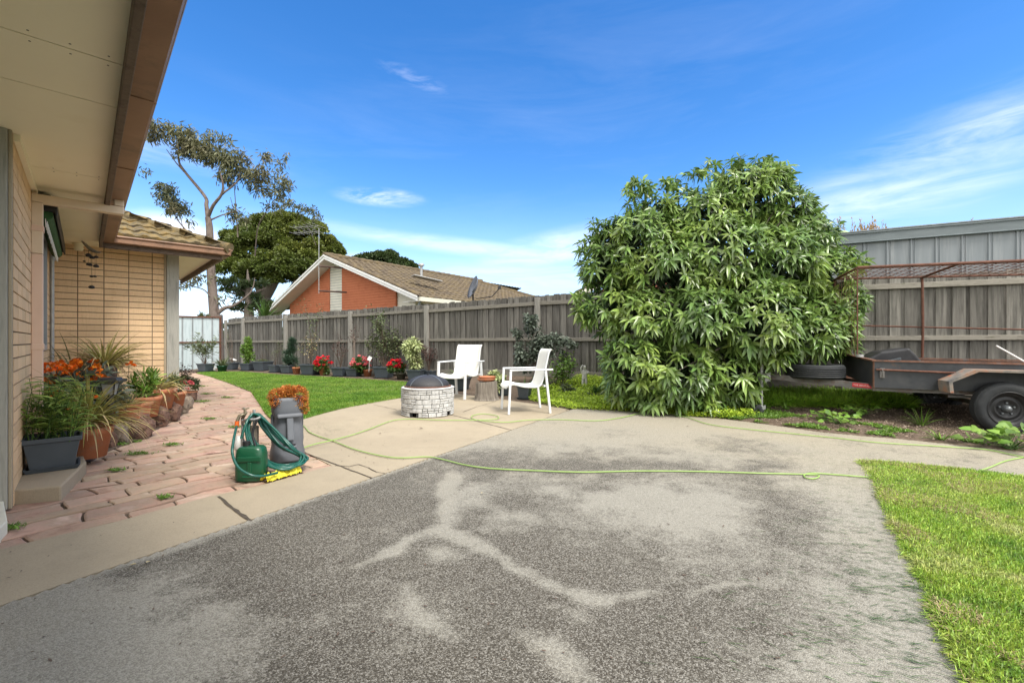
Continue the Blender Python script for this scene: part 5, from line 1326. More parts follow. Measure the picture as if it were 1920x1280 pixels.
# orange flowering plant
p = V(-4.60, 4.8, 0); t = hthing('bushy plant with vivid orange flowers and dark leaves against the wall', p)
top = roundpot(t, p, .2, .3, m_terra)
b = MB(); bushleaves(b, p + V(.02, 0, .54), (.38, .28, .24), 1500, .11, .04, 18, .3, .3, .3); bushleaves(b, p + V(.02, -.05, .40), (.34, .22, .2), 900, .11, .04, 12, .3); b.build('foliage', l_greyleaf, t)
b = MB(); stems(b, top, [p + V(random.gauss(0, .2), random.gauss(0, .15), .6) for _ in range(10)], .008); b.build('stem', m_twig, t)
fl_ = [p + V(random.gauss(-.05, .2), random.gauss(-.06, .13), random.uniform(.60, .84)) for _ in range(80)] + [p + V(random.uniform(-.05, .45), -.25, random.uniform(.36, .55)) for _ in range(12)]
b = MB(); blooms(b, fl_, .042, 12); b.build('flowers', f_orange, t)
# mauve pot raised with strappy plant
p = V(-4.66, 5.2, .0); sd_t = thing('plant_stand', 'low mossy stone stack supporting the mauve pot', 'stand', p)
b = MB(); b.lathe([(.16, 0), (.15, .25), (.13, .58), (.0, .58)], p, 9, False, .06); b.build('stone_stack', m_rock2, sd_t)
t = hthing('straw coloured strappy plant in a mauve pot set higher than the others', p + UZ * .58); pp_ = p + UZ * .58
top = roundpot(t, pp_, .125, .2, m_purplepot, .85); strappy(t, top, 120, .60, .021, l_strap, 1.15, 1.0); strappy(t, top, 80, .56, .019, l_dry, 1.3, 1.7, 'dry_leaf')
# tall green strappy plant at the wall corner
p = V(-5.5, 5.75, 0.1); t = hthing('long green strappy plant against the wall corner behind the orange flowers', p)
top = roundpot(t, p, .18, .45, m_terra); strappy(t, top, 75, .80, .022, l_olive, 1.0, 1.1)
# lantern
p = V(-3.80, 4.3, 0.24); t = thing('garden_lantern', 'black solar garden lantern on a short post among the pots', 'lantern', p)
b = MB(); b.tube([p, p + UZ * .32], .028, 10); b.box(p + UZ * .10, (.09, .09, .03)); b.build('post', m_black, t)
b = MB(); b.box(p + UZ * .36, (.10, .10, .10), .4, .75); b.build('lantern_glass', m_grey, t)
b = MB()
for k in range(4): a_ = .4 + PI/4 + k * PI/2; b.tube([p + V(math.cos(a_)*.055, math.sin(a_)*.055, .31), p + V(math.cos(a_)*.075, math.sin(a_)*.075, .42)], .006, 5)
b.build('cage', m_black, t)
b = MB(); b.box(p + UZ * .435, (.20, .20, .022), .4); b.box(p + UZ * .455, (.13, .13, .03), .4, 1.3); b.build('cap', m_black, t, bevel=.004)
# row of terracotta pots
p = V(-4.22, 5.0, .15); t = hthing('terracotta trough of dying straw-like leaves right of the lantern', p)
top = rectpot(t, p, .36, .22, m_terra, .22, .2, False, .85); strappy(t, top, 60, .24, .014, l_dry, 1.0, .6); strappy(t, top, 45, .22, .012, l_olive, 1.0, .5, 'shoot')
p = V(-4.35, 5.4, .16); t = hthing('terracotta pot of upright bright green leaves with a small green tag', p)
top = roundpot(t, p, .16, .24, m_terra); b = MB(); bushleaves(b, top + UZ * .15, (.13, .13, .20), 600, .09, .02, 10, .2, .2, .9); b.build('foliage', l_bright, t)
b = MB(); b.box(p + V(.07, -.16, .12), (.075, .004, .11), .3); tg = b.build('plant_tag', m_white, t); b = MB(); b.box(p + V(.07, -.163, .13), (.05, .004, .05), .3); b.build('tag_print', m_hose2, tg)
p = V(-4.60, 5.9, .18); t = hthing('wide terracotta pot with long straw and yellow leaves before the corner post', p)
top = roundpot(t, p, .21, .26, m_terra); strappy(t, top, 80, .42, .018, l_strap, 1.1, 1.2); strappy(t, top, 40, .50, .016, l_dry, 1.3, 1.6, 'dry_leaf', aim=V(.6, -.2, 0))
p = G(356, 751); t = hthing('pink geranium in a terracotta pot at the far end of the rock border', p); Z = p.y
top = roundpot(t, p, .115, .17, m_terra); b = MB(); bushleaves(b, Pt(347, 722, Z), (.21, .15, .15), 700, .05, .035, 12, .2); b.build('foliage', l_olive, t)
b = MB(); ends = twigs(b, Pt(338, 735, Z), .42, 8, .6, .005); b.build('stem', m_twig, t); b = MB(); leafat(b, ends, 4, .045, .02, .04); b.build('dry_leaf', l_maroon, t)
b = MB(); blooms(b, [Pt(x, y, Z - .1) for x, y in ((343,716),(347,714),(355,717),(351,729),(357,716),(345,719),(331,724),(360,719))], .035, 12); b.build('flowers', f_pink, t)
p = V(-4.72, 6.35, .15); t = hthing('small leafy clump in a terracotta pot close to the grey corner post', p)
top = roundpot(t, p, .15, .2, m_terra); b = MB(); bushleaves(b, top + UZ * .12, (.15, .14, .14), 400, .06, .025, 9, .2); b.build('foliage', l_olive, t)

mb_ = MB(); inner = [G(352,765), G(330,780), G(300,800), G(262,822), G(220,838), G(185,850)]; ins_ = V(-.12, .10, 0)
pl_ = [WA(AW, 3.95), WA(AW, 6.1), wo, wo + D1 * .6, inner[0] + V(-.35, .3, 0)] + [q + ins_ for q in inner]
mb_.prism([(p[0], p[1]) for p in pl_], -.04, .15); tag(mb_.build('garden_bed', m_soil, None, None, .05), kind='structure')
def rock(px, py, w, h, m_, label, seed, dz=0, Zadd=0):
    p = G(px, py); Z = p.y + Zadd; W_ = m2(w, Z); Hh = m2(h, Z); c = V((px-960)/F*Z, Z + W_ * .28, Hh * .42)
    bm = bmesh.new(); bmesh.ops.create_icosphere(bm, subdivisions=4, radius=1.0)
    for v in bm.verts:
        q = v.co.copy(); n1 = mnoise.noise(q * 1.3 + Vector((seed*7, 0, 0))); n2 = mnoise.noise(q * 4 + Vector((seed*3, 5, 0))); n3 = mnoise.noise(q * 11 + Vector((seed, 2, 0)))
        v.co = q * (1 + .30 * n1 + .10 * n2 + .05 * n3)
        for a_ in range(3): v.co[a_] = max(-.86, min(.86, v.co[a_]))
        v.co = Vector((v.co.x * W_ * .58, v.co.y * W_ * .42, v.co.z * Hh * .60))
        if v.co.z < -c.z: v.co.z = -c.z
    me = bpy.data.meshes.new('rock'); bm.to_mesh(me); bm.free(); o = bpy.data.objects.new('rock', me); o.location = c; S.collection.objects.link(o); me.materials.append(m_)
    o.rotation_euler.z = random.uniform(-.3, .3); tag(o, label, 'rock', 'rocks edging the bed beside the path')
rock(243, 822, 58, 46, m_rock, 'largest red-brown rock in the middle of the border, below the trough', 1)
rock(282, 801, 42, 40, m_rock, 'red-brown rock second right of the largest one, below the tagged pot', 2)
rock(308, 790, 40, 38, m_rock, 'dark rounded porous rock near the straw-leaved pot', 3)
rock(330, 775, 34, 32, m_rock2, 'tan topped rock beyond the dark rounded one', 4)
rock(345, 766, 22, 24, m_rock2, 'small orange-brown rock next to the far geranium pot', 5)
rock(208, 832, 36, 38, m_rock2, 'pale grey-brown rock left of the largest rock', 6)
rock(180, 840, 46, 46, m_rock, 'brown rock under the drooping strappy leaves', 7)
rock(153, 850, 32, 52, m_rock2, 'narrow pale rock right behind the large grey planter', 8)
rock(352, 757, 22, 18, m_rock, 'smallest dark rock at the far end of the border', 9, 0, .3)
rock(318, 757, 44, 26, m_rock, 'flat dark rock behind the others beside the corner post', 10)

# ---------------------------------------------------------------- head planter, hose, jug, tap
pc = V(-2.0, 4.05, 0)
pt_ = thing('head_planter', 'tall slate grey face-shaped planter topped with orange succulents', 'planter', pc)
fdir = V(.58, -.82, 0).normalized(); sdir = V(-fdir.y, fdir.x, 0)     # facing right and to the camera
levels = [(0, .130, .125), (.02, .138, .13), (.08, .135, .128), (.14, .122, .118), (.19, .128, .122), (.25, .124, .118), (.32, .116, .110), (.38, .110, .104), (.43, .124, .122), (.47, .126, .122), (.53, .124, .120), (.56, .122, .118), (.56, .105, .10), (.50, .10, .095)]
vs = []; n = 32
for z, rx, ry in levels:
    for k in range(n):
        a_ = 2*PI*k/n; cx, sy = math.cos(a_), math.sin(a_); e_ = .62
        x = rx * math.copysign(abs(cx)**e_, cx); y = ry * math.copysign(abs(sy)**e_, sy)
        vs.append(pc + sdir * x + fdir * y + UZ * z)
b = MB(); b.add(vs, [(i*n+k, i*n+(k+1) % n, (i+1)*n+(k+1) % n, (i+1)*n+k) for i in range(len(levels)-1) for k in range(n)] + [tuple(reversed(range(n)))], True)
b.build('pot', m_moai, pt_)
def fbox(b, x0, x1, z0, z1, o0, o1b, o1t):    # wedge on the face: x range, z range, outwards from o0 to o1(bottom/top)
    P_ = [pc + sdir * x + fdir * o + UZ * z for x, o, z in ((x0,o0,z0),(x1,o0,z0),(x1,o1b,z0),(x0,o1b,z0),(x0,o0,z1),(x1,o0,z1),(x1,o1t,z1),(x0,o1t,z1))]
    b.add(P_, [(0,3,2,1),(4,5,6,7),(0,1,5,4),(1,2,6,5),(2,3,7,6),(3,0,4,7)])
b = MB(); fbox(b, -.028, .028, .20, .40, .09, .185, .135); b.build('nose', m_moai, pt_, bevel=.010)
b = MB(); fbox(b, -.10, .10, .392, .425, .08, .150, .140); b.build('brow', m_moai, pt_, bevel=.012)
b = MB(); fbox(b, -.055, .055, .125, .145, .09, .140, .135); fbox(b, -.05, .05, .155, .17, .09, .135, .140); b.build('lips', m_moai, pt_, bevel=.006)
for s in (-1, 1):
    b = MB(); b.obox(pc + sdir * (s*.112) - fdir * .03 + UZ * .24, sdir * s * .018, fdir * .045, UZ * .17); b.build('ear', m_moai, pt_, bevel=.006)
b = MB()
for (dx, dy, dz_, r_, n_) in [(-.07, .01, .565, .085, 1100), (.07, .03, .57, .095, 1400), (.10, .07, .50, .058, 600), (-.09, .06, .52, .055, 450), (.0, -.03, .60, .06, 500), (.125, .09, .445, .03, 160), (.0, .03, .60, .065, 900)]:
    bushleaves(b, pc + sdir * dx + fdir * dy + UZ * dz_, (r_, r_, r_ * .85), n_, .020, .010, 0, .75, .05, .1)
b.build('succulent', l_succ, pt_)
# tap post
tp = G(494, 876); tp = V(-2.12, 3.72, 0)
tt = thing('garden_tap', 'old brass garden tap on a short timber post with metal hose bracket', 'tap', tp)
b = MB(); b.obox(tp + V(-.04, -.03, 0), V(.08, .01, 0), V(-.01, .06, 0), UZ * .36); b.build('post', m_oldwood, tt, bevel=.005)
b = MB(); b.tube([tp + V(-.06, -.04, .0), tp + V(-.06, -.04, .44)], .011, 8); b.tube([tp + V(.0, .02, .3), tp + V(.0, .02, .49)], .012, 8); b.build('pipe', m_galv, tt)
hp = Pt(457, 778, 3.66)
b = MB(); b.tube([tp + V(-.06, -.04, .43), hp + V(.02, 0, .02), hp + V(-.03, -.01, -.005), hp + V(-.045, -.015, -.05)], .013, 8); b.tube([hp + V(.01, 0, 0), hp + V(.01, 0, .05)], .010, 8)
for a_ in (.3, 2.4, 4.5): b.tube([hp + V(.01, 0, .05), hp + V(.01 + math.cos(a_)*.03, math.sin(a_)*.03, .056)], .006, 6)
b.build('brass_tap', m_brass, tt)
b = MB(); b.tube([hp + V(-.045, -.015, -.045), hp + V(-.047, -.015, -.085)], .016, 10); b.build('orange_connector', m_orangep, tt)
b = MB(); b.tube(smoothpath([tp + V(-.05, -.05, .40), tp + V(.0, -.08, .425), tp + V(.06, -.07, .425), tp + V(.09, -.05, .44)], 4), .012, 8); b.build('hose_bracket', m_steel, tt)
# green hose: long hanging loops, one continuous length
def hz(px, py, Z): return Pt(px, py, Z)
ctrl = []; rs = random.Random(4)
for i in range(8):
    j = lambda a_=4: rs.uniform(-a_, a_); zf = 3.60 + i * .022; k = i * 1.6
    ctrl += [hz(474 + k + j(2), 777 + j(2), zf + .06), hz(462 + j(3) + i, 800 + j(3), zf), hz(470 + j(4) + i*2, 832 + j(4), zf - .02), hz(486 + j(5) + i*3, 862 + j(3), zf - .06), hz(520 + j(4) + i*2, 880 - i*1.1 + j(1.5), zf - .10)]
    ctrl += [hz(552 + j(3) + (i % 3)*4, 876 - i*1.4 + j(2), zf - .02), hz(566 + j(3) + (i % 3) * 4, 858 + j(4), zf + .10), hz(548 + j(5) - (i % 4) * 9, 836 + j(3), zf + .10 if i % 2 else zf), hz(510 + j(4) - (i % 4) * 6, 800 + j(3), zf + .04)]
for p in ctrl:
    if p.z < .012: p.z = .012 + rs.random() * .03
ctrl += [hz(476, 776, 3.70), hz(463, 790, 3.6), hz(452, 822, 3.55)]
b = MB(); b.tube(smoothpath(ctrl, 5), .0095, 8)
gh = b.build('garden_hose', m_hose, None, V(-1.95, 3.7, 0)); tag(gh, 'dark green garden hose hung in long loops in front of the grey head planter', 'hose')
b = MB(); b.tube(smoothpath([hp + V(-.047, -.015, -.08), hz(437, 830, 3.40), hz(436, 852, 3.33), hz(447, 876, 3.28), hz(470, 890, 3.27), hz(492, 892, 3.32), hz(520, 886, 3.45)], 6), .0095, 8)
tag(b.build('garden_hose', m_hose, None, hp), 'short dark green hose running from the orange connector round the jug', 'hose')
# jug
jc = V(-1.985, 3.47, 0); t = thing('chemical_jug', 'dark green plastic jug with moulded handle grooves beside the hose', 'jug', jc)
vs = []; n = 28; lv_ = [(0, .9), (.012, 1.0), (.10, 1.0), (.19, .97), (.235, .90), (.252, .74), (.256, .5)]; fd2 = V(.15, -1, 0).normalized(); sd2 = V(1, .15, 0).normalized()
for z, k_ in lv_:
    for k in range(n):
        a_ = 2*PI*k/n; x = math.copysign(abs(math.cos(a_))**.55, math.cos(a_)) * .105 * k_; y = math.copysign(abs(math.sin(a_))**.55, math.sin(a_)) * .075 * k_; vs.append(jc + sd2 * x + fd2 * y + UZ * z)
b = MB(); b.add(vs, [(i*n+k, i*n+(k+1) % n, (i+1)*n+(k+1) % n, (i+1)*n+k) for i in range(len(lv_)-1) for k in range(n)] + [tuple(reversed(range(n))), tuple(range(len(vs)-n, len(vs)))], True); b.build('body', m_jug, t)
b = MB()
def gbox(x0, x1, z0, z1): b.obox(jc + sd2 * x0 + fd2 * .066 + UZ * z0, sd2 * (x1-x0), fd2 * .018, UZ * (z1-z0))
gbox(-.075, .095, .15, .19); gbox(-.005, .030, .045, .15); gbox(-.04, .085, .03, .048)
b.build('grip_rib', m_jug, t, bevel=.008)
b = MB(); b.tube([jc + V(-.04, 0, .25), jc + V(-.04, 0, .29)], .026, 12); b.build('cap', m_black, t)
b = MB(); b.tube(smoothpath([jc + V(.03, 0, .25), jc + V(.0, .01, .35), jc + V(.03, .02, .45)], 5), .009, 7); b.build('tube', m_black, t)
b = MB(); bc = Pt(449, 838, 3.72); b.lathe([(.001, 0), (.035, 0), (.04, .01), (.04, .07), (.028, .09), (.02, .11), (.001, .11)], V(bc.x, bc.y, .17), 14); b.lathe([(.03, 0), (.03, .17)], V(bc.x, bc.y, 0), 8)
tag(b.build('spray_bottle', m_white, None, V(bc.x, bc.y, 0)), 'small white plastic bottle half hidden behind the green jug', 'bottle')
# yellow glove
gl0 = G(490, 906); b = MB(); rs = random.Random(9); bm = bmesh.new()
nx_, ny_ = 46, 16; vs = []
ax_ = (G(556, 888) - G(490, 908)); ay_ = V(-ax_.y, ax_.x, 0).normalized() * .06
for i in range(nx_):
    for j_ in range(ny_):
        u, v = i / (nx_-1), j_ / (ny_-1) * 2 - 1; wv = .7 + .35 * mnoise.noise(Vector((u*9, 2, 0))) ; p = gl0 + ax_ * u + ay_ * v * wv + V(0, .03, 0)
        hgt_ = .05 * max(0, 1 - v*v) * (.6 + .9 * abs(mnoise.noise(Vector((u*11, v*3, 4))))) + .014 * mnoise.noise(Vector((u*26, v*7, 1)))
        vs.append(p + UZ * max(.003, .008 + hgt_) + ay_ * .2 * mnoise.noise(Vector((u*14, v*2, 9))))
b.add(vs, [(i*ny_+j_, (i+1)*ny_+j_, (i+1)*ny_+j_+1, i*ny_+j_+1) for i in range(nx_-1) for j_ in range(ny_-1)], True)
tag(b.build('cleaning_cloth', m_yellow, None, gl0), 'crumpled bright yellow cloth lying on the ground before the hose', 'cloth')

# long lime hose over the patio and driveway
def gp_(l, z=.010): return [G(x, y, 0) + UZ * z for x, y in l]
r1 = gp_([(528,797),(556,793),(570,800),(580,811),(600,820),(625,828),(660,842),(700,853),(745,860),(800,858),(830,863),(870,873),(920,880),(1000,884),(1090,887),(1200,885),(1320,886),(1420,889),(1505,891),(1535,893),(1528,899),(1512,898),(1508,892),(1525,889),(1570,892),(1640,897),(1720,897),(1800,893),(1850,880),(1885,866),(1925,858),(1990,848)])
b = MB(); b.tube(smoothpath(r1, 6), .0056, 7); tag(b.build('garden_hose', m_hose2, None, r1[0]), 'thin lime green hose crossing the driveway and corner of lawn', 'hose')
r2 = gp_([(563,845),(590,836),(625,828),(660,817),(695,805),(735,790),(770,787),(830,789),(885,789),(930,787),(932,781),(905,777),(885,781),(888,787),(912,791),(950,793),(990,789),(1050,788),(1120,790),(1170,783),(1205,774),(1225,768),(1245,771),(1265,779),(1290,784),(1330,797),(1400,806),(1470,813),(1560,822),(1640,831),(1720,836),(1800,841),(1850,845),(1900,855),(1960,868)], .012)
for i, p in enumerate(r2):
    if i < 3: p.z += .008
b = MB(); b.tube(smoothpath(r2, 6), .0056, 7); tag(b.build('garden_hose', m_hose2, None, r2[0]), 'thin lime green hose with a loop near the fire pit, following the bed edge', 'hose')

# small ornaments
def statue():
    p = Pt(1096, 728, 9.0); zb = bed_height(p.x, p.y); p = V(p.x, p.y, zb - .01); k = .58
    t = thing('garden_statue', 'small pale stone figurine with raised arms beside the big tree', 'statue', p)
    me = bpy.data.meshes.new('figure'); J = [(0,0,.38),(0,0,.50),(0,.0,.62),(0,0,.68),(0,-.01,.76),(0,-.01,.84),(-.10,0,.62),(-.13,-.04,.74),(-.06,-.05,.86),(.10,0,.62),(.15,-.05,.56),(.08,-.11,.60),(-.05,0,.36),(-.06,-.03,.20),(-.055,0,.05),(.05,0,.36),(.055,-.01,.19),(.04,.01,.05)]
    E = [(0,1),(1,2),(2,3),(3,4),(4,5),(2,6),(6,7),(7,8),(2,9),(9,10),(10,11),(0,12),(12,13),(13,14),(0,15),(15,16),(16,17)]
    Rd = [.085,.075,.085,.035,.07,.05,.045,.033,.025,.045,.033,.025,.06,.042,.03,.06,.042,.03]
    me.from_pydata([tuple(c * k for c in j) for j in J], E, []); o = bpy.data.objects.new('figure', me); o.parent = t; S.collection.objects.link(o); me.materials.append(m_statue)
    md = o.modifiers.new('skin', 'SKIN')
    for sv, r_ in zip(me.skin_vertices[0].data, Rd): sv.radius = (r_ * k, r_ * k)
    me.skin_vertices[0].data[0].use_root = True; s_ = o.modifiers.new('s', 'SUBSURF'); s_.levels = s_.render_levels = 2
    b = MB(); b.box(p + UZ * .018, (.15, .13, .04)); b.build('plinth', m_statue, t, bevel=.006)
statue()
p = G(440, 691); t = thing('solar_light', 'small white solar stake light between the first pots of the row', 'light', p)
b = MB(); b.tube([p, p + UZ * .33], .012, 6); b.build('stake', m_black, t); b = MB(); b.box(p + V(-.05, 0, .36), (.24, .12, .03), -.2, 1, Matrix.Rotation(.35, 3, 'Y')); b.build('panel', m_white, t, bevel=.008)
p = G(400, 696); b = MB(); b.lathe([(.001, 0), (.06, .01), (.075, .08), (.04, .16), (.025, .24), (.045, .29), (.03, .33), (.001, .34)], p, 12)
tag(b.build('garden_ornament', m_white, None, p), 'tiny white ornament on the ground beside the dark green pot', 'ornament')
p = Pt(693, 672, 12.7); b = MB(); b.box(p, (.10, .01, .12), .3, 1, Matrix.Rotation(.5, 3, 'Y')); b.tube([p, V(p.x - .02, p.y, .2)], .005, 4)
tag(b.build('plant_label', m_white, None, V(p.x, p.y, .2)), 'white plant label sticking up among pink geranium flowers', 'label')
# few fallen leaves
for (x, y, s, lab) in [(905,925,.03,'small orange-brown fallen leaf on the driveway centre'), (1135,916,.025,'dark leaf scrap on the light patch of driveway'), (243,1062,.03,'dark chip near the left concrete edge of the driveway'), (282,1054,.028,'rusty brown chip at the left edge of the driveway'), (1287,800,.03,'dark clod of soil on the driveway near the tree'), (793,804,.05,'dark leaf on the patio in front of the fire pit'), (715,814,.03,'crumb of soil between the hose lines on the patio')]:
    p = G(x, y); b = MB(); th = random.random() * 6; b.leaves(np.array([[p.x, p.y, .008]]), np.array([[math.cos(th), math.sin(th), .1]]), np.array([[0, .1, 1.]]), s, s * .6, -.1, .2)
    tag(b.build('fallen_leaf', l_maroon if y < 920 else l_dry, None, p), lab, 'leaf', 'fallen leaves and chips on the concrete')

# ---------------------------------------------------------------- box trailer
TF = V(-.928, .371, 0); TN = V(.371, .928, 0); T0 = V(4.537, 5.70, 0)    # near front corner of the tray
def TL(s, o, z): return T0 - TF * s + TN * o + UZ * (z - .012 * s)    # s metres back, o metres to the far side
tr = thing('box_trailer', 'rusty black box trailer with wire cage frame parked on the soil by the fence', 'trailer', V(T0.x, T0.y, 0))
def tq(b, P_, th=.012):
    o, x, y = P_[0], P_[1] - P_[0], P_[3] - P_[0]; nrm_ = x.cross(y).normalized() * th; b.obox(o, x, y, nrm_)
LEN, WID = 2.45, 1.32
b = MB(); tq(b, [TL(0,0,.475), TL(LEN,0,.475), TL(LEN,0,.80), TL(0,0,.80)]); b.build('side_panel', m_trailer, tr)
b = MB(); tq(b, [TL(0,WID,.475), TL(LEN,WID,.475), TL(LEN,WID,.80), TL(0,WID,.80)]); b.build('side_panel', m_trailrust, tr)
b = MB(); tq(b, [TL(0,0,.475), TL(0,WID,.56), TL(0,WID,.86), TL(0,0,.80)]); b.build('front_panel', m_trailer, tr)
b = MB(); tq(b, [TL(LEN,0,.475), TL(LEN,WID,.475), TL(LEN,WID,.80), TL(LEN,0,.80)]); b.build('tailgate', m_trailer, tr)
b = MB(); b.obox(TL(.01,.01,.49), TL(LEN,0,.49) - TL(.01,0,.49), TN * (WID - .02), UZ * .02); b.build('floor', m_trailrust, tr)
b = MB(); 
b.bar(TL(-.01,0,.81), TL(LEN,0,.81), .045, .02); b.bar(TL(-.01,WID,.815), TL(LEN,WID,.815), .045, .02); b.bar(TL(0,-.02,.81), TL(0,WID+.02,.865), .045, .02); b.bar(TL(0,0,.47), TL(0,0,.81), .02); b.bar(TL(LEN,0,.81), TL(LEN,WID,.81), .045, .02)
b.build('top_rail', m_trailrust, tr)
b = MB(); b.tube([TL(.01,-.03,.70), TL(.95,-.03,.685)], .012, 8); b.build('tie_rail', m_rust, tr)
b = MB(); b.bar(TL(0,.06,.455), TL(LEN,.06,.455), .05, .05); b.bar(TL(0,WID-.06,.455), TL(LEN,WID-.06,.455), .05, .05)
for s in (.3, .9, 1.5, 2.1): b.bar(TL(s,.06,.455), TL(s,WID-.06,.455), .04, .04)
b.bar(TL(1.17,.0,.30), TL(1.17,WID,.30), .05, .05); b.bar(TL(.75,.1,.40), TL(1.6,.1,.40), .05, .03); b.bar(TL(.75,WID-.1,.40), TL(1.6,WID-.1,.40), .05, .03)
b.build('chassis', m_drawbar, tr)
tip = V(3.42, 6.84, .575)
b = MB(); b.bar(TL(.42,.10,.445), tip, .05, .075); nb = b.build('drawbar', m_drawbar, tr)
b = MB(); b.bar(TL(.42,WID-.10,.40), tip + TN*.05, .05, .075); b.build('drawbar', m_drawbar, tr)
b = MB(); b.bar(tip, tip + TF * .22, .07, .06); b.tube([tip + TF*.2 - UZ*.02, tip + TF*.24 - UZ*.06], .045, 10); b.build('coupling', m_galv, tr)
# red sticker on the near drawbar, with worn white lettering
da = TL(.42,.10,.445); dv = (tip - da).normalized(); sdn = dv.cross(UZ).normalized(); sdn = -sdn if sdn.y > 0 else sdn; uu = sdn.cross(dv).normalized(); uu = uu if uu.z > 0 else -uu
ps = da + dv * .30 + sdn * .0265 - uu * .022
b = MB(); b.obox(ps, dv * .30, uu * .052, sdn * .0015); stk = b.build('sticker', m_red, tr)
def text(body, size, loc, xdir, ydir, m_, parent, ext=.0006):
    cu = bpy.data.curves.new('lettering', 'FONT'); cu.body = body; cu.size = size; cu.extrude = ext; tmp = bpy.data.objects.new('lettering', cu); S.collection.objects.link(tmp)
    dg = bpy.context.evaluated_depsgraph_get(); me = bpy.data.meshes.new_from_object(tmp.evaluated_get(dg)); bpy.data.objects.remove(tmp)
    zdir = xdir.cross(ydir); M_ = Matrix((xdir, ydir, zdir)).transposed().to_4x4(); me.transform(Matrix.Translation(loc - wloc(parent)) @ M_)
    o = bpy.data.objects.new('lettering', me); o.parent = parent; S.collection.objects.link(o); me.materials.append(m_); return o
text('THE RENTAL', .030, ps + dv * .29 + uu * .014 + sdn * .0022, -dv, uu, m_whitep, stk)
b = MB(); rs = random.Random(2)
for i in range(9): b.obox(ps + dv * rs.uniform(.02, .10) + uu * rs.uniform(.008, .036) + sdn * .002, dv * rs.uniform(.01, .03), uu * .005, sdn * .0005)
b.build('small_print', m_whitep, stk)
# mudguard
gpr = [(.63, .47), (.62, .60), (.86, .742), (1.48, .742), (1.72, .60), (1.71, .47)]
b = MB(); vs = []
for (s, z) in gpr: vs += [TL(s, .01, z), TL(s, -.27, z)]
for (s, z) in gpr:
    zc = z - .012 if .7 < s < 1.6 else z; sc2 = s + (.012 if s < 1.1 else -.012); vs += [TL(sc2, .01, zc), TL(sc2, -.27, zc)]
m_ = len(gpr); fs = [(2*i, 2*i+1, 2*i+3, 2*i+2) for i in range(m_-1)] + [(2*m_+2*i+2, 2*m_+2*i+3, 2*m_+2*i+1, 2*m_+2*i) for i in range(m_-1)]
fs += [(2*i+1, 2*m_+2*i+1, 2*m_+2*i+3, 2*i+3) for i in range(m_-1)]
b.add(vs, fs)
for i in range(m_-1):    # folded outer lip
    (s_a, z_a), (s_b, z_b) = gpr[i], gpr[i+1]; cx_, cz_ = 1.17, .45
    def inn(s, z): d_ = math.hypot(s - cx_, z - cz_); return (s + (cx_ - s) / d_ * .035, z + (cz_ - z) / d_ * .035)
    ia, ib = inn(s_a, z_a), inn(s_b, z_b); b.add([TL(s_a, -.272, z_a), TL(s_b, -.272, z_b), TL(ib[0], -.272, ib[1]), TL(ia[0], -.272, ia[1])], [(0,1,2,3)])
b.build('mudguard', m_guard, tr)
# wheels
def wheel(o_c, label=None):
    c = TL(1.17, o_c, .0); c.z = .295; out = -TN; M_ = Matrix((TF, UZ, out)).transposed()  # local z = outward
    b = MB(); R_ = .295; W_ = .185
    prof = [(.185, -W_/2+.01), (.215, -W_/2), (.262, -W_/2+.004), (.284, -W_/2+.022), (.293, -W_/2+.045)]
    for k in range(5):
        z0_ = -W_/2 + .05 + k * .021; prof += [(R_+.001, z0_), (R_+.001, z0_+.015), (R_-.006, z0_+.0165), (R_-.006, z0_+.0195)]
    prof += [(.293, W_/2-.045), (.284, W_/2-.022), (.262, W_/2-.004), (.24, W_/2), (.215, W_/2-.001), (.185, W_/2-.01)]
    b.lathe(prof, c, 56, True, 0, M_); ty = b.build('tyre', m_tyre, tr)
    b = MB(); b.lathe([(.195, .088), (.188, .094), (.182, .082), (.172, .06), (.162, .058), (.150, .045), (.142, .022), (.128, .020), (.112, .032), (.098, .034), (.085, .020), (.05, .018), (.001, .018)], c, 44, True, 0, M_)
    b.lathe([(.185, -.085), (.16, -.06), (.15, .0), (.001, .0)], c, 24, True, 0, M_); rm = b.build('rim', m_rim, tr)
    b = MB(); b.lathe([(.042, .018), (.040, .045), (.030, .062), (.026, .075), (.001, .078)], c, 20, True, 0, M_)
    for k in range(5):
        a_ = k * 2 * PI / 5 + .3; q = c + M_ @ Vector((math.cos(a_)*.065, math.sin(a_)*.065, .02)); b.tube([q, q + M_ @ Vector((0, 0, .018))], .010, 6)
    b.build('hub', m_steelstrip, rm)
wheel(-.135); wheel(WID + .12)
for s_, o_ in ((.05, -.012), (2.2, -.012)):
    b = MB(); b.obox(TL(s_, o_, .60), -TF * .05, -TN * .02, UZ * .12); b.tube([TL(s_ + .025, o_ - .02, .62), TL(s_ + .025, o_ - .045, .66), TL(s_ + .025, o_ - .02, .71)], .006, 6); b.build('latch', m_drawbar, tr)
for s_ in (.05, .45, .85, 1.9, 2.3):
    for z_ in (.50, .775):
        b = MB(); c__ = TL(s_, -.004, z_); b.tube([c__, c__ - TN * .008], .008, 7); b.build('bolt', m_steelstrip, tr)
b = MB(); b.obox(TL(.30, -.003, .475), -TF * .006, -TN * .004, UZ * .32); b.obox(TL(.78, -.003, .475), -TF * .006, -TN * .004, UZ * .32); b.build('weld_seam', m_trailrust, tr)
b = MB(); b.tube([TL(-.02, WID * .35, .84), TL(-.02, WID * .35, .875)], .045, 12); b.build('rail_cap', m_galv, tr)
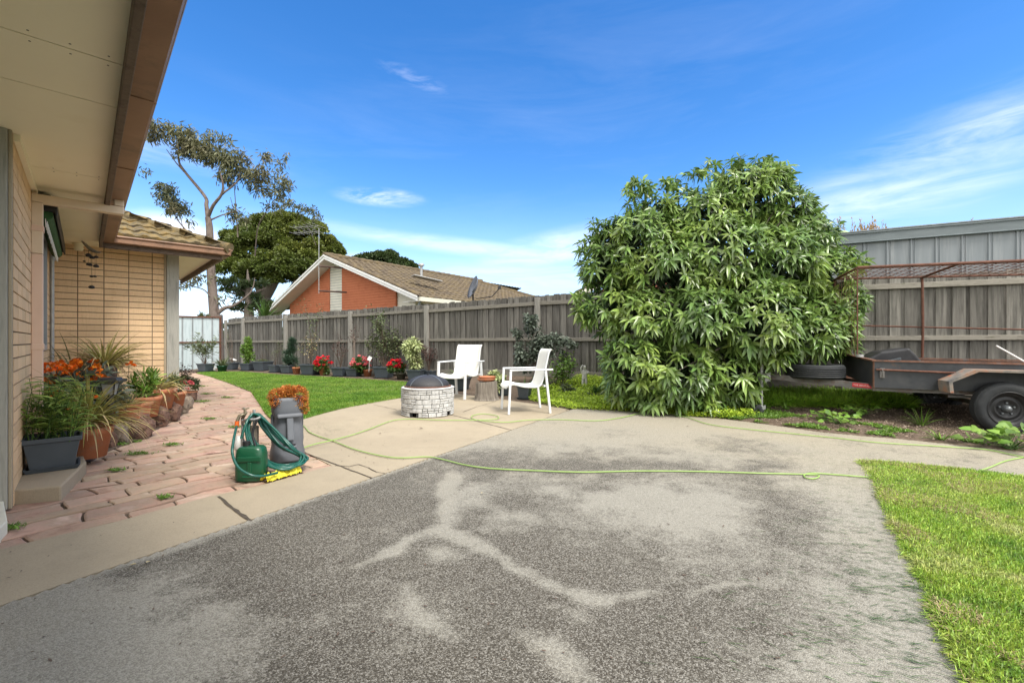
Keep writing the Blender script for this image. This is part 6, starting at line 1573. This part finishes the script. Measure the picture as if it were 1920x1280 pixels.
# jockey wheel
jp = Pt(1428, 700, 6.48); 
b = MB(); b.tube([V(jp.x, jp.y, .13), V(jp.x, jp.y, .40)], .017, 10); b.tube([V(jp.x, jp.y, .40), V(jp.x, jp.y, .72)], .023, 10); b.box(V(jp.x + .06, jp.y + .04, .55), (.15, .05, .13), -.35); b.box(V(jp.x + .06, jp.y + .01, .55), (.02, .02, .17))
b.tube([V(jp.x - .0, jp.y, .13), V(jp.x - .03, jp.y - .01, .105)], .022, 8); jw = b.build('jockey_stand', m_galv, tr)
jc_ = V(jp.x - .05, jp.y, .075); Mj = Matrix((V(.92, -.38, 0), UZ, V(-.38, -.92, 0))).transposed()
b = MB(); b.lathe([(.02, -.03), (.06, -.03), (.075, -.02), (.077, 0), (.075, .02), (.06, .03), (.02, .03)], jc_, 26, True, 0, Mj); b.build('jockey_wheel', m_tyre, jw)
b = MB(); pass
b2 = MB(); b2.obox(jc_ + V(.03, -.045, .0), V(.045, -.015, .02), V(0, .006, 0), UZ * .06); b2.build('fork', m_galv, jw, bevel=.003)
# wire cage
ca = V(4.658, 6.137, 0); cb_ = V(4.93, 6.95, 0); bk = -TF
def rail(p0, z0, L_, z1, name='cage_rail', r_=.016): m = MB(); m.tube([p0 + UZ*z0, p0 + bk*L_ + UZ*z1], r_, 8); return m.build(name, m_rust, tr)
CL = 2.4
rail(ca, 2.045, CL, 2.02, r_=.020); rail(cb_, 2.0, CL, 1.945, r_=.013); rail(cb_, 1.30, CL, 1.20, r_=.011)
def hoop(s, legs=True):
    n0, f0 = ca + bk * s, cb_ + bk * s; m = MB(); pts = [n0 + UZ * (2.04 - .01*s), f0.lerp(n0, .06) + UZ * (1.995 - .02*s), f0 + UZ * (1.96 - .02*s), f0 + UZ * (1.90 - .02*s)]
    pts2 = smoothpath(pts, 4) + [f0 - TN * .02 + UZ * 1.25, f0 + UZ * .82]; m.tube(pts2, .017, 8); return m.build('cage_hoop', m_rust, tr)
hoop(0); hoop(1.06); hoop(2.26)
m = MB(); m.tube([ca + UZ * 2.04, ca + UZ * .84], .009, 7); m.build('cage_post', m_rust, tr)
m = MB(); nn_ = 13       # roof and front wire mesh
wv = cb_ - ca
for i in range(1, 8): p = ca + wv * (i / 8); m.tube([p + UZ * (2.04 - .045*i/8), p + bk * CL + UZ * (2.015 - .07*i/8)], .0038, 4, False)
k = int(CL / .10)
for i in range(k + 1): p = ca + bk * (i * CL / k); m.tube([p + UZ * (2.038 - .02*i/k), p + wv + UZ * (1.998 - .05*i/k)], .0038, 4, False)
m.build('roof_mesh', m_rust, tr)
m = MB()
for i in range(1, 9): p = ca + wv * (i / 9); m.tube([p + UZ * 2.03, p + UZ * .86], .0028, 4, False)
for i in range(1, 12): z = .86 + i * .098; m.tube([ca + UZ * z, cb_ + UZ * z], .0028, 4, False)
m.build('front_mesh', m_rust, tr)
# things lying in and on the trailer
tc_ = V((1528 - 960) / F * 6.42, 6.42, .53); b = MB(); R_ = .355
prof = [(.21, .005), (.26, .0), (.33, .004), (.35, .025)] 
for k in range(5): z0_ = .032 + k * .027; prof += [(R_, z0_), (R_, z0_+.020), (R_-.008, z0_+.022), (R_-.008, z0_+.026)]
prof += [(.35, .175), (.33, .196), (.26, .20), (.21, .195), (.20, .19), (.20, .02), (.21, .005)]
b.lathe(prof, tc_, 60); tag(b.build('spare_tyre', m_tyre, None, tc_), 'worn black tyre lying flat on the trailer drawbar beneath the leaves', 'tyre')
bc = TL(.38, .75, .515); t = thing('rubber_trough', 'black moulded rubber trough lying on its side in the trailer tray', 'trough', bc)
b = MB(); pr_ = [(-.34, .0), (-.30, .30), (-.14, .40), (.12, .445), (.16, .46), (.30, .28), (.33, .0)]
x_ = bk; y_ = TN
b.extrude([(a_, c_) for a_, c_ in pr_], bc - y_ * .22, bc + y_ * .2, x_); b.build('shell', m_black, t, bevel=.03, seg=3)
b = MB(); b.obox(bc - y_ * .27 - x_ * .30 + UZ * .18, x_ * .36 + UZ * .10, y_ * .05, UZ * .05); b.build('lip', m_pot2, t, bevel=.012)
st0 = Pt(1868, 648, 5.75); st1 = TL(1.75, .35, .70); b = MB(); b.tube([st0, st1, st1 + (st1 - st0) * .25], .010, 8)
tag(b.build('pipe', m_whitep, None, st1), 'thin pale pipe leaning out of the trailer at the far right', 'pipe')
b = MB(); q0 = G(1486, 786); q0.z = .03; b.bar(q0, q0 + V(.28, -.02, 0), .015, .01); tag(b.build('stick', m_oldwood, None, q0), 'short pale stick lying on the soil behind the driveway edge', 'stick')

# ---------------------------------------------------------------- the big leafy tree
random.seed(31)
tb = V(2.75, 7.25, bed_height(2.75, 7.25)); lt = thing('loquat_tree', 'large bushy loquat tree with drooping whorls of long leaves against the fence', 'tree', tb)
lobes = [ # px, py, rx, ry, Z, rdepth
 (1340,560,190,150,7.6,1.2), (1200,470,82,80,7.5,.75), (1225,402,46,32,7.6,.45), (1165,455,46,40,7.5,.5), (1310,405,66,52,7.6,.6), (1400,370,82,62,7.7,.65), (1425,338,52,24,7.7,.35), (1460,405,60,54,7.7,.6), (1505,450,50,54,7.6,.6), (1535,525,48,55,7.4,.6),
 (1150,580,62,45,7.3,.55), (1215,600,72,60,7.0,.6), (1310,600,85,70,6.7,.6), (1420,600,95,70,6.6,.6), (1530,610,62,55,6.9,.55), (1570,560,42,35,7.2,.4), (1500,625,68,42,6.6,.45), (1570,635,28,24,7.0,.3),
 (1190,680,60,55,6.9,.55), (1270,700,80,55,6.7,.55), (1360,700,66,48,6.75,.5), (1170,725,35,38,7.1,.4), (1230,752,55,30,6.75,.4), (1310,758,48,22,6.7,.35), (1385,735,30,30,6.9,.3), (1350,480,95,80,7.1,.7), (1250,510,80,70,7.1,.6), (1450,500,80,75,7.0,.65), (1130,500,38,40,7.4,.4), (1435,655,36,28,6.6,.3)]
LC = []
for (px, py, rx, ry, Z, rd) in lobes: c = Pt(px, py, Z); LC.append((np.array(c), np.array([m2(rx, Z), rd, m2(ry, Z)]) * .87))
pos, axs, siz = [], [], []
for i, (c, r_) in enumerate(LC):
    area = (r_[0]*r_[1] + r_[1]*r_[2] + r_[0]*r_[2]) / 3 * 4 * PI; n = int(area * 56) if i else int(area * 20)
    d = rdirs(n); sh_ = .86 + .2 * rng.random(n) * np.where(rng.random(n) > .8, 1.2, 1); p = c + d * r_ * sh_[:, None]
    keep = np.ones(n, bool)
    for j, (c2_, r2_) in enumerate(LC):
        if j != i: keep &= (((p - c2_) / r2_) ** 2).sum(1) > .72
    keep &= p[:, 2] > .12; keep &= (p[:, 1] < 9.2)
    p, d = p[keep], d[keep]; pos.append(p); ax = d / r_; ax /= np.linalg.norm(ax, axis=1, keepdims=True); ax[:, 2] = ax[:, 2] * .6 + .30; axs.append(ax)
# sprigs breaking the outline
for (px, py, Z) in [(1120,420,7.5),(1108,440,7.5),(1190,345,7.6),(1275,350,7.6),(1330,315,7.6),(1385,305,7.7),(1440,302,7.7),(1468,312,7.7),(1500,362,7.7),(1535,410,7.6),(1540,425,7.5),(1560,450,7.5),(1600,480,7.3),(1612,492,7.2),(1585,495,7.3),(1608,570,7.0),(1595,590,7.0),(1098,470,7.4),(1105,520,7.4),(1092,585,7.2),(1088,565,7.2),(1100,600,7.2),(1125,455,7.5),(1215,350,7.6),(1245,345,7.6),(1580,645,6.9),(1560,655,6.8),(1400,715,6.6),(1475,665,6.5),(1180,370,7.6),(1300,332,7.6)]:
    for _ in range(5): q = Pt(px + random.gauss(0, 7), py + random.gauss(0, 7), Z + random.gauss(0, .08)); pos.append(np.array([tuple(q)])); a_ = rdirs(1, -.1); a_[0, 2] += .2; axs.append(a_)
pos = np.concatenate(pos); axs = np.concatenate(axs); axs /= np.linalg.norm(axs, axis=1, keepdims=True)
N = len(pos); per = 10
ref = np.tile([.3, .5, .81], (N, 1)); u_ = np.cross(axs, ref); u_ /= np.linalg.norm(u_, axis=1, keepdims=True); v_ = np.cross(axs, u_)
ph = rng.random(N)[:, None] * 6.28 + np.arange(per)[None] * 2.399; tilt = np.linspace(1.5, .35, per)[None] + rng.normal(0, .15, (N, per)); tilt += .25
d = (u_[:, None] * np.cos(ph)[..., None] + v_[:, None] * np.sin(ph)[..., None]) * np.sin(tilt)[..., None] + axs[:, None] * np.cos(tilt)[..., None]
P_ = np.repeat(pos, per, 0).reshape(N, per, 3) + axs[:, None] * (np.arange(per)[None, :, None] * .006)
d = d.reshape(-1, 3); d[:, 2] -= .18; P_ = P_.reshape(-1, 3); nr = np.repeat(axs, per, 0) + rng.normal(0, .1, (N*per, 3)); nr[:, 2] += .35
sz = np.repeat(.75 + .45 * rng.random(N), per) * (.75 + .45 * rng.random(N*per))
b = MB(); b.leaves(P_, d, nr, .152 * sz, .044 * sz, .22 + .32 * rng.random(N*per), .16, True); b.build('crown', l_loquat, lt)
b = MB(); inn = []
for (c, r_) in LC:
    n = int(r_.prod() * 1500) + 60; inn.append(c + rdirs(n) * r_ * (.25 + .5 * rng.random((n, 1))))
inn = np.concatenate(inn); inn = inn[inn[:, 2] > .15]; n = len(inn); b.leaves(inn, rdirs(n, -.8), rdirs(n), .16, .05, .3); b.build('inner_leaves', l_deep, lt)  # darker leaf colour stands in for shade inside the crown
b = MB()
for i in range(7):
    a_ = i * 2.4; r0 = tb + V(math.cos(a_) * .18, math.sin(a_) * .15, -.05); tgt = Vector(LC[[0, 1, 4, 7, 8, 12, 18][i]][0]); tgt = r0.lerp(tgt, .86)
    m1 = r0.lerp(tgt, .4) + V(random.gauss(0, .1), random.gauss(0, .1), .1); pts = smoothpath([r0, m1, tgt], 7); b.tube(pts, [.075 * (1 - .055 * k) for k in range(len(pts))], 8)
b.build('trunk', m_bark, lt)
b = MB()
for i in range(150):
    j = random.randrange(N); tp_ = Vector(pos[j]); c_ = Vector(LC[0][0]) + V(random.gauss(0, .4), random.gauss(0, .3), random.gauss(-.2, .5)); b.tube(smoothpath([c_, c_.lerp(tp_, .5) - UZ * .05, tp_], 4), [.018 - .0015 * k for k in range(9)], 5, False)
b.build('branches', m_bark, lt)

# ---------------------------------------------------------------- background trees
def clumptree(name, label, trunkbase, lobes_, leafm_, nper, L, w, leafname='crown', rough=.25, sub=44):
    t = thing(name, label, 'tree', trunkbase); b = MB(); cs = []
    for (px, py, rx, ry, Z) in lobes_:
        c = np.array(Pt(px, py, Z)); r_ = np.array([m2(rx, Z), m2((rx+ry)/2, Z), m2(ry, Z)]); cs.append((c, r_))
        k = sub; dc_ = rdirs(k, -.5); cc = c + dc_ * r_ * (.72 + .25 * rng.random((k, 1))); cr = r_.mean() * (.17 + .13 * rng.random(k))
        n = int(nper); pick = rng.integers(0, k, n); d = rdirs(n, -.35); pos_ = cc[pick] + d * cr[pick, None] * (.75 + .3 * rng.random((n, 1))) * np.array([1.15, 1.15, .8])
        out = d + rng.normal(0, .5, (n, 3)); nr_ = d + rng.normal(0, .5, (n, 3)); b.leaves(pos_, out, nr_, L * (.6 + .8 * rng.random(n)), w, .1)
    b.build(leafname, leafm_, t); return t, cs
# dense round tree
tbz = V((500-960)/F*27, 27, 0)
t, cs = clumptree('dense_round_tree', 'dense rounded olive green tree behind the gum trunk, left of the orange house', tbz, [(520,450,62,45,27), (470,470,52,42,26.5), (445,505,38,30,26), (575,460,52,42,27), (612,475,30,22,27.5), (545,500,60,38,26), (500,515,55,34,26), (590,500,34,28,27), (430,480,22,28,26.5), (445,455,26,22,26.5), (540,425,40,22,27), (495,430,36,24,27)], l_dense, 15000, .15, .075)
b = MB()
for (x0, y0, x1, y1, r_) in [(500,600,492,560,.5),(492,565,455,520,.28),(492,565,520,500,.34),(505,590,560,520,.3),(498,580,475,500,.25),(510,595,600,520,.2),(492,590,430,540,.16)]: 
    p0, p1 = Pt(x0, y0, 27), Pt(x1, y1, 26.8); b.tube(smoothpath([p0, p0.lerp(p1, .5) + V(.3, 0, .2), p1], 4), [r_ * (1 - .07*k) for k in range(9)], 8)
b.tube([V(tbz.x, 27, 0), Pt(500, 598, 27)], .55, 10); b.build('trunk', m_bark, t)
# low dark pines beside
t, cs = clumptree('dark_pine', 'thin dark pine showing its trunk just left of the orange house', V((466-960)/F*24, 24, 0), [(440,545,22,7,24), (466,560,26,7,24), (480,535,24,7,24), (455,578,20,6,24), (425,530,16,6,24), (492,575,22,8,24)], l_dark, 420, .28, .05, sub=10)
b = MB(); b.tube([V((466-960)/F*24, 24, 0), Pt(467, 590, 24), Pt(466, 545, 24), Pt(464, 505, 24)], [.28, .25, .15, .02], 8)
for (x, y) in [(432,535),(420,545),(498,540),(505,570),(440,575),(448,548),(488,560)]: b.tube([Pt(466, y + 14, 24), Pt(x, y, 24)], [.07, .03], 5)
b.build('trunk', m_bark, t)
# dark dome tree behind the house
t, cs = clumptree('dark_dome_tree', 'dark green domed treetop rising behind the orange house roof', V((722-960)/F*40, 40, 0), [(690,498,30,20,40), (722,492,34,20,40), (755,504,26,18,40), (665,506,18,14,40), (725,510,60,20,40)], l_dark, 6500, .22, .12)
b = MB(); b.tube([V((722-960)/F*40, 40, 0), Pt(722, 505, 40)], .6, 8); b.build('trunk', m_bark, t)
# tall gum
gz_ = 21.0; t = thing('gum_tree', 'tall sparse gum tree with leaning branches above the metal gate', 'tree', V((402-960)/F*gz_, gz_, 0))
b = MB()
def br(pts, r0, r1): P2 = [Pt(x, y, gz_ + dz_) for x, y, dz_ in pts]; sp2 = smoothpath(P2, 5); n = len(sp2); kk = .72; b.tube(sp2, [(r0 + (r1 - r0) * i / (n-1)) * kk for i in range(n)], 8)
b.tube([V((404-960)/F*gz_, gz_, -.1), Pt(402, 590, gz_)], [.36, .33], 12)
br([(402,592,0),(398,540,0),(394,480,0),(393,430,0),(390,408,0)], .30, .17)
br([(390,410,0),(387,385,.1),(384,368,.2),(345,320,.3),(335,300,.4),(335,270,.4)], .14, .04)
br([(391,405,0),(400,385,-.2),(415,365,-.3),(418,345,-.4),(412,320,-.4)], .12, .04)
br([(418,362,-.3),(435,350,-.2),(448,335,-.1),(450,310,0)], .07, .025)
br([(392,400,0),(410,372,.2),(440,345,.4),(475,318,.5)], .07, .02)
br([(396,412,0),(420,402,.1),(450,395,.2)], .06, .02)
br([(345,322,.3),(330,305,.3),(312,280,.3)], .05, .02)
br([(402,592,0),(420,578,.1),(440,572,.2),(470,548,.3),(478,520,.4)], .16, .012)
br([(405,575,0),(385,545,-.3),(355,535,-.5),(335,524,-.6)], .05, .02)
br([(446,445,.3),(443,400,.3),(440,360,.3),(438,330,.3)], .04, .015)
br([(446,430,.3),(440,400,.3),(432,370,.3)], .03, .015)
br([(478,480,1.5),(484,425,1.2),(500,395,1.0),(512,355,.8)], .045, .02)
br([(352,435,1),(335,415,1),(318,385,1),(312,360,1)], .05, .015); br([(345,434,1),(340,415,1),(335,398,1)], .03, .012)
br([(592,460,3),(580,430,2.6),(560,400,2.2)], .03, .012)
b.build('trunk', m_gumbark, t)
b = MB()
for (px, py, rx, ry, n_, Z) in [(300,245,26,10,420,0),(330,248,30,12,620,0),(285,252,14,12,160,0),(355,262,28,16,650,0),(372,280,30,18,700,0),(345,285,18,10,220,0),(398,285,28,18,700,0),(420,300,28,20,650,0),(440,300,24,18,520,0),(450,322,26,18,520,0),(425,328,18,14,260,0),(475,330,22,16,300,0),(400,255,14,6,120,0),(420,262,12,7,110,0),(520,300,26,9,200,0),(500,330,28,16,330,0),(530,345,22,14,240,0),(512,358,26,12,240,0),(478,352,18,10,160,0),(545,375,18,12,160,1.5),(570,392,22,12,200,2),(590,405,12,12,90,2),(520,388,20,8,110,1),
                         (310,352,14,12,300,1),(322,375,18,18,430,1),(330,395,20,14,330,1),(305,370,12,12,170,1),(345,385,10,12,60,1),(360,418,6,5,40,1),(268,322,8,4,40,1),(440,395,14,10,150,.3),(458,405,12,10,110,.3),(430,405,10,8,70,.3),(370,522,22,7,140,-.4),(350,530,16,6,90,-.5),(395,515,12,6,60,0),(410,560,14,10,80,.2)]:
    Zc = gz_ + Z; n_ = int(n_ * .85); c = np.array(Pt(px, py, Zc)); r_ = np.array([m2(rx, Zc), m2(rx, Zc) * .7, m2(ry, Zc)]); k = max(4, n_ // 30); cc = c + rdirs(k) * r_ * rng.random((k, 1)) ** .4; pick = rng.integers(0, k, n_)
    pos_ = cc[pick] + rng.normal(0, .13, (n_, 3)); dd2 = rng.normal(0, .6, (n_, 3)); dd2[:, 2] -= .6; b.leaves(pos_, dd2, rng.normal(0, 1, (n_, 3)), .15 + .12 * rng.random(n_), .055, .1)
b.build('crown', l_gum, t)
# spiky palm-like plant at the orange house's left eave
p = Pt(497, 588, 19); p.z = 0; t = thing('spiky_plant', 'spiky yucca-like plant poking above the fence by the orange house', 'plant', p)
b = MB(); b.tube([p, p + UZ * 2.0], .14, 8); b.build('trunk', m_bark, t); strappy(t, p + UZ * 1.95, 46, 1.15, .09, l_mid, .9, .35, 'foliage', 5)
p = Pt(378, 588, 20); p.z = 0; t = thing('slender_conifer', 'two slender conifer tips showing just over the metal gate', 'conifer', p)
b = MB(); bushleaves(b, p + UZ * 1.95, (.16, .16, .38), 500, .12, .03, 0, .3, 0, 1); bushleaves(b, p + V(.28, 0, 1.9), (.1, .1, .35), 300, .12, .03, 0, .3, 0, 1); b.build('foliage', l_olive, t); b = MB(); b.tube([p, p + UZ * 1.9], .05, 6); b.build('trunk', m_bark, t)
# dry reeds standing behind the shed roof
b = MB(); pts_ = []
for (px, h_) in [(1545,30),(1550,22),(1570,30),(1575,34),(1577,22),(1582,20),(1597,30),(1600,22),(1603,15),(1613,30),(1615,26),(1620,18),(1628,20),(1632,22),(1638,30),(1641,24),(1645,16),(1655,22),(1660,14),(1824,10)] + [(random.uniform(1616, 1650), random.uniform(8, 18)) for _ in range(26)] + [(random.uniform(1540, 1670), random.uniform(6, 12)) for _ in range(20)]:
    Z = 13.5 + random.uniform(-.4, .4); yb = 445 - (px - 1545) * .085; p1 = Pt(px + random.gauss(0, 1), yb - h_, Z); p0 = V(p1.x + random.gauss(0, .04), p1.y, 0)
    b.tube([p0, p1 - UZ * .3], [.012, .008], 4, False); hd = p1 - UZ * .32; n_ = 12; q = np.array([tuple(hd + UZ * (.32 * random.random()) + V(random.gauss(0, .012), 0, 0)) for _ in range(n_)]); dd2 = rng.normal(0, .3, (n_, 3)); dd2[:, 2] += 1; b.leaves(q, dd2, rng.normal(0, 1, (n_, 3)), .08, .022, 0)
tag(b.build('dry_reeds', m_drygrass), 'tall dry seed heads standing up behind the grey shed roof', 'reeds', kind='stuff')
# distant tree line so that the horizon is not bare
b = MB()
for i in range(70):
    px = random.uniform(330, 1000); Z = random.uniform(70, 110); c = Pt(px, 640, Z); c.z = random.uniform(.5, 2.0); n_ = 260; bushleaves(b, c, (random.uniform(3, 7), 3, random.uniform(1.5, 3.2)), n_, .8, .5, 6, .3)
tag(b.build('tree_line', l_dark), 'low dark line of far trees along the horizon', 'trees', kind='stuff')

# chips and crumbs littering the bare soil by the trailer
lit = sample_poly([G(*p) for p in [(1290,778),(1420,765),(1560,770),(1780,770),(1925,790),(1925,842),(1800,830),(1687,819),(1537,806),(1361,783)]], 9000)
n = len(lit); zz = np.array([bed_height(x, y) for x, y in lit]) + .004; d = rdirs(n, -.2); d[:, 2] *= .3
b = MB(); b.leaves(np.c_[lit, zz], d, np.tile([0, 0, 1.], (n, 1)) + rng.normal(0, .4, (n, 3)), .012 + .03 * rng.random(n) ** 3, .012, .05)
tag(b.build('bark_litter', leafm('bark_chip', [(.10,.065,.04), (.24,.18,.13), (.36,.30,.23)], island=.5, scale=40, transl=0)), 'bark chips and crumbs littering the bare soil by the trailer', 'litter', kind='stuff')

sp_l = [G(random.uniform(560, 1000), random.uniform(775, 880)) for _ in range(170)] + [G(random.uniform(1100, 1900), random.gauss(0, 1) * 6 + np.interp(random.uniform(0, 1), [0, 1], [790, 800]) + 20) for _ in range(160)] + [G(random.uniform(0, 1500), random.uniform(960, 1240)) for _ in range(120)]
sp_l = [p for p in sp_l if not inpoly(np.array([[p.x, p.y]]), [(a_[0], a_[1]) for a_ in lawnR_poly + []])[0]]
n = len(sp_l); b = MB(); d = rdirs(n); d[:, 2] *= .1
b.leaves(np.array([(p.x, p.y, .005) for p in sp_l]), d, np.tile([0, 0, 1.], (n, 1)), .006 + .02 * rng.random(n) ** 2, .008, -.05)
tag(b.build('leaf_crumbs', m_twig), 'tiny dark leaf crumbs scattered over the patio and driveway', 'litter', kind='stuff')

b = MB()
for z_ in (-.2, 1.2, 2.2, 3.75):
    for k in range(7):
        for dz__ in (-.035, .035):
            p = WA(AF + .01, z_ + dz__) - D2 * (.06 + k * .13) + UZ * (SOF - .0015); b.lathe([(.001, 0), (.0045, 0), (.0045, .003)], p, 6)
b.build('soffit_nails', m_fascia, house)
b = MB()
for z_ in (1.0, 2.4, 3.4, 4.6):
    p = WA(AF, z_) + D2 * .037 + UZ * (gz - .004); b.obox(p, D1 * .022, D2 * .118, UZ * .005)
b.build('gutter_bracket', m_gutter, house)
